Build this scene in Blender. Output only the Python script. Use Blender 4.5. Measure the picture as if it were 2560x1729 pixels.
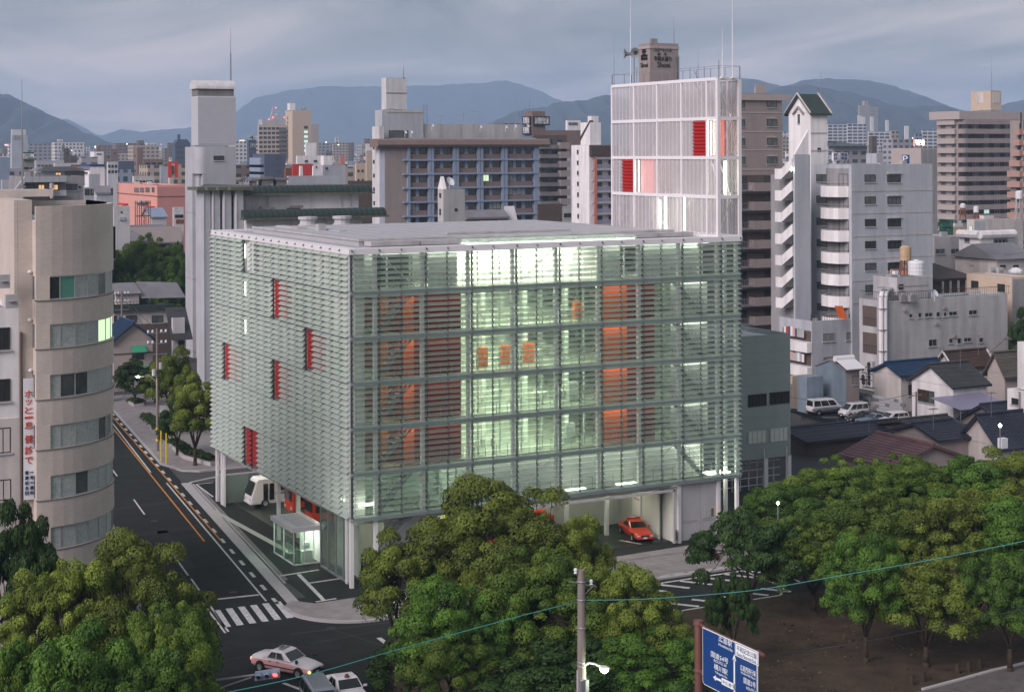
import bpy, math, random
import numpy as np
from mathutils import Vector, Matrix
R=math.radians
random.seed(7); rng=np.random.default_rng(7)
for o in list(bpy.data.objects): bpy.data.objects.remove(o)
S=bpy.context.scene; COL=S.collection
# ------------------------------------------------------------------ camera
F=4026.;V0=380.5;PSI=.481;CX,CY,CZ=-46.,-115.,33.4;ROLL=.0038
FW=(math.sin(PSI),math.cos(PSI));RT=(math.cos(PSI),-math.sin(PSI))
cam=bpy.data.cameras.new('camera');co=bpy.data.objects.new('camera',cam);COL.objects.link(co)
cam.sensor_width=36;cam.lens=F/2560*36;cam.shift_y=-(864.5-V0)/2560
cam.clip_start=1;cam.clip_end=20000
co.matrix_world=Matrix.Translation((CX,CY,CZ))@Matrix.Rotation(-PSI,4,'Z')@Matrix.Rotation(R(90),4,'X')@Matrix.Rotation(-ROLL,4,'Z')
S.camera=co
# ------------------------------------------------------------------ world, sun, exposure
S.render.engine='CYCLES'
S.view_settings.view_transform='Standard'
S.view_settings.look='None'
S.view_settings.exposure=0.68
S.view_settings.gamma=1
S.view_settings.use_curve_mapping=False
S.cycles.use_denoising=True
S.cycles.max_bounces=10;S.cycles.transparent_max_bounces=40;S.cycles.diffuse_bounces=3;S.cycles.glossy_bounces=3
S.cycles.transmission_bounces=4;S.cycles.volume_bounces=2
S.cycles.sample_clamp_indirect=4
W=bpy.data.worlds.new('World');S.world=W;W.use_nodes=True
def world():
    nt=W.node_tree;N=nt.nodes;N.clear();Lk=nt.links.new
    out=N.new('ShaderNodeOutputWorld')
    tc=N.new('ShaderNodeTexCoord')
    sky=N.new('ShaderNodeTexSky');sky.sky_type='NISHITA';sky.sun_disc=False
    sky.sun_elevation=R(14);sky.sun_rotation=R(-62);sky.air_density=1.5;sky.dust_density=3
    b1=N.new('ShaderNodeBackground');b1.inputs[1].default_value=0.05;Lk(sky.outputs[0],b1.inputs[0])
    sep=N.new('ShaderNodeSeparateXYZ');Lk(tc.outputs['Generated'],sep.inputs[0])
    # overcast deck : colour by height
    ramp=N.new('ShaderNodeValToRGB');Lk(sep.outputs[2],ramp.inputs[0])
    e=ramp.color_ramp.elements
    e[0].position=0.0;e[0].color=(.45,.42,.43,1)
    e[1].position=1.0;e[1].color=(.23,.25,.275,1)
    for p,c in ((.03,(.45,.42,.425,1)),(.06,(.39,.375,.38,1)),(.10,(.32,.322,.332,1)),(.3,(.285,.305,.335,1))):
        k=e.new(p);k.color=c
    # cloud pattern on a plane-like projection : direction / (z+k)
    ad=N.new('ShaderNodeMath');ad.operation='ADD';ad.inputs[1].default_value=.13;Lk(sep.outputs[2],ad.inputs[0])
    mx=N.new('ShaderNodeMath');mx.operation='MAXIMUM';mx.inputs[1].default_value=.03;Lk(ad.outputs[0],mx.inputs[0])
    dv=N.new('ShaderNodeVectorMath');dv.operation='DIVIDE';Lk(tc.outputs['Generated'],dv.inputs[0])
    cb=N.new('ShaderNodeCombineXYZ')
    for i in range(3): Lk(mx.outputs[0],cb.inputs[i])
    Lk(cb.outputs[0],dv.inputs[1])
    mp=N.new('ShaderNodeMapping');mp.inputs[3].default_value=(1.5,.9,2.6);mp.inputs[1].default_value=(3.1,1.7,0);Lk(dv.outputs[0],mp.inputs[0])
    n1=N.new('ShaderNodeTexNoise');n1.inputs['Scale'].default_value=.75;n1.inputs['Detail'].default_value=8;n1.inputs['Roughness'].default_value=.56;n1.inputs['Distortion'].default_value=.5;Lk(mp.outputs[0],n1.inputs[0])
    r2=N.new('ShaderNodeValToRGB');Lk(n1.outputs[0],r2.inputs[0])
    q=r2.color_ramp.elements;q[0].position=.36;q[0].color=(.56,.64,.68,1);q[1].position=.64;q[1].color=(1.52,1.36,1.32,1)
    k=q.new(.5);k.color=(.98,.98,1.0,1)
    ml=N.new('ShaderNodeMixRGB');ml.blend_type='MULTIPLY';ml.inputs[0].default_value=1;Lk(ramp.outputs[0],ml.inputs[1]);Lk(r2.outputs[0],ml.inputs[2])
    b2=N.new('ShaderNodeBackground');b2.inputs[1].default_value=.93;Lk(ml.outputs[0],b2.inputs[0])
    a=N.new('ShaderNodeMixShader');a.inputs[0].default_value=.90;Lk(b1.outputs[0],a.inputs[1]);Lk(b2.outputs[0],a.inputs[2])
    Lk(a.outputs[0],out.inputs[0])
world()
sun=bpy.data.lights.new('sun','SUN');sun.energy=2.3;sun.angle=R(40);sun.color=(1.0,.86,.86)
so=bpy.data.objects.new('sun',sun);COL.objects.link(so)
# light comes from camera-left / slightly behind, low afterglow
_az=R(-62);_el=R(32)
sd=Vector((math.sin(_az)*math.cos(_el),-.30,math.sin(_el)))
so.rotation_euler=sd.to_track_quat('Z','Y').to_euler()
# ------------------------------------------------------------------ pixel rays of the calibrated view (used to survey real positions)
def ray(u,v):
    r=(u-1280)/F;up=(V0-v)/F;c,s=math.cos(ROLL),math.sin(ROLL)
    a=c*r-s*up;b=s*r+c*up
    return FW[0]+a*RT[0],FW[1]+a*RT[1],b
def G(u,v,z=0.):
    d=ray(u,v);t=(z-CZ)/d[2];return CX+t*d[0],CY+t*d[1]
def D(u,v,t):
    d=ray(u,v);return CX+t*d[0],CY+t*d[1],CZ+t*d[2]
def onY(u,v,y):
    d=ray(u,v);t=(y-CY)/d[1];return CX+t*d[0],CZ+t*d[2]
def onX(u,v,x):
    d=ray(u,v);t=(x-CX)/d[0];return CY+t*d[1],CZ+t*d[2]
def crop(ox,oy,s): return lambda x,y:(ox+x/s,oy+y/s)
r1=crop(0,150,3.32);r2=crop(600,150,3.34);r3=crop(1000,150,3.341);r4=crop(1480,50,2.754);r5=crop(1900,180,3.02);r6=crop(1900,650,2.617)
r7=crop(0,480,1.706);r8=crop(260,600,2.415);rk=crop(0,250,5.813);ru=crop(270,420,5.235);rt_=crop(2200,550,5.233)
# ------------------------------------------------------------------ materials
M={}
def nodes(name):
    m=bpy.data.materials.new(name);m.use_nodes=True;nt=m.node_tree
    return m,nt,nt.nodes,nt.links.new,nt.nodes['Principled BSDF']
def mat(name,c,rough=.75,metal=0,var=.12,sc=.6,streak=0,bump=0,bsc=8,spec=.4,obj=True,emit=0):
    """plain surface : base colour broken up by two noises (patchy tone, vertical weather streaks)"""
    if name in M: return M[name]
    m,nt,N,L,b=nodes(name)
    b.inputs['Roughness'].default_value=rough;b.inputs['Metallic'].default_value=metal;b.inputs['Specular IOR Level'].default_value=spec
    tc=N.new('ShaderNodeTexCoord')
    if var>0:
        n=N.new('ShaderNodeTexNoise');n.inputs['Scale'].default_value=sc;n.inputs['Detail'].default_value=6;n.inputs['Roughness'].default_value=.65;L(tc.outputs['Object'],n.inputs[0])
        r=N.new('ShaderNodeMapRange');r.inputs[1].default_value=.3;r.inputs[2].default_value=.7;r.inputs[3].default_value=1-var;r.inputs[4].default_value=1+var*.6;L(n.outputs[0],r.inputs[0])
        last=r.outputs[0]
        if streak:
            mp=N.new('ShaderNodeMapping');mp.inputs[3].default_value=(.8,.8,.09);L(tc.outputs['Object'],mp.inputs[0])
            n2=N.new('ShaderNodeTexNoise');n2.inputs['Scale'].default_value=1.;n2.inputs['Detail'].default_value=5;L(mp.outputs[0],n2.inputs[0])
            r3_=N.new('ShaderNodeMapRange');r3_.inputs[1].default_value=.42;r3_.inputs[2].default_value=.72;r3_.inputs[3].default_value=1;r3_.inputs[4].default_value=1-streak;L(n2.outputs[0],r3_.inputs[0])
            mm=N.new('ShaderNodeMath');mm.operation='MULTIPLY';L(last,mm.inputs[0]);L(r3_.outputs[0],mm.inputs[1]);last=mm.outputs[0]
        mu=N.new('ShaderNodeVectorMath');mu.operation='SCALE';mu.inputs[0].default_value=c[:3];L(last,mu.inputs['Scale']);L(mu.outputs[0],b.inputs['Base Color'])
    else: b.inputs['Base Color'].default_value=(*c[:3],1)
    if bump:
        n3=N.new('ShaderNodeTexNoise');n3.inputs['Scale'].default_value=bsc;n3.inputs['Detail'].default_value=4;L(tc.outputs['Object'],n3.inputs[0])
        bp=N.new('ShaderNodeBump');bp.inputs['Strength'].default_value=bump;bp.inputs['Distance'].default_value=.05;L(n3.outputs[0],bp.inputs['Height']);L(bp.outputs[0],b.inputs['Normal'])
    if emit: b.inputs['Emission Color'].default_value=(*c[:3],1);b.inputs['Emission Strength'].default_value=emit
    M[name]=m;return m
def emis(name,c,s):
    if name in M: return M[name]
    m,nt,N,L,b=nodes(name);b.inputs['Base Color'].default_value=(.5,.5,.5,1);b.inputs['Emission Color'].default_value=(*c,1);b.inputs['Emission Strength'].default_value=s
    M[name]=m;return m
def tilemat(name,c,cj,w,h,rough=.6,bump=.3,axis='xz',var=.1,mort=.12):
    """small wall tiles / bricks too fine to build"""
    m,nt,N,L,b=nodes(name)
    tc=N.new('ShaderNodeTexCoord');sp=N.new('ShaderNodeSeparateXYZ');L(tc.outputs['Object'],sp.inputs[0])
    ad=N.new('ShaderNodeMath');ad.operation='ADD';L(sp.outputs[0],ad.inputs[0]);L(sp.outputs[1],ad.inputs[1])
    cb=N.new('ShaderNodeCombineXYZ');L(ad.outputs[0],cb.inputs[0]);L(sp.outputs[2],cb.inputs[1])
    br=N.new('ShaderNodeTexBrick');L(cb.outputs[0],br.inputs[0]);br.inputs['Scale'].default_value=1;br.inputs['Brick Width'].default_value=w;br.inputs['Row Height'].default_value=h
    br.inputs['Mortar Size'].default_value=h*mort;br.inputs['Color1'].default_value=(*c,1);br.inputs['Color2'].default_value=(c[0]*.9,c[1]*.9,c[2]*.88,1);br.inputs['Mortar'].default_value=(*cj,1)
    n=N.new('ShaderNodeTexNoise');n.inputs['Scale'].default_value=.5;n.inputs['Detail'].default_value=5;L(tc.outputs['Object'],n.inputs[0])
    r=N.new('ShaderNodeMapRange');r.inputs[1].default_value=.3;r.inputs[2].default_value=.7;r.inputs[3].default_value=1-var;r.inputs[4].default_value=1+var*.5;L(n.outputs[0],r.inputs[0])
    mu=N.new('ShaderNodeVectorMath');mu.operation='SCALE';L(br.outputs[0],mu.inputs[0]);L(r.outputs[0],mu.inputs['Scale']);L(mu.outputs[0],b.inputs['Base Color'])
    b.inputs['Roughness'].default_value=rough
    bp=N.new('ShaderNodeBump');bp.inputs['Strength'].default_value=bump;bp.inputs['Distance'].default_value=.02;bp.invert=True;L(br.outputs['Fac'],bp.inputs['Height']);L(bp.outputs[0],b.inputs['Normal'])
    M[name]=m;return m
def glass(name,tint,alpha,c=(.6,.68,.65),rough=.12,spec=.5,metal=0):
    """thin sheet : part of the light goes straight through, the rest is a smooth surface that mirrors the sky"""
    m,nt,N,L,b=nodes(name)
    b.inputs['Base Color'].default_value=(*c,1);b.inputs['Roughness'].default_value=rough;b.inputs['Specular IOR Level'].default_value=spec
    t=N.new('ShaderNodeBsdfTransparent');t.inputs[0].default_value=(*tint,1)
    mx=N.new('ShaderNodeMixShader')
    lw=N.new('ShaderNodeLayerWeight');lw.inputs[0].default_value=.25
    mr=N.new('ShaderNodeMapRange');mr.inputs[3].default_value=alpha;mr.inputs[4].default_value=min(1,alpha+.35);L(lw.outputs['Fresnel'],mr.inputs[0])
    L(mr.outputs[0],mx.inputs[0]);L(t.outputs[0],mx.inputs[1]);L(b.outputs[0],mx.inputs[2]);L(mx.outputs[0],N['Material Output'].inputs[0])
    M[name]=m;return m
# ------------------------------------------------------------------ mesh builder
class MB:
    def __init__(s): s.v=[];s.f=[];s.m=[]
    def add(s,vs,fs,m=0):
        n=len(s.v);s.v+=[tuple(p) for p in vs];s.f+=[tuple(i+n for i in f) for f in fs];s.m+=[m]*len(fs);return s
    def box(s,x0,y0,z0,x1,y1,z1,m=0,skip=''):
        if x0>x1:x0,x1=x1,x0
        if y0>y1:y0,y1=y1,y0
        if z0>z1:z0,z1=z1,z0
        fs=[(0,3,2,1),(4,5,6,7),(0,1,5,4),(1,2,6,5),(2,3,7,6),(3,0,4,7)]
        return s.add([(x0,y0,z0),(x1,y0,z0),(x1,y1,z0),(x0,y1,z0),(x0,y0,z1),(x1,y0,z1),(x1,y1,z1),(x0,y1,z1)],fs,m)
    def poly(s,pts,m=0): return s.add(pts,[tuple(range(len(pts)))],m)
    def extr(s,pts,vec,m=0):
        n=len(pts);q=[(p[0]+vec[0],p[1]+vec[1],p[2]+vec[2]) for p in pts]
        return s.add(list(pts)+q,[tuple(range(n))[::-1],tuple(range(n,2*n))]+[(i,(i+1)%n,n+(i+1)%n,n+i) for i in range(n)],m)
    def prism(s,pts,z0,z1,m=0): return s.extr([(x,y,z0) for x,y in pts],(0,0,z1-z0),m)
    def tube(s,p0,p1,r0,r1=None,n=6,m=0,caps=True):
        r1=r0 if r1 is None else r1
        a=Vector(p0);b=Vector(p1);d=(b-a)
        if d.length<1e-6:return s
        d.normalize();x=d.orthogonal().normalized();y=d.cross(x)
        vs=[];
        for c,r in((a,r0),(b,r1)):
            for i in range(n):
                t=2*math.pi*i/n;vs.append(c+x*(r*math.cos(t))+y*(r*math.sin(t)))
        fs=[(i,(i+1)%n,n+(i+1)%n,n+i) for i in range(n)]
        if caps: fs+=[tuple(range(n))[::-1],tuple(range(n,2*n))]
        return s.add(vs,fs,m)
    def path(s,pts,r,n=5,m=0):
        for a,b in zip(pts[:-1],pts[1:]): s.tube(a,b,r,r,n,m)
        return s
    def lathe(s,prof,n=16,c=(0,0,0),m=0,a0=0,a1=2*math.pi):
        full=abs(a1-a0-2*math.pi)<1e-6;k=n if full else n+1;vs=[]
        for r,z in prof:
            for i in range(k):
                t=a0+(a1-a0)*i/n;vs.append((c[0]+r*math.cos(t),c[1]+r*math.sin(t),c[2]+z))
        fs=[]
        for j in range(len(prof)-1):
            for i in range(n):
                i2=(i+1)%k;fs.append((j*k+i,j*k+i2,(j+1)*k+i2,(j+1)*k+i))
        return s.add(vs,fs,m)
    def mesh(s,name,mats,smooth=False):
        me=bpy.data.meshes.new(name);me.from_pydata(s.v,[],s.f)
        for m in (mats if isinstance(mats,(list,tuple)) else [mats]): me.materials.append(m)
        me.polygons.foreach_set('material_index',s.m)
        if smooth: me.polygons.foreach_set('use_smooth',[True]*len(s.f))
        me.update();return me
    def build(s,name,mats,parent=None,loc=(0,0,0),rz=0,kind=None,smooth=False):
        return ob(name,s.mesh(name,mats,smooth),parent,loc,rz,kind)
def ob(name,me,parent=None,loc=(0,0,0),rz=0,kind=None):
    o=bpy.data.objects.new(name,me);COL.objects.link(o);o.location=loc;o.rotation_euler=(0,0,rz)
    if parent: o.parent=parent
    if kind: o['kind']=kind
    return o
def tag(o,label,cat,group=None,kind=None):
    o['label']=label;o['category']=cat
    if group:o['group']=group
    if kind:o['kind']=kind
    return o
def thing(name,label,cat,loc=(0,0,0),rz=0,group=None):
    return tag(ob(name,None,None,loc,rz),label,cat,group)
KIDS={}
def dup(root,loc,rz,label=None,group=None,parent=None):
    r=root.copy();COL.objects.link(r);r.location=loc;r.rotation_euler=(0,0,rz)
    if parent: r.parent=parent
    if label:r['label']=label
    if group:r['group']=group
    for ch in list(root.children):
        c=ch.copy();COL.objects.link(c);c.parent=r
        for g in ch.children:
            d=g.copy();COL.objects.link(d);d.parent=c
    return r
def smooth_mod(o,lv=1):
    m=o.modifiers.new('s','SUBSURF');m.levels=lv;m.render_levels=lv
def text_mesh(s,size,ext=.0,align='CENTER',mat_=None,name='lettering',sx=1):
    cu=bpy.data.curves.new('t','FONT');cu.body=s;cu.size=size;cu.extrude=ext;cu.align_x=align;cu.align_y='CENTER';cu.resolution_u=2
    t=bpy.data.objects.new('t',cu);COL.objects.link(t);bpy.context.view_layer.update()
    me=bpy.data.meshes.new_from_object(t.evaluated_get(bpy.context.evaluated_depsgraph_get()))
    bpy.data.objects.remove(t);me.name=name
    me.materials.clear();me.materials.append(mat_)
    if sx!=1: me.transform(Matrix.Diagonal((sx,1,1,1)))
    return me
def text(s,size,parent,loc,mat_,rot=(R(90),0,0),name='lettering',sx=1,ext=.01):
    o=ob(name,text_mesh(s,size,ext,'CENTER',mat_,name,sx),parent,loc);o.rotation_euler=rot;return o
def text_fit(s,w,h,parent,loc,mat_,rz=0,name='lettering',ext=.03):
    """lettering scaled to an exact width and height, centred on loc"""
    me=text_mesh(s,1,ext,'CENTER',mat_,name);c=np.empty(len(me.vertices)*3);me.vertices.foreach_get('co',c);c=c.reshape(-1,3);a,b=c.min(0),c.max(0)
    me.transform(Matrix.Diagonal((w/(b[0]-a[0]),h/(b[1]-a[1]),1,1))@Matrix.Translation((-(a[0]+b[0])/2,-(a[1]+b[1])/2,0)))
    o=ob(name,me,parent,loc);o.rotation_euler=(R(90),0,rz);return o
# ------------------------------------------------------------------ generic block building helpers
class T: pass
def block(name,label,cat,uc,vt,d,ul,ur,ms,group=None,parapet=.6,base=0,roofm=None,solid=True,LX=None,LY=None):
    """near vertical edge at image column uc, top at vt, at distance d; the front face runs +x to column ur, the side face +y to column ul"""
    t=T();x,y,z=D(uc,vt,d);t.x,t.y,t.H=x,y,z
    t.LX=LX or (onY(ur,vt,y)[0]-x);t.LY=LY or (onX(ul,vt,x)[0]-y)
    t.o=thing(name,label,cat,(x,y,0),0,group)
    if solid: walls(t,0,0,t.LX,t.LY,base,t.H,ms,parapet,roofm)
    return t
def walls(t,x0,y0,x1,y1,z0,z1,ms,parapet=.6,roofm=None,name='wall'):
    b=MB();b.box(x0,y0,z0,x1,y1,z1-parapet-.02)
    if parapet:
        w=.25
        b.box(x0,y0,z1-parapet-.02,x1,y0+w,z1);b.box(x0,y1-w,z1-parapet-.02,x1,y1,z1)
        b.box(x0,y0+w,z1-parapet-.02,x0+w,y1-w,z1);b.box(x1-w,y0+w,z1-parapet-.02,x1,y1-w,z1)
    o=b.build(name,ms,t.o)
    if parapet and name=='wall' and x1-x0>4 and y1-y0>3: clutter(t,x0+.6,y0+.6,x1-.6,y1-.6,z1-parapet+.02)
    r=MB();r.box(x0+.26,y0+.26,z1-parapet-.02,x1-.26,y1-.26,z1-parapet+.02);r.build('roof',roofm or M['roofgrey'],t.o)
    return o
WT={}
def win(t,face,a0,z0,a1,z1,fm='frame_dark',pm=None,div=2,off=0.0,sill=True):
    """window (frame) > pane, sill; on the front (f, y=off) or the side (s, x=off)"""
    w=max(.3,round(a1-a0,1));h=max(.3,round(z1-z0,1))
    if pm is None: pm=random.choice(PANES)
    k=(w,h,fm,pm,div,sill)
    if k not in WT:
        fr=MB();e=.07;p=-.07
        fr.box(0,p,0,w,.02,e);fr.box(0,p,h-e,w,.02,h);fr.box(0,p,e,e,.02,h-e);fr.box(w-e,p,e,w,.02,h-e)
        for i in range(1,div): x=w*i/div;fr.box(x-.03,p+.01,e,x+.03,.02,h-e)
        pn=MB();pn.box(.04,-.035,.04,w-.04,-.012,h-.04)
        sl=MB();sl.box(-.1,-.16,-.12,w+.1,.02,-.002)
        WT[k]=(fr.mesh('window',M[fm]),pn.mesh('pane',M[pm]),sl.mesh('sill',M['sillgrey']) if sill else None)
    f,p,s=WT[k]
    if face=='f': o=ob('window',f,t.o,(a0,off,z0))
    else: o=ob('window',f,t.o,(off,a1,z0),R(-90))
    ob('pane',p,o)
    if s: ob('sill',s,o)
    return o
def fpx(t,u,v,off=0): # image point -> (x,z) on the front face, local
    x,z=onY(u,v,t.y+off);return x-t.x,z
def spx(t,u,v,off=0):
    y,z=onX(u,v,t.x+off);return y-t.y,z
def winpx(t,face,c,x0,y0,x1,y1,off=0,**k):
    (u0,v0),(u1,v1)=c(x0,y0),c(x1,y1)
    g=fpx if face=='f' else spx
    a,za=g(t,u0,v1,off);b,zb=g(t,u1,v1,off);_,zt=g(t,u0,v0,off)
    a,b=min(a,b),max(a,b)
    return win(t,face,a,za,b,zt,off=off,**k)
def grid(t,face,cols,rows,w,h,off=0,skip=0,**k):
    for z in rows:
        for a in cols:
            if skip and random.random()<skip: continue
            win(t,face,a,z,a+w,z+h,off=off,**k)
CLR=random.Random(77)
def clutter(t,x0,y0,x1,y1,z):
    """small machines, pipes and a hatch on a flat roof, each its own part"""
    n=min(7,2+int((x1-x0)*(y1-y0)/45))
    for i in range(n):
        x=CLR.uniform(x0,x1-1.2);y=CLR.uniform(y0,max(y0+.1,y1-1));k=CLR.random();b=MB()
        if k<.45: b.box(x,y,z,x+CLR.uniform(.7,1.3),y+.6,z+CLR.uniform(.5,1.0));b.build('roof_unit',M[CLR.choice(['lt_grey','grey','white_tank'])],t.o)
        elif k<.65: b.tube((x,y,z+.1),(min(x+CLR.uniform(2,5),x1),y,z+.1),.07,None,5);b.build('roof_pipe',M['steel'],t.o)
        elif k<.85: b.tube((x,y,z),(x,y,z+CLR.uniform(1.5,3)),.03,None,4);b.box(x-.5,y-.02,z+1.3,x+.5,y+.02,z+1.34);b.build('aerial',M['steel'],t.o)
        else: b.box(x,y,z,x+1.2,y+1.2,z+.25);b.box(x+.1,y+.1,z+.25,x+1.1,y+1.1,z+.32);b.build('roof_hatch',M['grey'],t.o)
def band(t,face,a0,z0,a1,z1,m,d=.08,name='band',off=0):
    b=MB()
    if face=='f': b.box(a0,off-d,z0,a1,off+.02,z1)
    else: b.box(off-d,a0,z0,off+.02,a1,z1)
    return b.build(name,M[m],t.o)
def balcony(t,face,a0,a1,z,m,d=1.0,h=1.05,off=0,rail=False,slab=.2):
    b=MB()
    def bx(p,q,r,s_,u,v):
        if face=='f': b.box(p,off+q,r,s_,off+u,v)
        else: b.box(off+q,p,r,off+u,s_,v)
    bx(a0,-d,z-slab,a1,.01,z)
    if rail:
        bx(a0,-d,z+h-.06,a1,-d+.06,z+h)
        n=max(2,int((a1-a0)/.35))
        for i in range(n+1):
            a=a0+(a1-a0-.05)*i/n;bx(a,-d+.01,z,a+.04,-d+.05,z+h-.06)
        bx(a0,-d+.07,z+h-.06,a0+.05,0,z+h);bx(a1-.05,-d+.07,z+h-.06,a1,0,z+h)
    else:
        bx(a0,-d,z,a1,-d+.12,z+h);bx(a0,-d+.12,z,a0+.12,.01,z+h);bx(a1-.12,-d+.12,z,a1,.01,z+h)
    return b.build('balcony',M[m],t.o)
def mast(label,x,y,z,h,r=.06,m='steel',name='lightning_rod',group=None):
    b=MB();b.tube((0,0,0),(0,0,h*.55),r,r*.8,6).tube((0,0,h*.55),(0,0,h),r*.5,r*.25,5);b.box(-r*3,-r*3,-.02,r*3,r*3,.12)
    return tag(b.build(name,M[m],None,(x,y,z)),label,'antenna',group)

def marks(parent,face,a0,a1,zc,h,n,off,m,seed=0):
    """lettering too small to read in the photo : dense character-like strokes"""
    r=random.Random(int(a0*10)+n+int(h*10));b=MB();w=(a1-a0)/n
    def bx(x0,z0,x1,z1):
        if face=='f': b.box(x0,off-.04,z0,x1,off,z1)
        else: b.box(off-.04,x0,z0,off,x1,z1)
    for i in range(n):
        x=a0+w*i+w*.1;ww=w*.8;t=h*.13
        for f in r.sample((-.42,-.2,.02,.25,.38),3): bx(x,zc+f*h,x+ww,zc+f*h+t)
        for f in r.sample((.05,.4,.8),2): bx(x+ww*f,zc-.45*h,x+ww*f+t,zc+.45*h)
    return b.build('lettering',M[m],parent)
# ------------------------------------------------------------------ material library
mat('roofgrey',(.20,.20,.22),.9,sc=.3,var=.25);mat('sillgrey',(.42,.42,.44));mat('frame_dark',(.035,.033,.03),.5,var=0);mat('frame_alu',(.45,.46,.48),.4,metal=.6,var=0)
mat('frame_white',(.7,.7,.72),.5,var=0);mat('steel',(.28,.29,.32),.5,metal=.5,var=.1,sc=3);mat('white_steel',(.74,.73,.76),.45,var=.05,sc=.4)
mat('concrete',(.42,.435,.47),.85,sc=.25,var=.10,streak=.12);mat('rib_metal',(.52,.53,.57),.5,var=.05);mat('concrete_dk',(.21,.205,.2),.9,sc=.3,var=.2,streak=.2)
mat('tile_beige',(.36,.32,.29));mat('beige',(.46,.42,.39),.8,var=.08,streak=0.22);mat('grey_white',(.60,.60,.62),.8,var=.08,streak=0.26)
mat('white_wall',(.80,.79,.80),.8,var=.08,streak=0.24);mat('pane_bright',(.62,.66,.60),.4,var=.15,sc=3);mat('path_grey',(.12,.11,.108),.9,var=.25,sc=1);mat('green_blind',(.10,.30,.22),.5,var=.1);mat('blue_white',(.43,.455,.50),.8,var=.07,streak=0.20);mat('brown',(.20,.15,.135),.85,var=.1);mat('dk_brown',(.11,.085,.075),.85,var=.15)
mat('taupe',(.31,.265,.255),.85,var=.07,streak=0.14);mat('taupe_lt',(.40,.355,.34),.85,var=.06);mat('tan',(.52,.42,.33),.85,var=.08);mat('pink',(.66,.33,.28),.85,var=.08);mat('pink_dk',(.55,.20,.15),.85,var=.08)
mat('blue_grey',(.25,.31,.42),.75,var=.1);mat('navy',(.075,.10,.15),.7,var=.1);mat('grey',(.30,.30,.31),.85,var=.12,streak=0.30);mat('lt_grey',(.45,.45,.46),.85,var=.1,streak=0.28)
mat('grn_black',(.035,.055,.05),.45,var=.2,sc=1.5);mat('moss',(.12,.125,.09),.9,var=.3,sc=2);mat('red_paint',(.52,.04,.03),.35,var=.05)
mat('kcream',(.58,.54,.52),.85,var=.1,streak=0.24);
mat('shed_blue',(.23,.30,.36),.6,var=.15,streak=.25)
mat('rust',(.22,.09,.05),.9,var=.3,sc=3);mat('dull_black',(.02,.02,.02),.6,var=0);mat('tan_tank',(.50,.37,.22),.7,var=.2,streak=.4,sc=1);mat('white_tank',(.68,.70,.74),.5,var=.06)
mat('pane_dark',(.028,.034,.033),.12,var=.3,sc=.9,spec=.6);mat('pane_mid',(.085,.10,.10),.15,var=.4,sc=.8,spec=.6);mat('pane_curtain',(.32,.36,.33),.35,var=.3,sc=2.5,spec=.6)
mat('pane_blind',(.2,.215,.21),.3,var=.25,sc=4);emis('pane_lit',(.72,1.0,.55),.6);emis('pane_warm',(1,.55,.2),.5);emis('pane_cool',(.6,.95,.8),.5)
PANES=['pane_dark']*7+['pane_mid']*5+['pane_curtain']*2+['pane_blind']+['pane_lit']*1
PD=['pane_dark']*5+['pane_mid']*4
mat('asphalt',(.018,.022,.021),.85,var=.38,sc=.5,bump=.25,bsc=18,spec=.25);mat('paving',(.27,.25,.255),.85,var=.25,sc=.9);mat('granite',(.40,.39,.40),.8,var=.08,sc=2);mat('paint_white',(.58,.58,.58),.7,var=.45,sc=3.5);mat('patch_dark',(.011,.013,.013),.8,var=.25,sc=1);mat('patch_light',(.032,.036,.035),.85,var=.2,sc=1)
mat('paint_orange',(.55,.22,.04),.7,var=.25,sc=2);mat('earth',(.055,.038,.024),.95,var=.6,sc=.5,bump=.3,bsc=3);mat('town_ground',(.07,.07,.07),.95,var=.3,sc=.02);mat('hedge_dark',(.02,.05,.012),.8,var=.5,sc=4)
mat('bark',(.05,.038,.028),.95,var=.35,sc=2,bump=.8,bsc=6);mat('pole_conc',(.22,.19,.175),.85,var=.15,sc=1);mat('pole_dark',(.03,.03,.032),.6,var=.1)
mat('sign_blue',(.012,.045,.19),.35,var=.05);mat('sign_white',(.72,.75,.8),.5,var=0);mat('sign_pole',(.14,.055,.05),.5,var=.15,sc=3);mat('red_letter',(.55,.05,.02),.6,var=0);mat('navy_letter',(.02,.03,.12),.6,var=0);mat('black_letter',(.02,.02,.02),.6,var=0)
mat('yellow',(.75,.55,.03),.6,var=.1)
mat('car_white',(.72,.70,.72),.22,var=.03,spec=.6);mat('car_pink',(.72,.38,.38),.25,var=.03,spec=.6);mat('car_silver',(.30,.33,.38),.25,metal=.5,var=.03);mat('car_black',(.012,.012,.014),.15,var=0,spec=.6);mat('car_blue',(.22,.28,.38),.25,metal=.4,var=.03)
mat('car_red',(.62,.055,.02),.2,var=.03,spec=.6);mat('tyre',(.012,.012,.012),.8,var=0);mat('rim',(.45,.45,.47),.35,metal=.7,var=0);mat('car_glass',(.012,.018,.016),.06,var=0,spec=.8);mat('chrome',(.6,.6,.62),.15,metal=1,var=0)
emis('lamp_white',(.85,1,.78),14);emis('lamp_street',(.75,1,.55),14);emis('lamp_red',(1,.06,.04),3.5);emis('lamp_amber',(1,.38,.03),9);emis('lamp_tail',(1,.22,.1),2.0);emis('lamp_neon',(1,.12,.07),1.6);mat('head_lamp',(.7,.72,.75),.1,metal=.3,var=0)
emis('neon_pale',(1,.75,.6),5);emis('city_light',(.8,1,.6),3.0);emis('city_red',(1,.25,.2),2.5)
emis('ceil',(.97,1.0,.78),16);emis('ceil_hot',(1.0,1.0,.80),60);emis('ceil_dim',(.92,1.0,.85),6);emis('orange_lamp',(1,.36,.08),5);emis('red_glow',(1,.07,.02),.62);emis('red_glow_dim',(.8,.07,.03),.26);emis('tube',(.95,1,.78),6)
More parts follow.
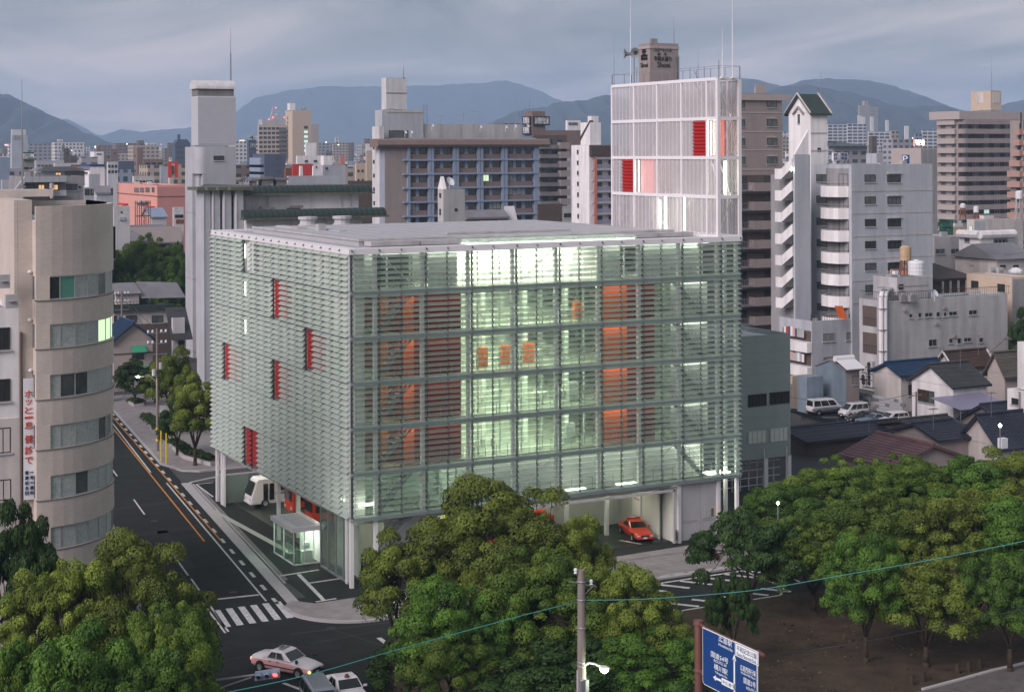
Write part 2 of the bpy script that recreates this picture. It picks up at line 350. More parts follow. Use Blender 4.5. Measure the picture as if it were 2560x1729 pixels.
mat('in_white',(.72,.74,.71),.7,var=.04);mat('in_floor',(.40,.42,.36),.35,var=.1,sc=1);mat('slab_edge',(.16,.20,.19),.6,var=.06);mat('rail_dark',(.07,.08,.085),.5,metal=.2,var=.1,sc=1);mat('beam_grey',(.30,.34,.36),.5,var=.06);mat('salmon',(.40,.25,.21),.8,var=.06);mat('annex_grey',(.31,.36,.355),.6,var=.06,streak=.05);mat('red_slat',(.56,.03,.025),.4,var=.04);mat('frame_st',(.25,.27,.28),.5,metal=.2,var=.1,sc=1);mat('red_wall',(.20,.016,.007),.5,var=.06,sc=.5);mat('red_panel',(.40,.018,.018),.45,var=.05)
mat('red_lit',(.80,.09,.035),.5,var=.03);mat('roof_metal',(.40,.40,.43),.5,var=.08,sc=.4);mat('orange_wall',(.70,.15,.03),.5,var=.05);mat('garage',(.55,.57,.53),.7,var=.05);mat('gdoor',(.42,.43,.45),.6,var=.1,streak=.12);mat('pfloor',(.022,.034,.022),.35,var=.3,sc=.5)
tilemat('tile_wall',(.60,.53,.485),(.50,.44,.40),.30,.11,.65,.12,mort=.14)
for _n,_c in (('tile_grey',(.085,.088,.095)),('tile_blue',(.05,.06,.095)),('tile_red',(.24,.13,.14)),('tile_brown',(.10,.06,.042)),('blue_roof',(.02,.065,.16)),('tile_worn',(.17,.15,.13))): tilemat(_n,_c,tuple(q*.25 for q in _c),.34,.17,.45,.6,var=.25,mort=.2)
tilemat('brick_brown',(.30,.26,.25),(.2,.17,.16),.6,.2,.8,.2)
mat('mount',(.03,.05,.06),.95,var=.5,sc=.01);mat('wire_teal',(.05,.26,.25),.5,var=0);mat('wire_black',(.02,.02,.02),.5,var=0)
glass('louvre',(.94,.985,.955),.20,(.36,.43,.39),.16,.6);glass('louvre_pale_copy',(.94,.98,.955),.24,(.66,.72,.68),.25,.5)  # left-face copy of the louvre glass, its backlit paleness put into the colour
glass('glass_clear',(.90,.97,.92),.04,(.3,.36,.33),.05,.6)
glass('screen',(.96,.96,.96),.17,(.60,.58,.60),.3,.2)
glass('frost',(.9,.95,.9),.62,(.62,.68,.63),.4,.4)
glass('poly',(.85,.85,.93),.6,(.35,.33,.45),.3,.4)
glass('net',(.6,.8,.7),.5,(.02,.12,.09),.8,.1)
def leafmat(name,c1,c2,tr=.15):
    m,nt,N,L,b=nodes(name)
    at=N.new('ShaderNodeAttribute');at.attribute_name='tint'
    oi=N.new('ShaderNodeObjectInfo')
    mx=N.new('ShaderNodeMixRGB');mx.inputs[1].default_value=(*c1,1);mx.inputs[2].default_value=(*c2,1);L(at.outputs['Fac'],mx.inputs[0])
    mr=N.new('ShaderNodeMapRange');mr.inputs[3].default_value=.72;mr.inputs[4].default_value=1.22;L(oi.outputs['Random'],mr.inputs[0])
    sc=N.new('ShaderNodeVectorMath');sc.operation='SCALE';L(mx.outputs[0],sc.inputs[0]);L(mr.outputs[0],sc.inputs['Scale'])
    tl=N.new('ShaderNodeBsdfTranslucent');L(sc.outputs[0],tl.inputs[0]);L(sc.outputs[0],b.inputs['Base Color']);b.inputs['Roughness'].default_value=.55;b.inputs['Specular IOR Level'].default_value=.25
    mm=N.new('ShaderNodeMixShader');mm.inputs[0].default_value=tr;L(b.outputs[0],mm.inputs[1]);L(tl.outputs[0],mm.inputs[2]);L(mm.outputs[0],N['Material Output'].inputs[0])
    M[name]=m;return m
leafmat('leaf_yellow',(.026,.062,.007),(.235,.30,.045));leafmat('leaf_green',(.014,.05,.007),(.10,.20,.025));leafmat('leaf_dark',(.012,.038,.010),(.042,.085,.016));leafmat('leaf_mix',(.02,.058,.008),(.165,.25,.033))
# ------------------------------------------------------------------ setting: ground, hills
def sheet(name,pts,z,m,kind='structure',parent=None):
    return MB().poly([(x,y,z) for x,y in pts],0).build(name,M[m],parent,kind=kind)
g=MB();g.box(-9000,-600,-.6,9000,14000,-.004);g.build('ground',M['town_ground'],kind='structure')
def ridge(name,prof,dist,m='mount',depth=900,zb=-.5,seed=1):
    """a range of hills : crest line surveyed from the photo at distance dist, falling away to both sides as a rough terrain"""
    rr=np.random.default_rng(seed);us=np.linspace(prof[0][0],prof[-1][0],110)
    pv=np.interp(us,[p[0] for p in prof],[p[1] for p in prof])
    nz=sum(rr.normal(0,1)*np.sin(us*f_+rr.uniform(0,6)) for f_ in (.02,.035,.06,.11,.19))
    pv=pv-nz*.9+rr.normal(0,.55,len(us))
    rows=9;vs=[];K=len(us)
    for j in range(-rows,rows+1):
        s=j/rows
        for i,u in enumerate(us):
            x,y,z=D(u,pv[i],dist)
            k=(1-abs(s)**1.25)
            wob=1+.22*math.sin(i*.55+j*1.3)+.15*math.sin(i*.21-j*.9)
            zz=z*k*(1 if j==0 else wob*(1-.08*abs(s)))
            zz=min(zz,z*(k*.98+.02)) if j!=0 else z
            vs.append((x+FW[0]*s*depth,y+FW[1]*s*depth,max(zz,zb) if abs(j)<rows else zb))
    fs=[(a*K+i,a*K+i+1,(a+1)*K+i+1,(a+1)*K+i) for a in range(2*rows) for i in range(K-1)]
    return MB().add(vs,fs).build(name,M[m],kind='structure',smooth=True)
ridge('hills',[(-400,270),(-150,235),(0,224),(20,228),(70,252),(120,275),(180,310),(240,338),(270,352),(320,366)],4300,seed=3,depth=900)
ridge('hills',[(60,300),(130,290),(170,288),(230,325),(262,332),(300,318),(350,322),(420,318),(480,310),(560,300),(640,240),(720,222),(800,212),(900,214),(960,216),(1060,212),(1200,208),(1270,202),(1330,220),(1400,250),(1440,262),(1520,300)],8600,seed=5,depth=900)
ridge('hills',[(1190,330),(1240,300),(1320,270),(1400,258),(1460,252),(1530,240),(1600,250),(1750,280),(1840,300)],4600,seed=8,depth=900)
ridge('hills',[(1340,345),(1420,310),(1500,280),(1560,262),(1640,270),(1740,300),(1900,340)],3900,seed=18,depth=600)
ridge('hills',[(1780,230),(1850,200),(1900,205),(1960,222),(2020,205),(2080,202),(2150,206),(2220,218),(2280,236),(2340,262),(2400,285),(2460,300),(2520,268),(2570,258),(2660,240),(2900,230)],5600,seed=11,depth=1100)
ridge('hills',[(1700,300),(1900,240),(1960,222),(2020,220),(2100,232),(2180,250),(2240,272),(2300,275),(2360,275),(2400,290),(2460,320),(2560,345)],4000,seed=13,depth=800)
# ------------------------------------------------------------------ air
hz=MB();hz.box(-7500,-200,-1.6,9600,9800,430)
hm=bpy.data.materials.new('haze');hm.use_nodes=True;_n=hm.node_tree.nodes;_n.clear();_o=_n.new('ShaderNodeOutputMaterial');_v=_n.new('ShaderNodeVolumePrincipled')
_v.inputs['Color'].default_value=(.54,.73,1.0,1);_v.inputs['Density'].default_value=.00015;_v.inputs['Anisotropy'].default_value=.0
hm.node_tree.links.new(_v.outputs[0],_o.inputs['Volume'])
HAZE=hz.build('haze',hm,kind='stuff')
# ------------------------------------------------------------------ roads, pavements, markings
def road(pts,w0,w1): pass
SL=.1113 # the side street runs 6 degrees off the station's own grid
def sx(x0,y): return x0+SL*y     # x of a line parallel to the street that passes (x0,0)
ASZ=0.0
sheet('road',[(-140,-17),(170,-17),(170,-9.5),(60,-9.5),(60,-.3),(sx(-5.2,-.3),-.3),(sx(-5.2,175),175),(sx(-19,175),175),(sx(-19,-9.5),-9.5),(-140,-9.5)],0.0,'asphalt')
sheet('road',[(-60,-60),(-9,-60),(-7,-23),(-5,-17),(-60,-17)],0.0,'asphalt')
# apron of the fire station (dark forecourt)
sheet('forecourt',[(-3.9,-2.8),(37.5,-2.8),(37.5,36.5),(sx(-4.2,45),45),(sx(-4.0,30),30),(sx(-4.3,8),8)],.004,'asphalt')
def curve(c,r,a0,a1,n=14): return [(c[0]+r*math.cos(R(a0+(a1-a0)*i/n)),c[1]+r*math.sin(R(a0+(a1-a0)*i/n))) for i in range(n+1)]
# corner pavement
cor=[(-6.35,-2.4),(-6.4,-3.6)]+curve((-1.1,-3.3),5.35,184,272,14)+[(3,-8.6),(60,-9.2),(60,-.6),(37,-.7),(3.5,-2.4),(-3.9,-2.6),(-5.2,-1)]
b=MB();b.prism([(x,y) for x,y in cor],-.02,.12,0);pv=b.build('pavement',M['paving'],kind='structure')
# kerb stones along corner curve and both streets
kb=MB()
def kerbline(pts,w=.35,z=.145,step=1.0,gap=.03,b=None,z0=-.02):
    b=b or kb
    for (x0,y0),(x1,y1) in zip(pts[:-1],pts[1:]):
        L=math.hypot(x1-x0,y1-y0)
        n=max(1,round(L/step));dx,dy=(x1-x0)/L,(y1-y0)/L;nx,ny=-dy*w,dx*w
        for i in range(n):
            s0=L*i/n+gap/2;s1=L*(i+1)/n-gap/2
            b.prism([(x0+dx*s0,y0+dy*s0),(x0+dx*s1,y0+dy*s1),(x0+dx*s1+nx,y0+dy*s1+ny),(x0+dx*s0+nx,y0+dy*s0+ny)],z0,z)
kerbline([(sx(-6.2,-2.4),-2.4),(-6.42,-3.6)]+curve((-1.1,-3.3),5.42,184,272,10)+[(3,-8.72),(60,-9.32)])
kb.build('kerb',M['granite'],pv)
st=MB()
for yy,w in ((-2.6,.35),(-3.05,.08),(-5.3,.05),(-6.0,.05),(-7.7,.05)): st.box(4,yy-w,.124,59,yy,.128)
st.build('paving_joint',M['concrete_dk'],pv)
gb=MB()
for i in range(40): gb.box(5+i*1.35,-8.6,.1245,5.9+i*1.35,-8.2,.127)
gb.build('paving_stone',M['granite'],pv,kind='stuff')
mh=MB();mh.lathe([(0,.136),(.42,.136),(.42,.12)],14,(-1.0,-5.4,0));mh.build('manhole_cover',M['rust'],pv)
# kerb + gutter strip west of the forecourt
k2=MB();kerbline([(sx(-5.25,44),44),(sx(-5.2,8),8),(sx(-5.25,4),4),(-5.9,-2.2)],w=-.0,z=.0,b=MB()) if 0 else None
def strip(x0,y0,x1,y1,w,z=.008,m='granite',name='gutter',parent=None,kind=None):
    L=math.hypot(x1-x0,y1-y0);nx,ny=-(y1-y0)/L*w,(x1-x0)/L*w
    return sheet(name,[(x0,y0),(x1,y1),(x1-nx*-1,y1-ny*-1),(x0-nx*-1,y0-ny*-1)],z,m,kind or 'structure',parent)
kw=MB()
kerbline([(sx(-4.55,-2.2),-2.2),(sx(-4.55,7),7),(sx(-4.5,45),45)],w=.9,z=.05,step=2,b=kw);kerbline([(sx(-4.28,4),4),(sx(-4.28,44),44)],w=.12,z=.10,step=1.2,b=kw)
kerbline([(.6,44.7),(5,46.8),(12,46.8)],w=.4,z=.10,step=1.2,b=kw)
kw.build('kerb',M['granite'],kind='structure')
gu=MB();gu.poly([(sx(-4.15,5),5,.012),(sx(-3.85,5),5,.012),(sx(-3.85,43),43,.012),(sx(-4.15,43),43,.012)]);gu.build('gutter',M['concrete_dk'],kind='structure')
# paint
pw=MB();po=MB();Z=.012
def pl(b,x0,y0,x1,y1,w=.15,z=Z):
    L=math.hypot(x1-x0,y1-y0);nx,ny=-(y1-y0)/L*w/2,(x1-x0)/L*w/2
    b.poly([(x0+nx,y0+ny,z),(x1+nx,y1+ny,z),(x1-nx,y1-ny,z),(x0-nx,y0-ny,z)][::-1])
pl(pw,-6.77,0.1,-1.58,46.2,.15);pl(pw,-1.58,46.2+6,6.6,120,.15)
pl(pw,sx(-10.95,-6),-6,sx(-10.9,9),9,.15)
y=9.6
for y0,y1 in ((10,19.5),(33,40),(52,58),(70,76),(88,94)): pl(pw,sx(-10.95,y0),y0,sx(-10.95,y1),y1,.15)
y=-1
while y<112:
    pl(pw,sx(-6.15,y),y,sx(-6.15,y+1.6),y+1.6,.28);y+=4.0
pl(po,-5.41,20.3,3.2,96,.15);pl(po,-4.07,19.9,4.2,96,.13)
pl(pw,-10.6,2.4,-6.7,2.0,.35)
for i in range(6):
    x=-10.9+i*.93;pl(pw,x+.15,-.45,x-.42,-4.9,.5)
pl(pw,-11.1,1.8,-11.9,-6.2,.15)
pl(pw,-2.9,-12.3,-3.05,-16.1,.35);pl(pw,-11.9,-18.2,-10.6,-22.2,.25)
# repairs in the asphalt, manholes
pr_=random.Random(9)
for k,(x0,y0,x1,y1,w,m) in enumerate(((-15.5,36,-1.5,37.5,1.2,'patch_dark'),(-16.5,24.8,-4.2,26.0,1.4,'patch_dark'),(-13,4,-13.6,9,1.6,'patch_light'),(-9,12,-7.6,26,.9,'patch_dark'),(-8,-8.6,14,-10.6,.25,'patch_light'),(-12,-9,-6,-13,1.1,'patch_dark'),(-1,-11,8,-11.6,1.6,'patch_light'),(4,-13.8,26,-13.9,.5,'patch_dark'),(-5,-9,-3,-15,.12,'patch_light'),(-14,-12,3,-10.2,.12,'patch_light'))):
    q_=MB();pl(q_,x0,y0,x1,y1,w,.005);q_.build('road_patch',M[m],kind='structure')
for k,(x,y) in enumerate(((-8.2,3.6),(-9.6,16),(-5.0,-8.6),(-7.2,30),(1.5,-12.6))):
    q_=MB();q_.lathe([(0,.012),(.34,.012),(.34,.004)],14,(x,y,0));q_.build('manhole_cover',M['dull_black'],kind='structure')
# forecourt bays and the glass drain grating
pl(pw,-2.0,6.2,-2.9,-1.7,.32,.017);pl(pw,-3.6,6.4,-.1,6.7,.3,.017);pl(pw,-2.3,3.3,.7,3.4,.3,.017);pl(pw,-3.6,-1.9,-1.9,-1.75,.25,.017)
a_=G(484,1204);b_=G(527,1200);pl(pw,*a_,*b_,.2,.017);b_=G(526,1236);pl(pw,*a_,*b_,.2,.017)
pl(pw,26.2,3.6,27.1,1.5,.25,.017);pl(pw,30,4.4,29.4,2.6,.2,.017);
# hatched reserve in the avenue
hp=[(18,-9.9),(29.4,-9.7),(30.6,-12),(29.4,-14.8),(27.6,-16.7),(18,-16.3)]
pl(pw,2,-9.75,29.6,-9.65,.25);pl(pw,29.6,-9.7,29.5,-15.2,.22);pl(pw,2,-16.5,27.9,-16.8,.22);pl(pw,27.9,-16.8,29.5,-15.2,.2);pl(pw,32,-9.6,31.5,-14.5,.15)
for i in range(14):
    x=2.5+i*2.1;pl(pw,x,-9.85,x+1.6,-11.9,.42)
for i in range(13):
    x=2.5+i*2.1;pl(pw,x,-14.6,x+1.5,-16.4,.42)
pwo=pw.build('road_markings',M['paint_white'],kind='structure');po.build('road_markings',M['paint_orange'],kind='structure')
dr=MB();dx=[G(528,1252),G(700,1385)]
dr.poly([(-1.55,33,.02),(-1.0,33,.02),(.1,12.5,.02),(-.5,12.5,.02)][::-1]);dr.build('drain_grating',M['frost'],kind='structure')
# far side pavement (left of the street)
lp=MB();lp.prism([(sx(-19,-9.5),-9.5),(sx(-14.2,-9.5),-9.5),(sx(-14.2,150),150),(sx(-19,150),150)],-.02,.12);lp.build('pavement',M['paving'],kind='structure')
# park: bare earth and its path
eb=MB();eb.prism([(-6.4,-23),(-6.3,-20.6),(-4.4,-17.6),(-1.9,-17.1),(40,-17.4),(170,-17.6),(170,-60),(-5,-60)],-.02,.10);eb.build('park_ground',M['earth'],kind='structure')
pt=MB();pt.prism([G(2260,1745),G(2340,1729),G(2500,1685),G(2565,1668),(60,-36),(60,-60),(20,-60)],.08,.14);pt.build('path',M['path_grey'],kind='structure')
pk=MB();pts=[G(2300,1738),G(2400,1712),G(2480,1690),G(2530,1680),G(2600,1662)];kerbline(pts,w=.25,z=.22,step=.8,b=pk,z0=.05);pk.build('kerb',M['granite'],kind='structure')
# low hedge round the park corner : leafy ring
# ------------------------------------------------------------------ THE FIRE STATION
ST=thing('fire_station','seven storey fire station clad in pale green glass louvres, lit up inside','building',(0,0,0))
L1,L2=36.4,35.6;ZB=5.23;FH=3.47;ZT=26.04
colx=[2.2+4*i for i in range(9)];coly=[1.8+4*i for i in range(9)]
lev=[ZB+FH*i for i in range(7)]
def P(b,name,m,kind=None,parent=ST,**k): return b.build(name,[M[q] for q in m] if isinstance(m,(list,tuple)) else M[m],parent,kind=kind,**k)
# slabs
for i,z in enumerate(lev[:-1]):
    b=MB()
    zz=z+.02
    b.box(1.9,1.5,zz-.3,34.5,34.1,zz)
    P(b,'floor_slab','in_floor')
    e=MB();e.box(1.9,1.3,zz-.52,34.5,1.48,zz+.05);e.box(1.7,1.3,zz-.52,1.88,34.1,zz+.05);P(e,'slab_edge','slab_edge')
    c=MB();c.box(2.0,1.6,zz-.34,34.4,34.0,zz-.31);P(c,'ceiling','in_white')
# roof deck
b=MB();b.box(.25,.25,ZT-.5,L1-.25,L2-.25,ZT-.32);P(b,'roof','in_white')
b=MB()
b.box(-.12,-.12,ZT-.45,L1+.12,.9,ZT);b.box(-.12,.9,ZT-.45,-.001,L2,ZT);b.box(0,L2-.9,ZT-.42,L1,L2,ZT);b.box(0,.9,ZT-.42,.9,L2-.9,ZT);b.box(L1-.9,.9,ZT-.42,L1,L2-.9,ZT)
for a in [4*i+.2 for i in range(10)]:
    b.box(a,-.15,ZT-.40,a+.06,-.12,ZT-.02)
P(b,'roof_edge','white_steel')
b=MB();b.box(.9,.9,ZT-.3,L1-.9,L2-.9,ZT-.1);
P(b,'roof_deck','roof_metal')
b=MB();
b.box(2.6,4.6,ZT-.1,32.4,31,ZT+.42);P(b,'roof_plinth','roof_metal')
b=MB()
for k in range(1,15): b.box(2.6+k*2,4.6,ZT+.42,2.63+k*2,31,ZT+.445)
b.box(2.5,4.5,ZT+.30,32.5,4.6,ZT+.47);b.box(2.5,4.6,ZT+.30,2.6,31,ZT+.47);P(b,'roof_seam','lt_grey')
b=MB()
b.box(1.0,1.2,ZT-.099,33,1.3,ZT-.02);b.box(1.2,1.301,ZT-.099,1.3,33,ZT-.02)
P(b,'roof_channel','grey')
b=MB()
for i in range(9):
    x=11.3+i*2.0
    if x<26: b.box(x,2.3,ZT-.02,x+1.9,4.5,ZT+.25)
P(b,'skylight','frost')
b=MB()
for i in range(8): b.box(11.3+i*2,2.4,ZT-.06,13.1+i*2,4.4,ZT-.03)
P(b,'skylight_lamp','ceil_dim')
b=MB()
for x0,x1 in ((3.0,7.2),(7.3,10.9),(26.4,29.9),(30.0,33.5)): b.box(x0,3.0,ZT-.05,x1,4.45,ZT+.30)
b.box(12,8,ZT+.445,24,8.4,ZT+.6);P(b,'roof_vent','lt_grey')
b=MB();b.box(4.5,24,ZT-.1,5.4,30,ZT+.55);b.box(6.2,18,ZT-.1,6.9,28,ZT+.5);b.box(5.2,20.5,ZT-.1,5.9,21.2,ZT+1.0);P(b,'duct','lt_grey')
for x,y in ((9,33.5),(12.5,33.3)):
    b=MB();b.lathe([(1.3,0),(1.1,.3),(.8,.55),(.75,.9),(.95,1.0),(.95,1.25),(0,1.3)],12,(x,y,ZT-.1));P(b,'roof_fan','lt_grey')
b=MB();b.box(18,7,ZT+.74,24.5,7.1,ZT+.9)
# columns : ground to roof just inside the louvres
cm=MB();cm.box(-.14,-.14,0,.14,.14,ZT-.45);cme=cm.mesh('column',M['white_steel'])
cu_=MB();cu_.box(-.14,-.14,ZB-.1,.14,.14,ZT-.45);cue=cu_.mesh('column',M['white_steel'])
for x in [.0]+colx+[L1]:
    ob('column',cue if 5<x<29 else cme,ST,(min(max(x,.2),L1-.2),.42,0))
for y in coly+[L2-.2]:
    ob('column',cme if y<3 or abs(y-17.8)<.2 or y>33 else cue,ST,(.42,y,0))
for y in coly+[L2-.2]: ob('column',cme,ST,(L1-.42,y,0))
cm=MB();cm.box(-.16,-.16,0,.16,.16,ZT-.45);cme2=cm.mesh('column',M['in_white'])
for x in colx[::1]:
    for y in (5.8,17.8): ob('column',cme2,ST,(x,y,0))
# edge beams of every level, front / left / right
for i,z in enumerate(lev[:-1]):
    b=MB();b.box(.02,-.05,z-.13,L1-.02,.0,z+.17);b.box(.02,.001,z+.12,L1-.02,.5,z+.17);b.box(.02,.001,z-.13,L1-.02,.5,z-.08);P(b,'edge_beam','beam_grey')
    b=MB();b.box(.12,.52,z-.12,.5,L2-.02,z+.14);P(b,'edge_beam','frame_st')
    b=MB();b.box(L1-.5,.52,z-.12,L1-.12,L2-.02,z+.14);P(b,'edge_beam','frame_st')
# louvre rails (thin verticals every 2 m) with bracket teeth
rows=8
vx=[.1]+[2.2+2*i for i in range(17)]+[L1-.1]
vy=[.1,1.8]+[1.8+2*i for i in range(1,17)]+[L2-.1]
def rail_mesh(major):
    b=MB();w=.045 if not major else .075
    b.box(-w,-.02,ZB-.1,w,.06,ZT-.42)
    for i in range(6):
        for j in range(rows):
            z=lev[i]+FH/rows*(j+1)-.06
            b.add([(-w*.6,-.02,z+.06),(-w*.6,-.31,z-.19),(-w*.6,-.02,z-.16),(w*.6,-.02,z+.06),(w*.6,-.31,z-.19),(w*.6,-.02,z-.16)],[(0,1,2),(5,4,3),(0,3,4,1),(1,4,5,2)])
    return b.mesh('louvre_rail',M['rail_dark'])
rmj,rmn=rail_mesh(1),rail_mesh(0)
for i,x in enumerate(vx): ob('louvre_rail',rmj if i%2 or i in(0,18) else rmn,ST,(x+(.16 if i%2 and 0<i<18 else 0),0,0))
for i,y in enumerate(vy[1:],1): ob('louvre_rail',rmj if i%2 else rmn,ST,(0,y,0),R(-90))
# louvre blades : glass leaves tilted outwards, outer edge low
def blade(w,mm='louvre'):
    b=MB();t=.012;w2=w/2-.02
    pr=[(-.03,.0),(-.32,-.245),(-.312,-.259),(-.022,-.014)]
    b.extr([(-w2,y,z) for y,z in pr],(2*w2,0,0));return b.mesh('louvre_blade',M[mm])
BM={w:blade(w) for w in (2.0,2.1,1.7)};BF={w:blade(w,'louvre_pale_copy') for w in (2.0,2.1,1.7)}
redL=[(15.8,17.8,4),(7.8,9.8,3),(29.8,31.8,2),(15.8,17.8,2),(23.8,25.8,0),(21.8,23.8,0)]
slots=[]
for i in range(6):
    for j in range(rows):
        if i==5 and j==7: continue
        z=lev[i]+FH/rows*(j+1)-.03
        for k in range(18):
            x0,x1=vx[k],vx[k+1];slots.append(('f',(x0+x1)/2,z,2.0 if 0<k<17 else 2.1))
        for k in range(len(vy)-1):
            y0,y1=vy[k],vy[k+1];c=(y0+y1)/2
            if any(ya-.1<=c<=yb+.1 and i==s for ya,yb,s in redL): continue
            if i==5 and 23.8<c<25.8: continue
            slots.append(('s',c,z,round(y1-y0,1) if round(y1-y0,1) in BM else 2.0))
def dist(s): return (s[1]*.46 if s[0]=='f' else s[1]*.887)
slots.sort(key=dist)
prng=random.Random(5)
bulk=MB();bulk2=MB()
bp=[(-.03,.0),(-.32,-.245),(-.312,-.259),(-.022,-.014)]
for n_,(f_,c,z,w) in enumerate(slots):
    dz=prng.uniform(-.012,.012)
    if n_<300:
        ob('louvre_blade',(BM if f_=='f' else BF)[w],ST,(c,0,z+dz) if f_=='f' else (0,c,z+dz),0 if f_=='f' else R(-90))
    else:
        w2=w/2-.02
        if f_=='f': bulk.extr([(c-w2,y,z+q+dz) for y,q in bp],(2*w2,0,0))
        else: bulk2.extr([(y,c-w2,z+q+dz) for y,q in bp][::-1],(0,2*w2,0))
# right hand side face, seen edge on
for i in range(6):
    for j in range(rows):
        z=lev[i]+FH/rows*(j+1)-.03
        bulk.extr([(L1-y,.1,z+q) for y,q in bp],(0,1.7,0));bulk.extr([(L1-y,2,z+q) for y,q in bp],(0,32,0))
        bulk.extr([(x_,L2-y,z+q) for y,q in bp for x_ in (.1,)],(36,0,0))
P(bulk,'louvre_blades','louvre',kind='stuff');P(bulk2,'louvre_blades','louvre_pale_copy',kind='stuff')
# inner glazing line, walls and the red service cores
gl=MB()
gl.box(2.0,2.6,lev[0],34.3,2.63,lev[5]+.05);P(gl,'inner_glazing','glass_clear')
# white inner walls : left strip and the translucent wall panels
def wall(x0,y0,z0,x1,y1,z1,m='in_white',name='inner_wall'):
    b=MB();b.box(x0,y0,z0,x1,y1,z1);return P(b,name,m)
for i in range(6):
    z0=lev[i]+.05;z1=lev[i+1]-.33
    # half bay next to the corner : pale translucent wall
    wall(.75,1.3,z0-.2,1.7,1.35,z1+.3,'in_white')
    for ya,yb in zip([1.1]+coly[1:],coly[1:]+[33.9]):
        k=int(ya)//4
        wall(.9,ya+.15,z0-.2,.95,yb-.15,z1+.3,'in_white' if (i*3+k)%4==0 else ('frost' if i in(0,1,5) or (i+k)%3 else 'glass_clear'))
    # back walls
    wall(2.2,22.0,z0,34.2,22.15,z1)
    wall(34.1,2.7,z0,34.25,22,z1)
    # white piers across the bays (frame posts in the glazing)
    b=MB()
    for x in [2.2+2*k for k in range(1,17)]:
        if i in(5,) or x>9.5: b.box(x-.05,2.66,z0,x+.05,2.80,z1)
    P(b,'mullion','white_steel',kind='stuff')
    if 1<=i<=4:
        # left core: dark red wall, the lamplight on its end painted as orange sheets
        cc=(6.1,4.6);arc=curve(cc,2.35,268,180,8)
        b=MB();b.prism([(10.5,2.3),(10.5,9),(4.7,9),(4.7,3.4),(4.8,2.9),(5.05,2.5),(5.4,2.3)],z0,z1);P(b,'core_wall','red_wall')
        b=MB();b.box(4.4,1.72,z1-.04,6.0,2.05,z1-.01);P(b,'core_lamp','orange_lamp')
        b=MB();b.box(5.4,2.22,z0,6.3,2.27,z1);P(b,'lamplit_patch','orange_wall')
        b=MB();b.box(3.7,3.4,z0,4.6,3.46,z1);P(b,'lamplit_patch','orange_wall')
        # right core
        wall(26.3,2.3,z0,29.0,8,z1,'red_wall','core_wall')
        wall(23.7,2.35,z0,26.25,2.42,z1,'orange_wall','lamplit_patch')  # orange sheet paints the lamplight on the right core's red wall
        b=MB();b.box(23.9,1.8,z1-.04,26.2,2.0,z1-.01);P(b,'core_lamp','orange_lamp')
        wall(30.4,1.9,z0,34.2,1.95,z1,'in_white')
    if i==5:
        wall(2.0,2.3,z0,2.9,2.4,z1);wall(3.0,5,z0,7.4,5.1,z1,'grn_black');wall(7.5,1.9,z0,10.0,1.96,z1,'in_white')  # green-black sheet paints the darkness of the open bay
        wall(23.0,1.9,z0,25.4,1.96,z1,'in_white');wall(27.2,1.9,z0,33.2,1.96,z1,'in_white')
        # tall white lit hall
        wall(10.0,7.0,z0,28,7.1,z1,'in_white')
    if i==0:
        wall(10.2,2.5,z0,34.0,2.6,z1-.5,'in_white')
        wall(3,6,z0,10.2,6.1,z1,'in_white')
# ceiling lamps, with added wash strips behind the slab edges
for i in range(6):
    z1=lev[i+1]-.36 if i<5 else ZT-.56
    m={5:'ceil_hot',0:'ceil_dim'}.get(i,'ceil')
    b=MB()
    x0,x1=(10.4,23.4) if i>0 else (10.6,33)
    k=0;x=x0
    while x<x1-.6:
        for y in ((2.9,4.6,9,13,17) if i<5 else (2.8,4.6,6.2)):
            b.box(x,y,z1-.04,x+.45,y+1.1,z1-.005)
        x+=2.0
    P(b,'ceiling_lamp',m)
    b=MB()
    for y in (6,12,18,24,30): b.box(1.3,y,z1-.05,1.5,y+1.3,z1-.01)
    b.box(2.2,1.58,z1-.05,34.2,1.66,z1-.012);b.box(1.97,1.7,z1-.05,2.03,33.5,z1-.012);b.box(3.2,1.7,z1-.05,3.5,2.4,z1-.01);b.box(29.6,2.9,z1-.05,30.2,6,z1-.01);b.box(31,1.75,z1-.05,33.6,2.0,z1-.01)  # the two long strips are wash lights added to brighten gallery walls and floors
    b.box(12,20,z1-.05,24,20.3,z1-.01);
    P(b,'ceiling_lamp','ceil_dim' if i not in (5,) else 'ceil_dim')
# furniture glimpsed inside the offices
fr=random.Random(3)
dk={n:MB().box(0,0,.68,1.5,.75,.74).box(0,.05,0,.05,.7,.68).box(1.45,.05,0,1.5,.7,.68).box(.2,.3,.75,.7,.36,1.1).mesh('desk',[M[n]]) for n in ('in_white','yellow')}
cb={n:MB().box(0,0,0,.9,.45,1.6).box(.02,-.02,.05,.44,0,1.55).box(.46,-.02,.05,.88,0,1.55).mesh('cabinet',[M[n]]) for n in ('in_white','orange_wall','lt_grey')}
OW={1:'second',2:'third',3:'fourth',4:'fifth'}
for i in (1,2,3,4):
    z=lev[i]+.03
    for k in range(5 if i!=1 else 3):
        x,y=11+k*2.6+fr.uniform(-.3,.3),5.5+3.2*fr.randint(0,3)
        tag(ob('desk',dk['yellow' if fr.random()<.25 else 'in_white'],None,(x,y,z)),'office desk with a monitor inside the %s lit floor of the fire station'%OW[i],'desk','office desks behind the louvres on the %s floor'%OW[i])
    for k in range(3 if i==3 else 1):
        x,y=13.0+k*2.4,4.2+.4*k
        tag(ob('cabinet',cb['orange_wall' if i in(3,4) else 'lt_grey'],None,(x if i==3 else 21+i*.3,y,z)),('orange cabinet in the row on the fourth lit floor of the fire station' if i==3 else 'storage cabinet on the %s lit floor of the fire station'%OW[i]),'cabinet','cabinets behind the louvres on the %s floor'%OW[i])
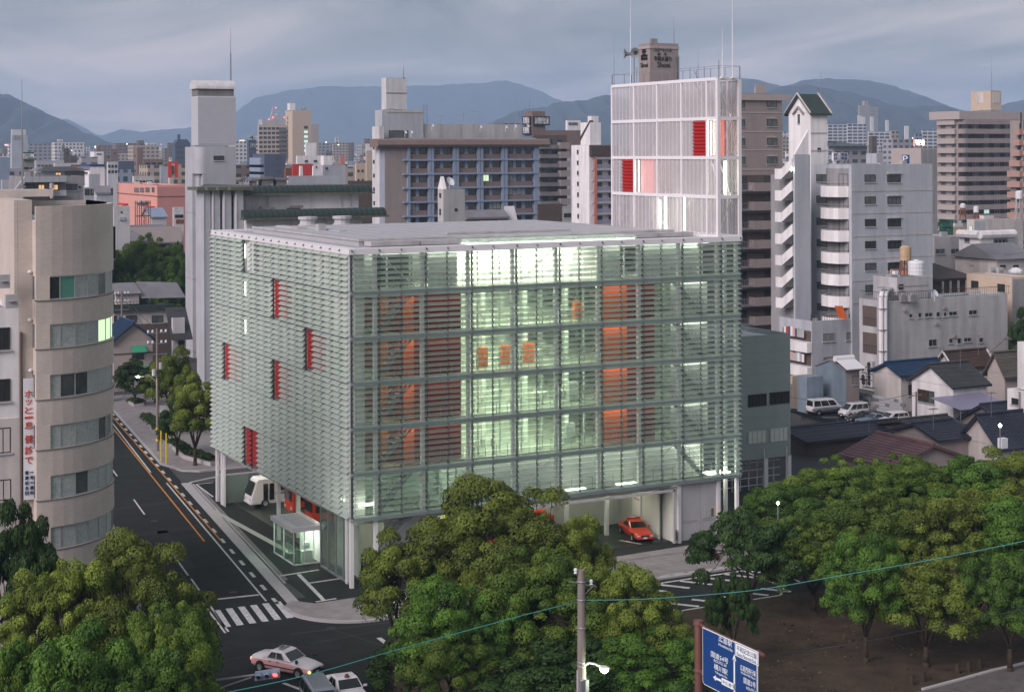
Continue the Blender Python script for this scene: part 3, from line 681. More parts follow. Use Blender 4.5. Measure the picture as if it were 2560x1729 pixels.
# red panels in the left facade
for ya,yb,s in ((13.9,17.8,4),(5.9,9.8,3),(27.9,31.8,2),(13.9,17.8,2),(21.9,25.8,0)):
    b=MB();z0=lev[s]+.18;z1=lev[s+1]-.16;n=9;b.box(.22,ya,z0,.30,yb,z1)
    for q in range(n):
        a=z0+(z1-z0)*q/n;c=z0+(z1-z0)*(q+1)/n
        b.extr([(.219,ya,a+.02),(.05,ya,a+.10),(.219,ya,c-.02)],(0,yb-ya,0))
    P(b,'red_panel','red_panel')
wall(.30,23.9,lev[5]+.2,.34,25.7,ZT-.5,'in_white')
# external stairs left (spiral-ish corner) and right (zigzag), behind the louvres
def flight(x0,z0,x1,z1,y0,y1,n=11,m='frame_st'):
    b=MB()
    for k in range(n):
        xa=x0+(x1-x0)*k/n;xb=x0+(x1-x0)*(k+1)/n;z=z0+(z1-z0)*(k+1)/n
        b.box(xa,y0,z-.05,xb,y1,z)
    for y in (y0,y1): 
        b.add([(x0,y-.02,z0-.25),(x1,y-.02,z1-.25),(x1,y-.02,z1),(x0,y-.02,z0),(x0,y+.02,z0-.25),(x1,y+.02,z1-.25),(x1,y+.02,z1),(x0,y+.02,z0)],[(0,1,2,3),(7,6,5,4),(0,4,5,1),(3,2,6,7),(0,3,7,4),(1,5,6,2)])
        b.tube((x0,y,z0+.95),(x1,y,z1+.95),.025,None,4)
        for k in range(0,n+1,3): b.tube((x0+(x1-x0)*k/n,y,z0+(z1-z0)*k/n),(x0+(x1-x0)*k/n,y,z0+.95+(z1-z0)*k/n),.02,None,4)
    P(b,'stair_flight',m)
for i in range(5):
    flight(33.2,lev[i],29.9,lev[i]+FH,.6,1.25)
    b=MB();b.box(33.2,.6,lev[i+1]-.08,34.6,1.25,lev[i+1]);b.tube((30.2,.62,lev[i+1]+1),(33.9,.62,lev[i+1]+1),.025,None,4)
    for k in range(4): b.tube((30.4+k*1.1,.62,lev[i+1]),(30.4+k*1.1,.62,lev[i+1]+1),.02,None,4)
    P(b,'stair_landing','frame_st')
for i in range(6):
    flight(2.4,(lev[i-1] if i else 2.0)+.3,5.6,lev[i],.6,1.25,9)
# railings on the gallery edge
for i in range(6):
    b=MB();z=lev[i]
    for hh in (.5,1.05): b.tube((2.2,1.35,z+hh),(34.2,1.35,z+hh),.02,None,4)
    x=2.2
    while x<34.3: b.box(x-.02,1.33,z,x+.02,1.37,z+1.05);x+=1.0
    P(b,'railing','frame_st')
# braces
b=MB()
for (x0,z0,x1,z1) in ((2.6,lev[5]+3,5.9,lev[5]+.2),(22.6,lev[5]+3,26.2,lev[5]),(15,lev[5]+.2,18.4,lev[5]+3.1),(14.6,lev[0]+.3,18.2,lev[1]-.2),(26.4,lev[0]+.3,30,lev[1]-.2),(6.5,lev[0]+2.6,10,lev[0]+.2)): b=MB();b.tube((x0,.75,z0),(x1,.75,z1),.05,None,6);P(b,'brace','white_steel')
# corridor tube lamps seen as bright vertical strokes
tm=MB();tm.box(-.07,-.04,0,.07,.04,1.25);tme=tm.mesh('tube_lamp',M['tube'])
for i in range(6): ob('tube_lamp',tme,ST,(34.85,1.3,lev[i]+1.1))
for i in (3,4,5): ob('tube_lamp',tme,ST,(.70,27.6,lev[i]+1.2),R(90))
sm=MB();sm.lathe([(0,-.13),(.13,0),(0,.13)],8);sme=sm.mesh('wall_lamp',M['lamp_white'])
for i in (1,2,3,4): 
    ob('wall_lamp',sme,ST,(8.5,2.7,lev[i]+1.2));ob('wall_lamp',sme,ST,(31.0,2.6,lev[i]+2.6))
# ground floor garage
b=MB();b.box(.9,1.5,ZB-.75,34.6,34,ZB-.36);P(b,'soffit','garage')
b=MB()
for x in range(3,34,4):
    for y in (4,9,14,20,26,31): b.box(x,y,ZB-.79,x+.35,y+1.6,ZB-.755)
P(b,'ceiling_lamp','ceil')
b=MB();b.box(1.5,1.4,.01,34.5,34.5,.016);P(b,'garage_floor','pfloor')
b=MB();b.box(10.5,22,0,34.4,22.2,ZB-.76);b.box(22.5,9,0,22.8,22,ZB-.76);b.box(22.8,9,0,29.9,9.25,ZB-.76);P(b,'garage_wall','garage')
b=MB();b.box(29.9,.5,0,30.15,9,ZB-.4);b.box(29.35,2.3,0,29.5,9,ZB-.76);P(b,'garage_wall','garage')
# sliding doors at the right
for x0,x1 in ((30.35,32.35),(32.4,34.35)):
    b=MB();b.box(x0,.42,.15,x1,.5,4.9)
    d=P(b,'sliding_door','gdoor')
    p=MB();
    for z in (1.6,1.75): p.box(x0+.2,.405,z,x1-.3,.415,z+.03)
    P(p,'scuff_line','concrete_dk',parent=d)
b=MB();b.box(30.2,.36,4.9,34.5,.56,5.1);b.box(30.2,.36,0,30.34,.56,4.9);b.box(34.36,.36,0,34.5,.56,4.9);P(b,'door_frame','white_steel')
for k,(x,m) in enumerate(((32.75,'lt_grey'),(33.1,'frost'),(33.5,'moss'),(33.85,'tan'))):
    b=MB();b.box(x,.395,1.9,x+.24,.408,2.9 if k==3 else 2.6);P(b,'notice',m)
# folding door head rail over the garage mouth
b=MB();b.box(16,-.25,ZB-.65,29.4,-.1,ZB-.45);b.box(29.2,-.25,0.2,29.4,-.1,ZB-.45);P(b,'door_track','lt_grey')
# bare wall with switch boxes beside the red car
b=MB();b.box(29.2,5.0,1.4,29.33,6.4,3.3);P(b,'notice_board','in_white')
b=MB();
for k in range(3): b.box(29.17,5.2+k*.3,2.8,29.2,5.35+k*.3,2.95)
P(b,'alarm_lamp','red_paint')
b=MB();b.box(29.6,.2,.3,29.8,.45,1.2);P(b,'switch_box','dull_black')
# left ground floor: low green kiosk wall and glazed lobby
b=MB();b.box(.5,33.9,0,.62,35.3,2.6);b.box(.62,33.9,0,3.0,34.0,2.6);P(b,'kiosk_wall','slab_edge')
for y in (32.6,33.0,33.4):
    b=MB();b.tube((.3,y,0),(.3,y,4.9),.05,None,6);P(b,'drain_pipe','white_steel')
b=MB();b.box(.42,1.0,0,.46,7.6,ZB-.4);P(b,'lobby_glazing','glass_clear')
b=MB()
for y in (1.0,2.6,4.2,5.9,7.55): b.box(.36,y,0,.5,y+.1,ZB-.4)
b.box(.36,1,0,.5,7.6,.15);P(b,'lobby_frame','frame_st')
b=MB();b.box(1.8,3,0,2,7.6,ZB-.5);b.box(2,7.4,0,9,7.6,ZB-.5);P(b,'lobby_wall','garage')
b=MB();b.box(3.5,1.6,0,7.8,1.8,ZB-.5);P(b,'panelled_wall','gdoor')
# strip lamps under first level at the near corner
b=MB();b.box(.9,.6,ZB+.9,2.2,.72,ZB+1.08);P(b,'strip_lamp','tube')
b=MB();b.box(.62,1.6,ZB+.9,.70,3.6,ZB+1.02);P(b,'strip_lamp','tube')
b=MB();b.box(33.6,.9,ZB+.15,35.9,2.0,ZB+.22);P(b,'strip_lamp','tube')
b=MB();
for x in (19.5,24.4): b.box(x,.9,ZB+.2,x+1.8,1.3,ZB+.25)
P(b,'strip_lamp','tube')
# ------------------------------------------------------------------ the drying tower on the roof
TX0,TX1,TY0,TY1=34.2,L1,0.0,17.8;TH=13.66/4
TW=tag(ob('drill_tower',None,None,(0,0,ZT)),'white steel roof tower with mesh screens and red panels on the fire station','tower')
tv=[0,1.8,5.8,9.8,13.8,17.8]
b=MB()
for y in tv:
    w=.16 if y in (0,) else .1
    for x in (TX0,TX1): b.box(x-w,max(y-w,0),0,x+w,min(y+w,17.9) if y else w*2,13.66)
P(b,'tower_post','white_steel',parent=TW)
b=MB()
for k in range(5):
    z=TH*k
    for x in (TX0,TX1): b.box(x-.13,.33,z-.16,x+.13,17.7,z+.12)
    b.box(TX0+.18,.02,z-.16,TX1-.18,.28,z+.12);b.box(TX0+.18,17.6,z-.16,TX1-.18,17.86,z+.12)
P(b,'tower_beam','white_steel',parent=TW)
for k in range(4):
    z0=TH*k+.14;z1=TH*(k+1)-.18
    for j in range(5):
        ya,yb=tv[j]+.12,tv[j+1]-.12
        red=(k==2 and j==1) or (k==1 and j==4)
        if red:
            b=MB();ym=(ya+yb)/2
            if k==2: ra,rb,sa,sb=ya,ya+1.9,ya+1.95,yb
            else: ra,rb,sa,sb=ya,ya+1.9,ya+1.95,yb
            n=10;b.box(TX0-.05,ra,z0,TX0+.02,rb,z1)
            for q in range(n):
                a=z0+(z1-z0)*q/n;c=z0+(z1-z0)*(q+1)/n
                b.extr([(TX0-.051,ra,a+.02),(TX0-.22,ra,a+.13),(TX0-.051,ra,c-.02)],(0,rb-ra,0))
            P(b,'red_panel','red_panel',parent=TW)
            b=MB();b.box(TX0-.03,sa,z0,TX0,sb,z1);P(b,'screen','screen',parent=TW)
        else:
            b=MB();b.box(TX0-.03,ya,z0,TX0,yb,z1);P(b,'screen','screen',parent=TW)
            b=MB();b.box(TX1-.0,ya,z0,TX1+.03,yb,z1);P(b,'screen','screen',parent=TW)
        b=MB();n=6 if yb-ya>2 else 3
        for q in range(1,n):
            y=ya+(yb-ya)*q/n;b.box(TX0-.05,y-.02,z0,TX0-.031,y+.02,z1);b.box(TX1-.06,y-.025,z0,TX1-.02,y+.025,z1)
        P(b,'screen_rib','white_steel',parent=TW)
    b=MB();b.box(TX0+.2,.10,z0,TX1-.2,.13,z1);P(b,'screen','screen',parent=TW)
# red screens lit from behind
b=MB();b.box(TX0+.28,.32,TH*2+.14,TX0+.34,1.35,TH*3-.18);b.box(TX0+.35,.30,TH*2+.14,TX0+.75,.36,TH*3-.18);P(b,'red_screen','red_glow',parent=TW)
b=MB();b.box(TX0+.28,10.9,TH*1+.14,TX0+.34,13.1,TH*2-.18);P(b,'red_screen','red_glow',parent=TW)
b=MB();b.box(TX0+.28,9.95,TH*1+.14,TX0+.34,10.88,TH*2-.18);P(b,'red_screen','red_glow_dim',parent=TW)
for y,k in ((1.4,2),(13.3,1),(.5,2)):
    b=MB();b.box(TX0+.12,y,TH*k+.2,TX0+.17,y+.05,TH*(k+1)-.25);P(b,'tower_lamp','lamp_white',parent=TW)
b=MB();b.box(TX0+.3,.32,TH*2+.3,TX0+.36,.36,TH*3-.4)
P(b,'tower_lamp','tube',parent=TW)
for (y,k,w,s) in ((1.45,2,.1,3),(1.0,1,.08,3),(13.0,1,.07,2),(9.2,0,.3,3),(6.2,0,.25,3),(10.2,0,.3,2.6)):
    b=MB();b.box(TX0+.5,y,TH*k+.3,TX0+.6,y+w,TH*k+.3+s);P(b,'tower_lamp','tube',parent=TW)
b=MB();b.box(TX0+.9,.5,TH*1+.2,TX0+1.1,.6,TH*2-.3);P(b,'tower_lamp','tube',parent=TW)
b=MB();
for k in range(4):
    for j,(ya,yb) in enumerate(zip(tv[:-1],tv[1:])):
        b=MB()
        if (k+j)%2: b.tube((TX0+1.2,ya,TH*k+.1),(TX0+1.2,yb,TH*(k+1)-.2),.05,None,5)
        else: b.tube((TX0+1.2,yb,TH*k+.1),(TX0+1.2,ya,TH*(k+1)-.2),.05,None,5)
        P(b,'brace','white_steel',parent=TW)
for k in (3,1): b=MB();b.tube((TX0+.25,1.7,TH*k+3.2),(TX0+.25,.1,TH*k+.6),.07,None,5);P(b,'brace','white_steel',parent=TW)
# caged ladder
b=MB()
for s in (7.55,7.05+.95): b.tube((TX0+.3,s,0),(TX0+.3,s,13.6),.03,None,4)
z=.3
while z<13.5: b.tube((TX0+.3,7.55,z),(TX0+.3,8.0,z),.03,None,4);z+=.45
P(b,'ladder','white_steel',parent=TW)
def tstair(y0,z0,y1,z1):
    b=MB();n=9
    for k in range(n):
        ya=y0+(y1-y0)*k/n;yb=y0+(y1-y0)*(k+1)/n;z=z0+(z1-z0)*(k+1)/n;b.box(TX0+1,ya,z-.04,TX0+1.8,yb,z)
    b.tube((TX0+1,y0,z0),(TX0+1,y1,z1),.06,None,4);b.tube((TX0+1,y0,z0+.9),(TX0+1,y1,z1+.9),.03,None,4);P(b,'stair_flight','steel',parent=TW)
tstair(13.4,TH*2,10.2,TH*3);tstair(2.4,TH*3,5.3,TH*4);tstair(13.0,0,10.2,TH)
# guard rail round the tower top, unequal posts
b=MB();z=13.75
for (x0,y0,x1,y1) in ((TX0,0,TX1,0),(TX0,0,TX0,17.8),(TX1,0,TX1,17.8),(TX0,17.8,TX1,17.8)):
    b.tube((x0,y0,z+1.0),(x1,y1,z+1.0),.02,None,4)
    L=math.hypot(x1-x0,y1-y0);n=max(1,int(L/2))
    for q in range(n+1): b.tube((x0+(x1-x0)*q/n,y0+(y1-y0)*q/n,z-.1),(x0+(x1-x0)*q/n,y0+(y1-y0)*q/n,z+1.0+(.5 if x0==x1==TX0 and q%3==0 else 0)),.03,None,4)
P(b,'guard_rail','steel',parent=TW)
zt=ZT+13.7
def tpx(u,v): y,z=onX(u,v,TX0);return y,z
for lab,(u,vt,vb),xx in (('thin whip antenna at the left end of the roof tower',(1537,88,214),TX0),('tall pale pole rising past the horn loudspeakers on the roof tower',(1579,-40,212),TX0+1.2),('slim antenna behind the roof tower railing, middle',(1747,125,205),TX0+.9),('grey stick antenna left of the tallest pole on the roof tower',(1808,72,202),TX0+.2),('tallest white pole at the right corner of the roof tower',(1834,-60,200),TX1-.8)):
    y,z=onX(u,vt,xx);mast(lab,xx,y,zt,max(1,z-zt),.05 if 'tall' in lab or 'stick' in lab else .03,'white_steel' if 'pole' in lab else 'steel')
# horn loudspeakers
y,z=onX(1587,160,TX0+.3)
hs=thing('horn_loudspeakers','pair of grey horn loudspeakers on a post above the roof tower','loudspeaker',(TX0+.3,y,zt))
b=MB();b.tube((0,0,0),(0,0,z-zt+.9),.06,None,6);b.tube((-.0,-.7,z-zt+.75),(0,.7,z-zt+.75),.04,None,5);P(b,'post','steel',parent=hs)
for s in (-1,1):
    b=MB();n=10;prof=[(.08,0),(.12,.15),(.2,.35),(.42,.5)]
    vs=[];base=Vector((0,s*.55,z-zt+.85))
    dirv=Vector((-.75,s*.5-.15,.05)).normalized();xx=dirv.orthogonal().normalized();yy=dirv.cross(xx)
    for r_,d_ in prof:
        for q in range(n): a=2*math.pi*q/n;vs.append(base+dirv*(d_*1.3)+xx*(r_*1.2*math.cos(a))+yy*(r_*1.2*math.sin(a)))
    fs=[(j*n+q,j*n+(q+1)%n,(j+1)*n+(q+1)%n,(j+1)*n+q) for j in range(3) for q in range(n)]+[tuple(range(n))]
    b.add(vs,fs);P(b,'horn','steel',parent=hs)
# ------------------------------------------------------------------ grey-green annex on columns to the right of the station
ax,ay=37.2,13.5
def onYa(u,v): return onY(u,v,ay)
xr,zt_=onYa(1972,838);_,zb_=onYa(1972,1143)
AN=thing('annex','grey green metal clad annex on white columns beside the fire station','building',(ax,ay,0))
b=MB();b.box(0,0,zb_,xr-ax,18,zt_-.5);b.box(0,0,zt_-.5,.15,18,zt_);b.box(0,0,zt_-.5,xr-ax,.15,zt_);b.box(xr-ax-.15,.15,zt_-.5,xr-ax,18,zt_);b.box(.15,17.85,zt_-.5,xr-ax-.15,18,zt_);b.build('wall',M['annex_grey'],AN)
b=MB();b.box(.15,.15,zt_-.5,xr-ax-.15,17.85,zt_-.46);b.build('roof',M['grey_white'],AN)
A=T();A.o=AN;A.x,A.y=ax,ay;A.H=zt_
aw=crop(1380,940,3.413)
for (a,b_,c,d,m) in ((1655,175,1810,280,'pane_dark'),(1840,155,2010,260,'pane_dark'),(1652,480,1810,598,'pane_bright'),(1840,462,1992,582,'pane_bright')):
    winpx(A,'f',aw,a,b_,c,d,pm=m,div=4 if m=='pane_bright' else 6,fm='frame_alu' if m=='pane_bright' else 'frame_dark',sill=False)
b=MB()
for z in np.arange(zb_+.9,zt_-.6,1.05): b.box(0,-.012,z,xr-ax,0.0,z+.02)
b.build('panel_joint',M['frame_st'],AN)
cmx=MB();cmx.box(-.2,-.2,0,.2,.2,zb_);cmm=cmx.mesh('column',M['white_steel'])
for u in (1640+0,1907,1965):
    x,_=onY(u,1200,ay+.3);
    if u>1700: ob('column',cmm,AN,(x-ax,.3,0))
ob('column',cmm,AN,(.5,.3,0))
b=MB()
for u in (1905,1961): 
    x,_=onY(u,1200,ay-.3);b.tube((x-ax,-.3,zb_-3.5),(x-ax,-.3,zb_+1.0),.06,None,6)
b.build('drain_pipe',M['white_steel'],AN)
b=MB()
for z in np.arange(.5,zb_-.3,.75): b.box(.6,1.2,z,xr-ax-.4,1.25,z+.08)
for x in np.arange(.6,xr-ax-.3,1.0): b.box(x,1.15,.1,x+.05,1.3,zb_-.2)
b.build('lattice_screen',M['white_steel'],AN)
b=MB();b.box(.4,6,1,xr-ax-.4,6.2,zb_-.3);b.build('back_wall',M['grey'],AN)
# ------------------------------------------------------------------ neighbours
def frange(a,b,s):
    r=[];x=a
    while x<b-1e-6: r.append(x);x+=s
    return r
def ribs(t,name,x0,y,x1,z0,z1,dz,m,d=.06,face='f'):
    b=MB();z=z0
    while z<z1:
        if face=='f': b.box(x0,y-d,z,x1,y+.01,z+dz*.5)
        else: b.box(y-d,x0,z,y+.01,x1,z+dz*.5)
        z+=dz
    return b.build(name,M[m],t.o)
# --- curved beige tiled building, left foreground
def beige():
    d=115;ps=D(282,500,d);rr=ray(282,500);n=Vector((rr[1],-rr[0]));n.normalize();Rr=6.2
    cx_,cy_=ps[0]-Rr*n.x,ps[1]-Rr*n.y
    t=T();t.y=cy_-Rr;x1,zt=onY(88,507,t.y);t.x=x1
    t.o=thing('curved_building','beige tiled building with a rounded corner and curved window bands, left foreground','building',(t.x,t.y,0))
    cx,cy=cx_-t.x,Rr
    def outline(o=0,arcn=14): # inset o
        pts=[(0,o)]+[(cx+(Rr-o)*math.sin(R(a)),cy-(Rr-o)*math.cos(R(a))) for a in np.linspace(0,90,arcn)]+[(cx+Rr-o,13),(0,13)]
        return pts
    wx,_=onY(r7(207,0)[0],900,t.y);wx-=t.x
    bands=[]
    for y0,y1 in ((345,445),(550,652),(765,867),(980,1080),(1195,1295),(1415,1510)):
        za=onY(121,r7(0,y1)[1],t.y)[1];zb=onY(121,r7(0,y0)[1],t.y)[1];bands.append((za,zb))
    bands.append((bands[-1][0]-3.7,bands[-1][1]-3.7));bands=[(a,b) for a,b in bands if a>.3][::-1]
    z=0
    for k,(za,zb) in enumerate(bands):
        b=MB();b.prism(outline(),z,za);b.build('wall',M['tile_wall'],t.o)
        b=MB();b.prism([(0,0),(wx,0),(wx,.5),(0,.5)],za,zb);b.build('wall',M['tile_wall'],t.o)
        b=MB();b.prism(outline(.9),za,zb);b.build('inner_wall',M['concrete_dk'],t.o)
        b=MB();b.prism([p for p in outline(-.05)[:-2]]+[(cx+Rr-.3,Rr),(cx,.4),(0,.4)],za-.08,za-.003);b.build('window_sill',M['concrete_dk'],t.o)
        # panes: along the flat part then round the corner
        path=[];x=wx
        while x<cx: path.append((x,.12));x+=1.15
        for a in np.arange(2,90,10.5): path.append((cx+(Rr-.12)*math.sin(R(a)),cy-(Rr-.12)*math.cos(R(a))))
        rr_=random.Random(k*3+1)
        for i,(p,q) in enumerate(zip(path[:-1],path[1:])):
            nm='pane_curtain' if rr_.random()<.62 else ('pane_mid' if rr_.random()<.7 else 'pane_dark')
            if k==len(bands)-2 and 4<=i<=6: nm='pane_lit'
            if k==len(bands)-1 and i in(1,): nm='green_blind'
            f=MB();e=.045
            f.tube((p[0],p[1],za),(p[0],p[1],zb),e,None,4);f.tube((p[0],p[1],zb-.04),(q[0],q[1],zb-.04),e,None,4);f.tube((p[0],p[1],za+.04),(q[0],q[1],za+.04),e,None,4)
            w=f.build('window',M['frame_alu'],t.o)
            # curtain folds built as a zigzag sheet
            g_=MB();n_=1
            g_.add([(p[0],p[1]+.01,za+.05),(q[0],q[1]+.01,za+.05),(q[0],q[1]+.01,zb-.05),(p[0],p[1]+.01,zb-.05)],[(0,1,2,3)])
            g_.build('pane',M['curtains'] if nm=='pane_curtain' else M[nm],w)
        z=zb
    ztop=zt
    b=MB();b.prism(outline(),z,ztop-1.0);b.build('wall',M['tile_wall'],t.o)
    b=MB();o=outline();i_=outline(.3)
    for a in range(len(o)-2):
        b.prism([o[a],o[a+1],i_[a+1],i_[a]],ztop-1,ztop)
    b.box(0,12.7,ztop-1,cx+Rr,13,ztop);b.box(cx+Rr-.3,Rr,ztop-1,cx+Rr,12.7,ztop);b.build('parapet',M['tile_wall'],t.o)
    b=MB();b.prism(outline(.32),ztop-1,ztop-.95);b.build('roof',M['grey_white'],t.o)
    # recessed strip with the banner, and the side wing to the left
    xl,_=onY(44,507,t.y+1.2);xl-=t.x
    b=MB();b.box(xl,1.2,0,-.01,13,ztop+.4);b.build('wall',M['tile_wall'],t.o);b=MB();b.box(xl,9.5,ztop+.41,cx+2.8,13.0,ztop+.9);b.build('penthouse',M['tile_wall'],t.o)
    yl=onX(12,507,t.x+xl)[0]-t.y
    b=MB();b.box(xl-.02,1.25,0,xl-.25,yl,ztop+.4);b.build('side_wall',M['tile_wall'],t.o)
    for u,zz in ((72,670),(72,790),(72,916)):
        x,z=onY(u,zz,t.y+1.0);b=MB();b.lathe([(0,-.12),(.14,-.06),(.14,.06),(0,.12)],8,(x-t.x,1.0,z));b.build('wall_lamp',M['white_steel'],t.o)
    for u in (49,83):
        x,z=onY(u,820,t.y+1.1);b=MB();b.tube((x-t.x,1.08,.2),(x-t.x,1.08,z),.09,None,6);b.build('drain_pipe',M['dk_brown'],t.o)
    # banner
    x0,z1=onY(54,937,t.y+.9);x1_,z0=onY(79,1238,t.y+.9)
    bn=thing('banner','tall white banner with red and navy lettering on the curved beige building','banner',(x0,t.y+.9,z0))
    w=x1_-x0;h=z1-z0
    b=MB();b.box(0,0,0,w,.06,h);b.build('banner_sheet',M['sign_white'],bn)
    sp=[('ホ',.128,.058),('ッ',.195,.045),('と',.262,.055),('一',.322,.016),('息',.385,.06),('健',.50,.068),('診',.59,.068),('で',.675,.058)]
    for ch,f,hh in sp: text_fit(ch,w*(.78 if ch!='ッ' else .6),h*hh,bn,(w*.5,-.02,h*(1-f)),M['red_letter'])
    for q,s_ in enumerate(('一年一度の','健康記念日')):
        for k,ch in enumerate(s_): text_fit(ch,w*.33,h*(.03 if ch!='一' else .006),bn,(w*(.76-.47*q),-.02,h*(.225-.042*k)),M['navy_letter'])
    # roof rod and clutter
    x,y,z=D(55,505,121);mast('thin lightning rod rising from the curved beige building roof',x,y,ztop+1.0,(505-235)*121/4026,.07,'steel')
    # small wall sign near the corner top
    b=MB();p=D(276,545,115.5);b.box(p[0]-t.x-.1,p[1]-t.y-.3,ztop-4,p[0]-t.x+.25,p[1]-t.y+.2,ztop-1.7);b.build('wall_sign',M['dull_black'],t.o)
    # stain streaks
    return t
mcur=mat('curtains',(.40,.44,.42),.5,var=.28,sc=6.0);BG=None
BG=beige()
# --- white / beige neighbour at the left border
t=block('white_building','bluish white building with square windows at the left edge beside the beige one','building',-170,767,106,-260,44,M['white_wall'],parapet=.3)
for y0,y1 in ((560,658),(780,878),(988,1098),(1208,1300)): winpx(t,'f',r7,-30,y0,33,y1,pm='pane_dark' if y0<900 else 'pane_curtain')
z=fpx(t,0,r7(0,950)[1])[1];b=MB();b.box(-.04,-.06,0,t.LX+.05,.0,z);b.build('lower_cladding',M['kcream'],t.o)
for k,(x,y,w,h) in enumerate(((0,357,22,28),(33,440,18,30))):
    p=D(*r7(x+10,y+h+8),107);b=MB();b.box(-.4,-.2,0,.4,.2,.9);b.lathe([(0,0),(.26,0),(.26,.02)],10,(0,-.2,.45));tag(b.build('air_conditioner',M['lt_grey'],None,p),('upper' if k==0 else 'lower')+' air conditioner unit above the white building at the left edge','air conditioner')
# --- concrete tower of the telephone-exchange kind behind the station
def ctower():
    d=243;t=T();x,y,z=D(493,361,d);t.x,t.y,t.H=x,y,z;x2=onY(590,361,y)[0]
    t.o=thing('concrete_tower','tall grey concrete tower with a ribbed metal head and barrel vault cap','tower',(x,y,0))
    LX=x2-x;LY=onX(458,361,x)[0]-y
    r=1.2;pts=[(r-r*math.cos(R(a)),r-r*math.sin(R(a))) for a in range(0,91,15)]+[(LX,0),(LX,LY)]+[(r-r*math.sin(R(a)),LY-r+r*math.cos(R(a))) for a in range(0,91,15)]
    # cut channel in the long face : two prisms
    z0=onX(475,887,x)[1];z1=onX(475,428,x)[1]
    ya=onX(505,600,x)[0]-y
    b=MB();b.prism(pts,z1,z);b.build('wall',M['concrete'],t.o)
    c1=fpx(t,0,600)[0]
    cx0=onY(506,600,y)[0]-x
    pts2=[(0,LY*.35),(0,LY-1)]+[(r-r*math.sin(R(a)),LY-r+r*math.cos(R(a))) for a in range(0,91,15)]+[(LX,LY),(LX,0),(cx0,0),(cx0,.9),(.5,.9),(.5,LY*.35)]
    b=MB();b.prism(pts2[::-1],max(z0,0),z1);b.build('shaft_wall',M['concrete'],t.o)
    # head
    hz0=z+.25;hx=0.2;hl=LX;hy=onX(479,361,x+hx)[0]-y;zt=fpx(t,500,234)[1]
    b=MB();b.box(hx,.1,hz0,hl,hy,zt);b.build('head',M['rib_metal'],t.o)
    b=MB();q=hz0+.2
    while q<zt-.2: b.box(hx-.04,.05,q,hl+.03,.11,q+.16);b.box(hx-.04,.11,q,hx+.01,hy,q+.16);q+=.3
    b.build('ribbed_cladding',M['rib_metal'],t.o)
    cyl=hy/2;za=zt+.5;b=MB();rr=hy/2
    prof=[(cyl-rr*math.cos(R(a)),za+.6+rr*.75*math.sin(R(a))) for a in range(0,181,15)]
    b.extr([(hx-.3,a,c) for a,c in prof],(hl-hx+.3,0,0));b.build('vault_roof',M['grey_white'],t.o)
    b=MB();b.box(hx,.3,zt-.02,hl-.2,hy-.3,za+.62);b.build('vault_base',M['concrete_dk'],t.o)
    winpx(t,'f',r1,1772,777,1855,815,pm='pane_dark')
    for zz in (z1-6,z1-16,z1-27):
        b=MB();b.box(-.02,1,zz,.02,LY-1,zz+.05);b.build('joint',M['concrete_dk'],t.o)
    mast('lightning rod on the barrel vault of the concrete tower',x+LX-.2,y+hy/2,za+1.5,(192-100)*d/4026+3,.12)
    # sloping buttress
    b=MB();b.extr([(LX,0,z-6),(LX+5.5,0,z-17),(LX,0,z-17)],(0,3,0));b.build('buttress',M['concrete'],t.o)
ctower()
# --- hall with dark rounded eaves behind the station
t=block('eaved_hall','pale hall with two tiers of dark green rounded metal eaves behind the fire station','building',614,479,206,515,896,M['grey_white'],parapet=0)
def eave(t,x0,x1,z,yfr=0,left=None,name='eave',h=1.0,out=1.2):
    n=8;prof=[(-out*math.cos(R(a)),h*math.sin(R(a))) for a in np.linspace(0,90,n)]
    b=MB();b.extr([(x0-out*.6,yfr+p,z+q) for p,q in prof]+[(x0-out*.6,yfr,z)],(x1-x0+out*.6,0,0))
    if left: b.extr([(x0+p,yfr-.4,z+q) for p,q in prof][::-1]+[(x0,yfr-.4,z)],(0,left,0))
    b.build(name,M['grn_black'],t.o,smooth=False)
    g=MB();
    for x in frange(x0,x1,.75): 
        g.add([(x,yfr+p*1.03-.02,z+q*1.03) for p,q in prof]+[(x+.09,yfr+p*1.03-.02,z+q*1.03) for p,q in prof],[(i,i+1,n+i+1,n+i) for i in range(n-1)])
    g.build('eave_ribs',M['dull_black'],t.o,kind='stuff')
    s=MB();s.box(x0-out*.75,yfr-out-.1,z-.22,x1+.3,yfr+.0,z);s.build('gutter',M['moss'],t.o)
zE=t.H
eave(t,0,t.LX+1.5,zE,0,left=t.LY)
b=MB();b.box(-.2,0,zE,t.LX,t.LY,zE+.9);b.build('roof',M['roofgrey'],t.o)
xa,za=fpx(t,615,540,-5);xb,_=fpx(t,957,540,-5)
b=MB();b.box(xa,-5,0,xb-3,-.02,za);b.build('wall',M['grey_white'],t.o)
eave(t,xa,xb,za,-5)
for c,dz in ((r2(845,0)[0],.08),(r2(920,0)[0],.08),(r2(228,0)[0],.1)):
    x=fpx(t,c,520)[0];b=MB();b.box(x-.12,-.1,za+1,x+.12,.01,zE-.4);b.build('pilaster',M['lt_grey'],t.o)
for k,(x0,x1,y0,y1) in enumerate(((90,155,975,1030),(165,275,962,1022),(290,400,970,1025),(0,45,965,1010),(195,285,1212,1262),(405,520,1202,1258))):
    (u0,v0),(u1,v1)=r2(x0,y0),r2(x1,y1);o=3 if k<4 else -3.5
    a,zz=fpx(t,u0,v1,o);c,_=fpx(t,u1,v1,o);z2=fpx(t,u0,v0,o)[1]
    b=MB();b.box(a+.3,o,zz-1,c-.3,o+1.6,z2-.3);b.box(a,o-.2,z2-.3,c,o+1.8,z2);b.build('roof_vent',M['concrete_dk'],t.o)
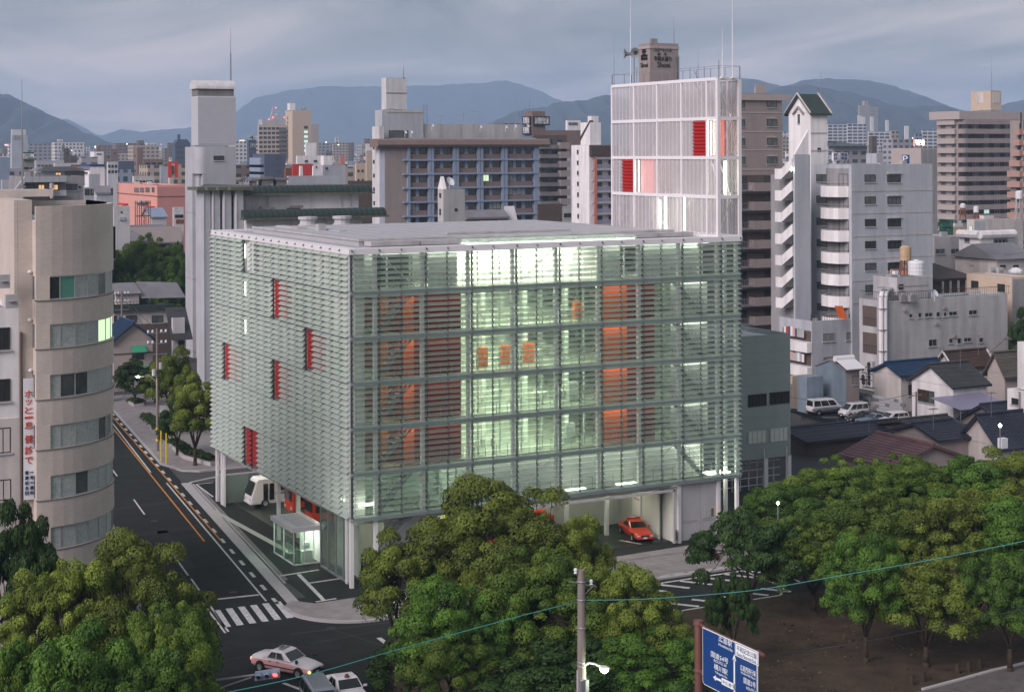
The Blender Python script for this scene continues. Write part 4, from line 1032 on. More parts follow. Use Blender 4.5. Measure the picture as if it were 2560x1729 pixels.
# fins at the left end
for k,u in enumerate((516,540,568,598)):
    p=D(u,470,203-k*.5);b=MB();b.box(-.3,0,0,.5,3.5,p[2]);b.box(-.42,-.06,0,-.3,.3,p[2]);tag(b.build('concrete_fin',M['concrete'],None,(p[0],p[1],0)),('leftmost','second','third','rightmost')[k]+' tall concrete fin between the concrete tower and the eaved hall','fin','concrete fins beside the eaved hall')
    b=MB();b.box(-1.4,-.8,p[2],1.6,3.8,p[2]+.4);o=b.build('fin_cap',M['moss'],bpy.data.objects[-1] if 0 else None,(p[0],p[1],0));o.parent=[q for q in COL.objects if q.name.startswith('concrete_fin')][-1];o.location=(0,0,0)
# --- long blue grey apartment block
t=block('apartment_block','long blue grey apartment block with brown spandrels and a brown rounded roof band','building',961,366,330,944,1347,M['blue_grey'],parapet=0)
q=lambda x,y:fpx(t,*r3(x,y))
zr0=fpx(t,1000,366)[1];zr1=fpx(t,1000,345)[1]
b=MB();b.extr([(-2.0,-1.2,zr0),(-2,-1.6,zr0+.5),(-2,-1.3,zr1-.3),(-2,-.6,zr1),(-2,3,zr1),(-2,3,zr0)],(t.LX+4,0,0));b.build('roof_band',M['brown'],t.o)
b=MB();b.box(2,3,zr1,t.LX+1,t.LY,zr1+.2);b.box(11,6,zr1,t.LX-1,8,zr1+3.2);b.build('roof_screen',M['lt_grey'],t.o)
x1=q(52,900)[0];b=MB();b.box(.0,-.25,0,x1,.0,zr0);b.build('end_wall',M['taupe'],t.o)
ys=[722,830,945,1060,1175,1290];rows=[]
zs=[q(600,y)[1] for y in ys];dz=zs[1]-zs[2]
zs=zs+[zs[-1]-dz*k for k in range(1,6)]
cols=[(62,235),(262,442),(470,645),(675,848),(876,1110)]
for k,z in enumerate(zs[1:]): 
    if z>6:
        b=MB();b.box(x1-1,-.9,z-.18,t.LX-.3,-.01,z+.18);b.build('floor_beam',M['blue_grey'],t.o)
for c in (62,235,260,443,468,646,672,848,874,1118,1138):
    x=q(c,1000)[0];b=MB();b.box(x-.3,-.75,4,x+.3,-.0,zr0);b.build('pier',M['blue_grey'],t.o)
for k in range(len(zs)-1):
    zb=zs[k+1]+.2
    if zb<8: break
    for ci,(c0,c1) in enumerate(cols):
        a0,a1=q(c0,1000)[0]+.35,q(c1,1000)[0]-.35;w=a1-a0
        b=MB();b.box(a0,-.35,zb,a1,.0,zb+.95);b.build('spandrel',M['brown'],t.o)
        if ci<4: segs=((.0,.36),(.56,1.0))
        else: segs=((.0,.24),(.38,.58),(.74,1.0))
        for s0,s1 in segs: win(t,'f',a0+w*s0,zb+1.0,a0+w*s1,zs[k]-.3,off=0,sill=False,pm=random.choice(['pane_dark','pane_dark','pane_mid','pane_curtain','pane_dark','pane_mid','pane_lit' if random.random()<.25 else 'pane_dark']))
# stair tower at its left
def sub(name,label,cat,c,x0,xc,x1,y0,d,m,base_y=None,parapet=.4,group=None,roofm=None):
    """free-standing block whose left face runs x0..xc and front face xc..x1 in crop coordinates"""
    uc,vt=c(xc,y0);ul=c(x0,0)[0];ur=c(x1,0)[0]
    base=0 if base_y is None else D(uc,c(0,base_y)[1],d)[2]
    t=block(name,label,cat,uc,vt,d,ul,ur,m if not isinstance(m,str) else M[m],group,parapet,base,roofm)
    t.base=base;return t
t=sub('stair_tower','slim pale stair tower with small windows, left end of the apartment block','tower',r2,1105,1165,1205,545,331,'grey_white',parapet=0)
for y in (705,825,940,1055,1170): winpx(t,'s',r2,1112,y,1125,y+32,pm='pane_dark',div=1,sill=False)
t=sub('penthouse','weathered blue grey lift house on the long apartment block roof','rooftop structure',r2,1130,1190,1535,408,336,'blue_white',base_y=660)
winpx(t,'f',r2,1243,582,1405,648,pm='pane_mid',div=4,sill=False);band(t,'f',1,t.H-.5,t.LX-.2,t.H-.2,'tan',.1,'coping')
t=sub('water_tank_house','square lavender grey water tank tower above the apartment block lift house','rooftop structure',r2,1185,1225,1395,140,338,'grey_white',base_y=405,parapet=0)
z=fpx(t,*r2(1300,270))[1];band(t,'f',0,z-.1,t.LX,z+.1,'concrete_dk',.05,'joint')
x,y,z=D(*r2(1370,138),340);mast('lightning rod on the square water tank tower',x,y,z-.2,3.4,.08)
b=MB()
for k in range(16): b.box(0,0,k*.37,1.0,.06,k*.37+.06)
b.box(0,0,0,.06,.06,5.8);b.box(.94,0,0,1.0,.06,5.8);x,y,z=D(*r2(1530,600),334);tag(b.build('ladder_frame',M['steel'],None,(x,y,z)),'ladder like antenna frame beside the apartment block lift house','antenna frame')
for k,(x_,h_) in enumerate(((337,30),(530,32),(618,38))):
    x,y,z=D(*r3(x_,600),334);b=MB();b.tube((0,0,0),(0,0,h_*.12),.05,None,5);b.tube((-1.2,0,h_*.12-.3),(1.2,0,h_*.12-.3),.03,None,4)
    for q_ in range(-4,5): b.tube((q_*.28,-.3,h_*.12-.3),(q_*.28,.3,h_*.12-.3),.02,None,4)
    tag(b.build('tv_aerial',M['steel'],None,(x,y,z)),('left','middle','right')[k]+' television aerial on the long apartment block roof','aerial','television aerials on the apartment block')
def dish(label,p,r=.6,az=-20,group=None):
    b=MB();b.tube((0,0,0),(0,0,.9),.05,None,5);n=12
    a=R(az);nx,ny=math.sin(a)*-1,-math.cos(a)
    c=Vector((nx*.1,ny*.1,1.1));dirv=Vector((nx*.85,ny*.85,.5)).normalized();xx=dirv.orthogonal().normalized();yy=dirv.cross(xx)
    vs=[c-dirv*.15]+[c+dirv*(.18*r*0)+xx*(r*.6*math.cos(i*math.tau/n))+yy*(r*.6*math.sin(i*math.tau/n)) for i in range(n)]+[c+dirv*(.2*r)+xx*(r*math.cos(i*math.tau/n))+yy*(r*math.sin(i*math.tau/n)) for i in range(n)]
    b.add(vs,[(0,i+1,(i+1)%n+1) for i in range(n)]+[(i+1,n+i+1,n+(i+1)%n+1,(i+1)%n+1) for i in range(n)]);b.tube(c,c+dirv*.8*r,.03,None,4)
    return tag(b.build('satellite_dish',M['sign_white'],None,p),label,'satellite dish',group)
for k,(x_,y_) in enumerate(((267,585),(42,640),(92,640),(670,600),(883,602),(960,595),(1065,595))):
    p=D(*r3(x_,y_),333);dish(['large dish at the left','small dish low at the far left','small dish beside the lift house','dish in the middle','dish right of the middle','round dish near the right','dish by the brown tower'][k]+' on the long apartment roof',p,.42)
# small gabled grey tower in front
t=sub('gabled_shaft','narrow grey stair shaft with a pointed gable and satellite dish before the apartment block','tower',r3,313,360,540,1075,178,'lt_grey',parapet=0)
b=MB();b.extr([(0,0,t.H),(0,t.LY,t.H),(0,t.LY/2,t.H+1.4)],(.4,0,0));b.build('gable',M['white_wall'],t.o)
winpx(t,'s',r3,329,1110,341,1145,pm='pane_dark',div=1,sill=False);winpx(t,'s',r3,329,1235,339,1290,pm='pane_dark',div=1,sill=False);winpx(t,'f',r3,452,1242,472,1258,pm='pane_dark',div=1,sill=False)
p=D(*r3(410,1050),179);dish('white satellite dish on the gabled grey stair shaft',(p[0],p[1],p[2]-.6),.55)
t=sub('dark_roofed_hall','low hall with a dark curved roof and white verge behind the fire station roof','building',r3,480,545,900,1330,196,'dk_brown',parapet=0)
b=MB();b.extr([(0,-.3,t.H),(0,t.LY,t.H),(0,t.LY,t.H+.6),(0,t.LY*.5,t.H+1.1),(0,-.3,t.H+.25)],(t.LX,0,0));b.build('roof',M['roofgrey'],t.o)
b=MB();b.extr([(t.LX,-.5,t.H-1.6),(t.LX,t.LY*.5,t.H+1.5),(t.LX,t.LY*.5,t.H+1.2),(t.LX,-.5,t.H-1.9)],(1.4,0,0));b.build('verge',M['grey_white'],t.o)
# brown terrace block
t=sub('brown_flats','brown apartment house with stacked open balconies right of the long block','apartment house',r3,1100,1120,1395,630,450,'dk_brown')
for k in range(8):
    y=697+k*78;z=fpx(t,*r3(1270,y))[1]
    a=fpx(t,*r3(1150,y))[0];c=fpx(t,*r3(1312,y))[0];e=t.LX
    if z<5: break
    balcony(t,'f',a,c,z-1.4,'concrete_dk',1.4,.9);balcony(t,'f',c,e,z-1.4,'taupe',1.8,1.6)
    for j in range(4):
        x=a+1.5+(e-a-4)*j/3.5;win(t,'f',x,z-1.2,x+1.8,z+.9,sill=False,pm=random.choice(['pane_dark','pane_dark','pane_mid','pane_lit' if k in(2,5) and j==3 else 'pane_dark']))
t=sub('rooftop_sign_tower','brown rooftop tower carrying a band of white sign lettering','rooftop structure',r3,1043,1105,1215,430,455,'brown',base_y=635,parapet=.3)
b=MB();b.box(.3,-.5,t.H-4.0,t.LX+1.2,-.0,t.H-1.4);b.box(-.5,.3,t.H-3.8,0,t.LY+.6,t.H-1.4);b.box(-.5,.3,t.H-6.6,0,t.LY+.4,t.H-4.3);b.build('sign_box',M['dull_black'],t.o)
marks(t.o,'f',.6,t.LX+.6,t.H-2.7,1.9,9,-.55,'sign_white');marks(t.o,'s',.6,t.LY,t.H-2.6,1.8,4,-.55,'sign_white');marks(t.o,'s',.6,t.LY,t.H-5.4,1.8,4,-.55,'sign_white')
x,y,z=D(*r3(1085,430),456);mast('thin mast on the brown rooftop sign tower',x,y,z,5.4,.08)
t=sub('long_brown_hall','long dull brown building with a flat brown roof edge behind the white flats','building',r3,1180,1210,1510,592,520,'lt_grey');band(t,'f',0,t.H-8,t.LX,t.H+.1,'brown',.3,'roof_edge')
sub('brick_red_block','small brick red block seen over the long apartment roof','building',r3,790,880,1010,530,640,'tile_red')
t=sub('white_block','small white block with a row of sign letters before the hills','building',r3,1385,1400,1512,508,760,'white_wall')
marks(t.o,'f',.4,t.LX*.75,t.H-1.6,1.4,6,-.2,'frame_dark')
# white flats with brown roofs
t=sub('white_flats','white apartment house with brown roof strip, dark red posts and glass balconies','apartment house',r3,1432,1580,1800,715,430,'white_wall',parapet=0)
q=lambda x,y:fpx(t,*r3(x,y))
b=MB();b.extr([(0,-1.6,t.H-3.0),(0,-1.2,t.H-.2),(0,0,t.H),(0,0,t.H-3)],(t.LX,0,0));b.build('roof_strip',M['tile_brown'],t.o)
for k in range(8):
    z=q(1690,822+k*92.5)[1]
    if z<5: break
    a=q(1600,900)[0];balcony(t,'f',a,t.LX,z,'lt_grey',1.4,.12,slab=.35)
    b=MB();b.box(a,-1.4,z+.15,t.LX,-1.34,z+1.25);b.build('glass_panel',M['poly'],t.o)
    for j in range(4): win(t,'f',a+.6+j*4.6,z+.2,a+3.2+j*4.6,z+2.3,sill=False,pm=random.choice(PD))
for j in (1600,1612,1750,1762): 
    x=q(j,900)[0];b=MB();b.box(x,-1.5,3,x+.35,-1.0,t.H-2.9);b.build('post',M['pink_dk'],t.o)
for y in (755,845,930,1020,1110,1200,1290): winpx(t,'s',r3,1478,y,1492,y+34,pm='pane_dark',div=1,sill=True)
t=sub('stair_house','tall white stair house with sloped brown cap on the white flats','rooftop structure',r3,1510,1590,1680,525,436,'white_wall',base_y=715,parapet=0)
b=MB();b.extr([(-.2,0,t.H),(-.2,t.LY,t.H-5),(-.2,t.LY,t.H-4),(-.2,0,t.H+.5)],(t.LX*.35,0,0));b.build('sloped_cap',M['tile_brown'],t.o)
b=MB();b.box(1,1,t.H,3.2,3,t.H+1.7);b.build('tank',M['white_wall'],t.o)
sub('dark_brown_shed','plain dark brown windowless block between the flats','building',r3,1140,1150,1350,1205,285,'dk_brown')
t=sub('pale_annex','low pale block with a rooftop tank next to the dark brown shed','building',r3,1195,1200,1430,1225,330,'lt_grey');winpx(t,'f',r3,1365,1282,1425,1320,pm='pane_dark')
# --- taupe condominium with rooftop sign tower
t=block('taupe_condominium','taupe condominium with arched window heads above and dark balconies below','apartment house',1700,233,262,1640,1956,M['taupe'],parapet=.9)
q=lambda x,y:fpx(t,*r4(x,y))
b=MB();b.box(-.2,-.45,t.H-1.2,t.LX+1.6,-.01,t.H-.2);b.build('cornice',M['taupe_lt'],t.o)
for y0,y1 in ((567,617),(697,747),(827,877),(955,1005)):
    for x0,x1 in ((1205,1275),(985,1052)):
        winpx(t,'f',r4,x0,y0,x1,y1,pm='pane_mid')
        a,zt_=q(x0-8,y0-16);c,zb_=q(x1+4,y0-3);b=MB();n=8
        b.extr([(a,-.06,zb_)]+[(a+(c-a)*k/n,-.06,zb_+(zt_-zb_)*math.sin(math.pi*k/n)**.5) for k in range(n+1)]+[(c,-.06,zb_)],(0,.08,0));b.build('window_head',M['taupe_lt'],t.o)
for y in (650,782,908,1042): band(t,'f',0,q(1100,y)[1]-.1,t.LX,q(1100,y)[1]+.1,'taupe_lt',.06,'string_course')
dzb=q(1100,1175)[1]-q(1100,1306)[1]
for k in range(9):
    zf=q(1100,1183)[1]-k*dzb
    if zf<2: break
    a,c=q(1075,1100)[0],q(1232,1100)[0]
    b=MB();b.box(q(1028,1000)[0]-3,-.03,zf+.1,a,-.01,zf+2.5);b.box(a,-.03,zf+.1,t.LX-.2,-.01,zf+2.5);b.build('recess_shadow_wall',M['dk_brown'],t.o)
    balcony(t,'f',a,c,zf,'taupe',1.5,1.25);balcony(t,'f',c+.05,t.LX+.5,zf,'steel',1.4,1.1,rail=True);balcony(t,'f',0,a-.05,zf,'steel',1.4,1.1,rail=True)
    win(t,'f',c-1.5,zf+.2,c+2.6,zf+2.3,sill=False,pm='pane_dark',div=3);win(t,'f',a-3.5,zf+.2,a-.4,zf+2.3,sill=False,pm='pane_dark')
t2=sub('sign_tower','square taupe rooftop tower with black Japanese lettering behind the station roof tower','rooftop structure',r4,327,405,600,165,262,'taupe',base_y=520,parapet=.2)
b=MB();b.box(-.12,-.12,t2.H-.9,t2.LX+.12,t2.LY+.12,t2.H-.5);b.build('cornice',M['taupe_lt'],t2.o)
q=lambda x,y:fpx(t2,*r4(x,y))
def qt(s,x0,x1,y0,y1):
    a,zb_=q(x0,y1);c,zt_=q(x1,y0);text_fit(s,c-a,zt_-zb_,t2.o,((a+c)/2,-.09,(zt_+zb_)/2),M['black_letter'])
qt('フローレンス',427,551,201,224)
qt('観',455,473,234,252);qt('音',499,515,234,252)
qt('平和大通り',429,550,260,290)
qt('Shoei',452,540,300,333)
ya,za=spx(t2,*r4(391,332));yb,zb_=spx(t2,*r4(342,304));text_fit('Shoei',yb-ya,zb_-za,t2.o,(-.09,(ya+yb)/2,(za+zb_)/2),M['black_letter'],R(-90))
b=MB()
for (x0,x1,y0,y1) in ((354,362,205,285),(366,374,205,285),(344,352,250,285),(378,386,250,285),(350,380,205,212),(350,380,222,228),(344,388,250,256),(344,388,272,278)):
    ya,za=spx(t2,*r4(x1,y1));yb,zb_=spx(t2,*r4(x0,y0));b.box(-.07,min(ya,yb),min(za,zb_),-.0,max(ya,yb),max(za,zb_))
b.build('emblem',M['black_letter'],t2.o)
x,y,z=D(*r4(570,165),266);mast('long lightning rod on the lettered rooftop tower',x,y,z-.3,4.6,.07)
b=MB();b.box(-.1,0,0,.1,.1,13);b.box(.5,0,0,.6,.1,13)
for k in range(22): b.box(-.1,0,k*.6,.6,.06,k*.6+.07)
x,_=q(578,200);b.build('ladder',M['steel'],t2.o,(x,-.3,t2.H-15))
sub('sloped_glass_roof','pale sloping roof structure on top of the taupe condominium','rooftop structure',r5,-40,-30,45,110,275,'taupe_lt',base_y=200)
# --- white apartment house with open zigzag stair
t=block('white_apartment_house','bluish white apartment house with curved balconies and an open zigzag stair','apartment house',*r5(690,718),232,r5(385,0)[0],r5(1300,0)[0],M['blue_white'],parapet=.5)
q=lambda x,y:fpx(t,*r5(x,y));qs=lambda x,y:spx(t,*r5(x,y))
rowsy=[(795,852),(962,1018),(1130,1188),(1297,1355),(1462,1520),(1627,1685),(1793,1850)]
for k,(y0,y1) in enumerate(rowsy):
    if k<6: winpx(t,'f',r5,787,y0,868,y1,pm=random.choice(PD+['pane_curtain']))
    if k<6:
        winpx(t,'f',r5,958,y0+2,1060,y1+4,pm=random.choice(PD+['pane_curtain']),div=3)
        a,z=q(955,y0-8);c,_=q(1064,y0-8);b=MB();b.box(a,-.3,z-.08,c,-.0,z+.06);b.build('window_hood',M['lt_grey'],t.o)
    # string course
    if k<6: z=q(1000,y1+63)[1];band(t,'f',0,z-.13,t.LX,z+.13,'lt_grey',.05,'string_course')
    # left, bright side: window, recessed balcony with parapet
    if k<7:
        y_,zb_=qs(690,y1+2);ya=qs(665,y1)[0];yb=qs(500,y1)[0];yc=qs(425,y1)[0]
        z0=qs(665,y1)[1];z1=qs(665,y0)[1]
        win(t,'s',yb-.1,z0,yc,z1,pm='pane_mid',sill=True);win(t,'s',ya,z0-.9,ya+(yb-ya)*.42,z1+.1,pm='pane_dark',sill=False)
        b=MB();b.box(-.04,ya-.1,z0-1.1,-.01,yb,z1+.9);b.build('recess_wall',M['grey'],t.o)
        # curved parapet
        bp_=MB();n=6;pts=[(-.02,ya-.1),(-1.5,ya+.5),(-1.9,(ya+yb)/2),(-1.5,yb-.5),(-.02,yb+.1)];pin=[(-.02,ya+.1),(-1.35,ya+.65),(-1.72,(ya+yb)/2),(-1.35,yb-.65),(-.02,yb-.1)]
        bp_.prism(pts[::-1],z0-2.15,z0-1.95);
        for i in range(4): bp_.prism([pts[i],pts[i+1],pin[i+1],pin[i]][::-1],z0-1.95,z0-.55)
        bp_.build('balcony',M['white_wall'],t.o)
        rl=MB()
        for i in range(4): rl.tube((pts[i][0],pts[i][1],z0-.25),(pts[i+1][0],pts[i+1][1],z0-.25),.04,None,4)
        rl.build('balcony_rail',M['frame_dark'],t.o)
# orange sheet drying on the lowest balcony
p=D(*r6(505,400),229);b=MB();b.add([(.1,0,0),(1.3,-.3,-.2),(.6,-.25,1.7),(-.7,0,1.8),(.1,.05,0),(1.3,-.25,-.2),(.6,-.2,1.7),(-.7,.05,1.8)],[(0,1,2,3),(7,6,5,4),(0,4,5,1),(1,5,6,2),(2,6,7,3),(3,7,4,0)]);tag(b.build('orange_sheet',M['orange_wall'],None,(p[0],p[1],p[2]+.1)),'orange sheet leaning on a low balcony of the white apartment house','sheet')
# tower with gable
t3=sub('gabled_lift_tower','white lift tower with a steep dark green gable roof and lancet window','tower',r5,218,385,510,322,245,'white_wall',parapet=0)
rid=spx(t3,*r5(295,183))[1];
H0=t3.H;RY=t3.LY
def gable_roof(t,x0,x1,y0,y1,z,zr,m,axis='x',o=.6,th=.25,tiles=None,verge=None,name='roof'):
    """pitched roof with ridge along x (or y), eaves overhanging by o"""
    b=MB()
    if axis=='x':
        ym=(y0+y1)/2;s=(zr-z)/(ym-y0)
        A=[(y0-o,z-o*s),(ym,zr),(y1+o,z-o*s)]
        for (ya,za),(yb,zb) in ((A[0],A[1]),(A[1],A[2])):
            b.extr([(x0-o,ya,za),(x0-o,yb,zb),(x0-o,yb,zb+th),(x0-o,ya,za+th)],(x1-x0+2*o,0,0))
        g=MB();g.extr([(x0,y0,z-.05),(x0,y1,z-.05),(x0,ym,zr-.02)],(x1-x0,0,0))
    else:
        xm=(x0+x1)/2;s=(zr-z)/(xm-x0);A=[(x0-o,z-o*s),(xm,zr),(x1+o,z-o*s)]
        for (xa,za),(xb,zb) in ((A[0],A[1]),(A[1],A[2])):
            b.extr([(xa,y0-o,za),(xb,y0-o,zb),(xb,y0-o,zb+th),(xa,y0-o,za+th)],(0,y1-y0+2*o,0))
        g=MB();g.extr([(x0,y0,z-.05),(x1,y0,z-.05),(xm,y0,zr-.02)],(0,y1-y0,0))
    r=b.build(name,M[m],t.o)
    if tiles:
        c=MB();st=tiles
        L=math.hypot((y1-y0)/2+o,zr-z+o*s) if axis=='x' else math.hypot((x1-x0)/2+o,zr-z+o*s)
        if axis=='x':
            for x in frange(x0-o,x1+o,st):
                for e0,e1 in ((A[0],A[1]),(A[2],A[1])): c.tube((x,e0[0],e0[1]+th),(x,e1[0],e1[1]+th),.07,None,4,caps=False)
            n=int(L/.5)
            for k in range(n):
                f=k/n
                for e0,e1 in ((A[0],A[1]),(A[2],A[1])):
                    yy=e0[0]+(e1[0]-e0[0])*f;zz=e0[1]+(e1[1]-e0[1])*f+th;c.box(x0-o,yy-.03,zz-.02,x1+o,yy+.03,zz+.045)
        else:
            for y in frange(y0-o,y1+o,st):
                for e0,e1 in ((A[0],A[1]),(A[2],A[1])): c.tube((e0[0],y,e0[1]+th),(e1[0],y,e1[1]+th),.07,None,4,caps=False)
            n=int(L/.5)
            for k in range(n):
                f=k/n
                for e0,e1 in ((A[0],A[1]),(A[2],A[1])):
                    xx=e0[0]+(e1[0]-e0[0])*f;zz=e0[1]+(e1[1]-e0[1])*f+th;c.box(xx-.03,y0-o,zz-.02,xx+.03,y1+o,zz+.045)
        c.build('roof_tiles',M[m],t.o,kind='stuff')
        rd=MB()
        if axis=='x': rd.tube((x0-o,(y0+y1)/2,zr+th+.05),(x1+o,(y0+y1)/2,zr+th+.05),.2,None,6)
        else: rd.tube(((x0+x1)/2,y0-o,zr+th+.05),((x0+x1)/2,y1+o,zr+th+.05),.2,None,6)
        rd.build('ridge_tiles',M[m],t.o)
    if verge:
        v=MB()
        if axis=='x':
            for xx in (x0-o-.06,x1+o-.16):
                for (ya,za),(yb,zb) in ((A[0],A[1]),(A[1],A[2])): v.extr([(xx,ya,za+th+.01),(xx,yb,zb+th+.01),(xx,yb,zb+th+.22),(xx,ya,za+th+.22)],(.22,0,0))
        else:
            for yy in (y0-o-.06,y1+o-.16):
                for (xa,za),(xb,zb) in ((A[0],A[1]),(A[1],A[2])): v.extr([(xa,yy,za+th+.01),(xb,yy,zb+th+.01),(xb,yy,zb+th+.22),(xa,yy,za+th+.22)],(0,.22,0))
        v.build('verge',M[verge],t.o)
    if g: g.build('gable_wall',t.wm if hasattr(t,'wm') else M['white_wall'],t.o)
    return r
gable_roof(t3,0,t3.LX,0,t3.LY,t3.H,rid-.3,'grn_black',o=.5,th=.3,verge='kcream')
for y in (480,612): z=fpx(t3,*r5(440,y))[1];band(t3,'f',0,z-.12,t3.LX,z+.12,'lt_grey',.05,'string_course')
winpx(t3,'f',r5,434,590,458,620,pm='pane_dark',div=1,sill=False)
winpx(t3,'s',r5,288,335,303,405,pm='pane_mid',div=1)
y_,z_=spx(t3,*r5(297,318));b=MB()
for s in (-1,1): b.extr([(-.35,y_,z_+.9),(-.35,y_+s*1.3,z_-.2),(-.35,y_+s*1.3,z_-.45),(-.35,y_,z_+.6)],(.35,0,0))
b.build('window_hood',M['grey'],t3.o)
x,y,z=D(*r5(465,200),250);mast('thin rod behind the green gable of the lift tower',x,y,z-.5,4.6,.07)
t4=sub('stair_core','plain white stair core with a sloping top beside the zigzag stair','tower',r5,250,262,378,640,233,'blue_white',parapet=0)
b=MB();b.extr([(0,0,t4.H),(t4.LX*.9,0,t4.H),(t4.LX*.9,0,t4.H+3.6)],(0,t4.LY,0));b.build('sloping_top',M['white_wall'],t4.o)
zf=[(822,745,665),(985,908,835),(1145,1072,1000),(1310,1232,1163),(1470,1395,1328),(1635,1560,1490),(1790,1715,1650)]
zst=thing('zigzag_stair','open zigzag stair of white slabs on the flank of the white apartment house','stair',(t4.x-.05,t4.y,0))
for (yl,ylt,yr) in zf:
    u0,u1=r5(120,0)[0],r5(249,0)[0]
    ya,za=onX(u0,r5(0,yl)[1],t4.x);_,zat=onX(u0,r5(0,ylt)[1],t4.x);yb,zb_=onX(u1,r5(0,yr)[1],t4.x)
    ya-=t4.y;yb-=t4.y;ym=ya+(yb-ya)*.38;h=zat-za
    b=MB();b.extr([(0,ya,za),(0,ym,za),(0,yb,zb_-h),(0,yb,zb_),(0,ym,zat),(0,ya,zat)],(-.2,0,0));b.extr([(1.6,ya,za),(1.6,ym,za),(1.6,yb,zb_-h),(1.6,yb,zb_-h+.3),(1.6,ym,za+.3),(1.6,ya,za+.3)],(-1.6,0,0))
    b.build('stair_flight',M['white_wall'],zst)
b=MB();b.box(1.7,.2,0,1.9,8,t4.H-3);b.build('core_wall',M['grey'],zst)
p=onX(*r5(250,755),t4.x);b=MB();b.lathe([(0,-.18),(.2,0),(0,.18)],8,(-.3,p[0]-t4.y,p[1]));b.build('stair_lamp',M['lamp_white'],zst)
# podium with laundry balconies
t=block('podium','two storey white podium with laundry hung on its open balconies','building',*r6(330,415),229,r6(118,0)[0],r6(606,0)[0],M['blue_white'],parapet=1.0)
for x0,y0,x1,y1 in ((400,497,475,550),(552,488,605,542),(400,650,470,700)): winpx(t,'f',r6,x0,y0,x1,y1,pm='pane_blind',fm='frame_alu')
for y0,y1 in ((440,550),(590,710)):
    ya,za=spx(t,*r6(328,y1));yb,zb_=spx(t,*r6(140,y1-60));zz=spx(t,*r6(328,y0+40))[1]
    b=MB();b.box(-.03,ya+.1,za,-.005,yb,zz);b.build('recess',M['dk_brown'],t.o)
    b=MB();b.box(-.9,ya-.1,za-1.5,-.0,yb,za-.1);b.build('balcony',M['white_wall'],t.o)
    for k in range(9):
        c=random.choice(['sign_white','lt_grey','navy','pink','white_wall','red_paint']);y=ya+1+k*(yb-ya-2)/9
        b=MB();b.box(-.6,y,za+.5,-.55,y+.5,za+1.6+random.random()*.3);b.build('laundry',M[c],t.o)
rl=MB();z=t.H
for k in range(20): rl.box(k*.45+.1,.1,z,k*.45+.14,.14,z+.6)
rl.box(.1,.1,z+.6,9.2,.14,z+.66);rl.build('roof_rail',M['frame_dark'],t.o)
# --- brown tower block at the right
t=block('brown_tower_block','tall taupe tower block with wraparound rounded balconies, upper right','apartment house',*r5(1498,322),514,r5(1338,0)[0],r5(2080,0)[0],M['taupe'],parapet=0,LY=None)
q=lambda x,y:fpx(t,*r5(x,y));qs=lambda x,y:spx(t,*r5(x,y))
b=MB();b.box(-1.5,-2.2,t.H-2.6,t.LX,-.0,t.H);b.box(-1.5,0,t.H-2.6,-.02,t.LY+2,t.H);b.build('roof_band',M['taupe_lt'],t.o)
dz=q(1700,392)[1]-q(1700,463)[1]
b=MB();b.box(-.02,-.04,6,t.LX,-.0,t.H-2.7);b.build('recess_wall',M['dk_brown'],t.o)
for k in range(13):
    z=q(1700,424)[1]-k*dz
    if z<3: break
    n=5;pts=[(t.LX,-2.2),(1.2,-2.2)]+[(1.2-1.5*math.sin(R(a)),-.7-1.5*math.cos(R(a))) for a in (30,60,90)]+[(-.3,-.02),(t.LX,-.02)]
    b=MB();b.prism(pts[::-1],z,z+dz*.52);b.build('balcony',M['taupe'],t.o)
    for j in range(13):
        if random.random()<.75: win(t,'f',1.5+j*4.6,z+dz*.53,3.8+j*4.6,z+dz*.97,off=-.05,sill=False,pm=random.choice(PD+['pane_curtain','pane_cool'] if random.random()<.3 else PD),fm='frame_alu')
    for x0,x1 in ((1368,1402),(1448,1480)):
        y0,_=qs(x1,500);y1,_=qs(x0,500);win(t,'s',y0,z+dz*.6,y1,z+dz*.95,sill=False,pm='pane_mid')
    ya=qs(1486,500)[0];yb=qs(1352,500)[0];b=MB();b.box(-1.0,ya,z-.1,-.0,yb,z+dz*.5);b.build('balcony',M['taupe_lt'],t.o)
t=sub('roof_tank_house','square tan tank house with two faded signs on the brown tower block','rooftop structure',r5,1597,1745,1825,168,520,'tan',base_y=315,parapet=0)
for f_,(x0,x1) in (('s',(1640,1692)),('f',(1758,1812))):
    if f_=='s': a,z0=spx(t,*r5(x1,262));c,z1=spx(t,*r5(x0,185));b=MB();b.box(-.1,a,z0,-.02,c,z1)
    else: a,z0=fpx(t,*r5(x0,262));c,z1=fpx(t,*r5(x1,185));b=MB();b.box(a,-.1,z0,c,-.02,z1)
    b.build('faded_sign',M['kcream'],t.o)
x,y,z=D(*r5(1752,168),522);mast('tall thin rod on the tan tank house, upper right',x,y,z,11,.1)
t=block('tan_flats','salmon brown apartment house with a stepped sloping side at the right border','apartment house',*r5(1985,395),455,r5(1890,0)[0],r5(2200,0)[0],M['taupe'],parapet=0)
for k in range(9):
    z0=spx(t,*r5(1950,470+k*79))[1];w=t.LY*(.35+.65*min(1,k/4));b=MB();b.box(-1.3,0,z0-1.3,-.0,w,z0+.4);b.build('balcony',M['salmon'],t.o)
    balcony(t,'f',0,t.LX,z0-1.0,'salmon',1.3,1.1)
    win(t,'s',w*.2,z0+.6,w*.5,z0+5,sill=False,pm='pane_dark')
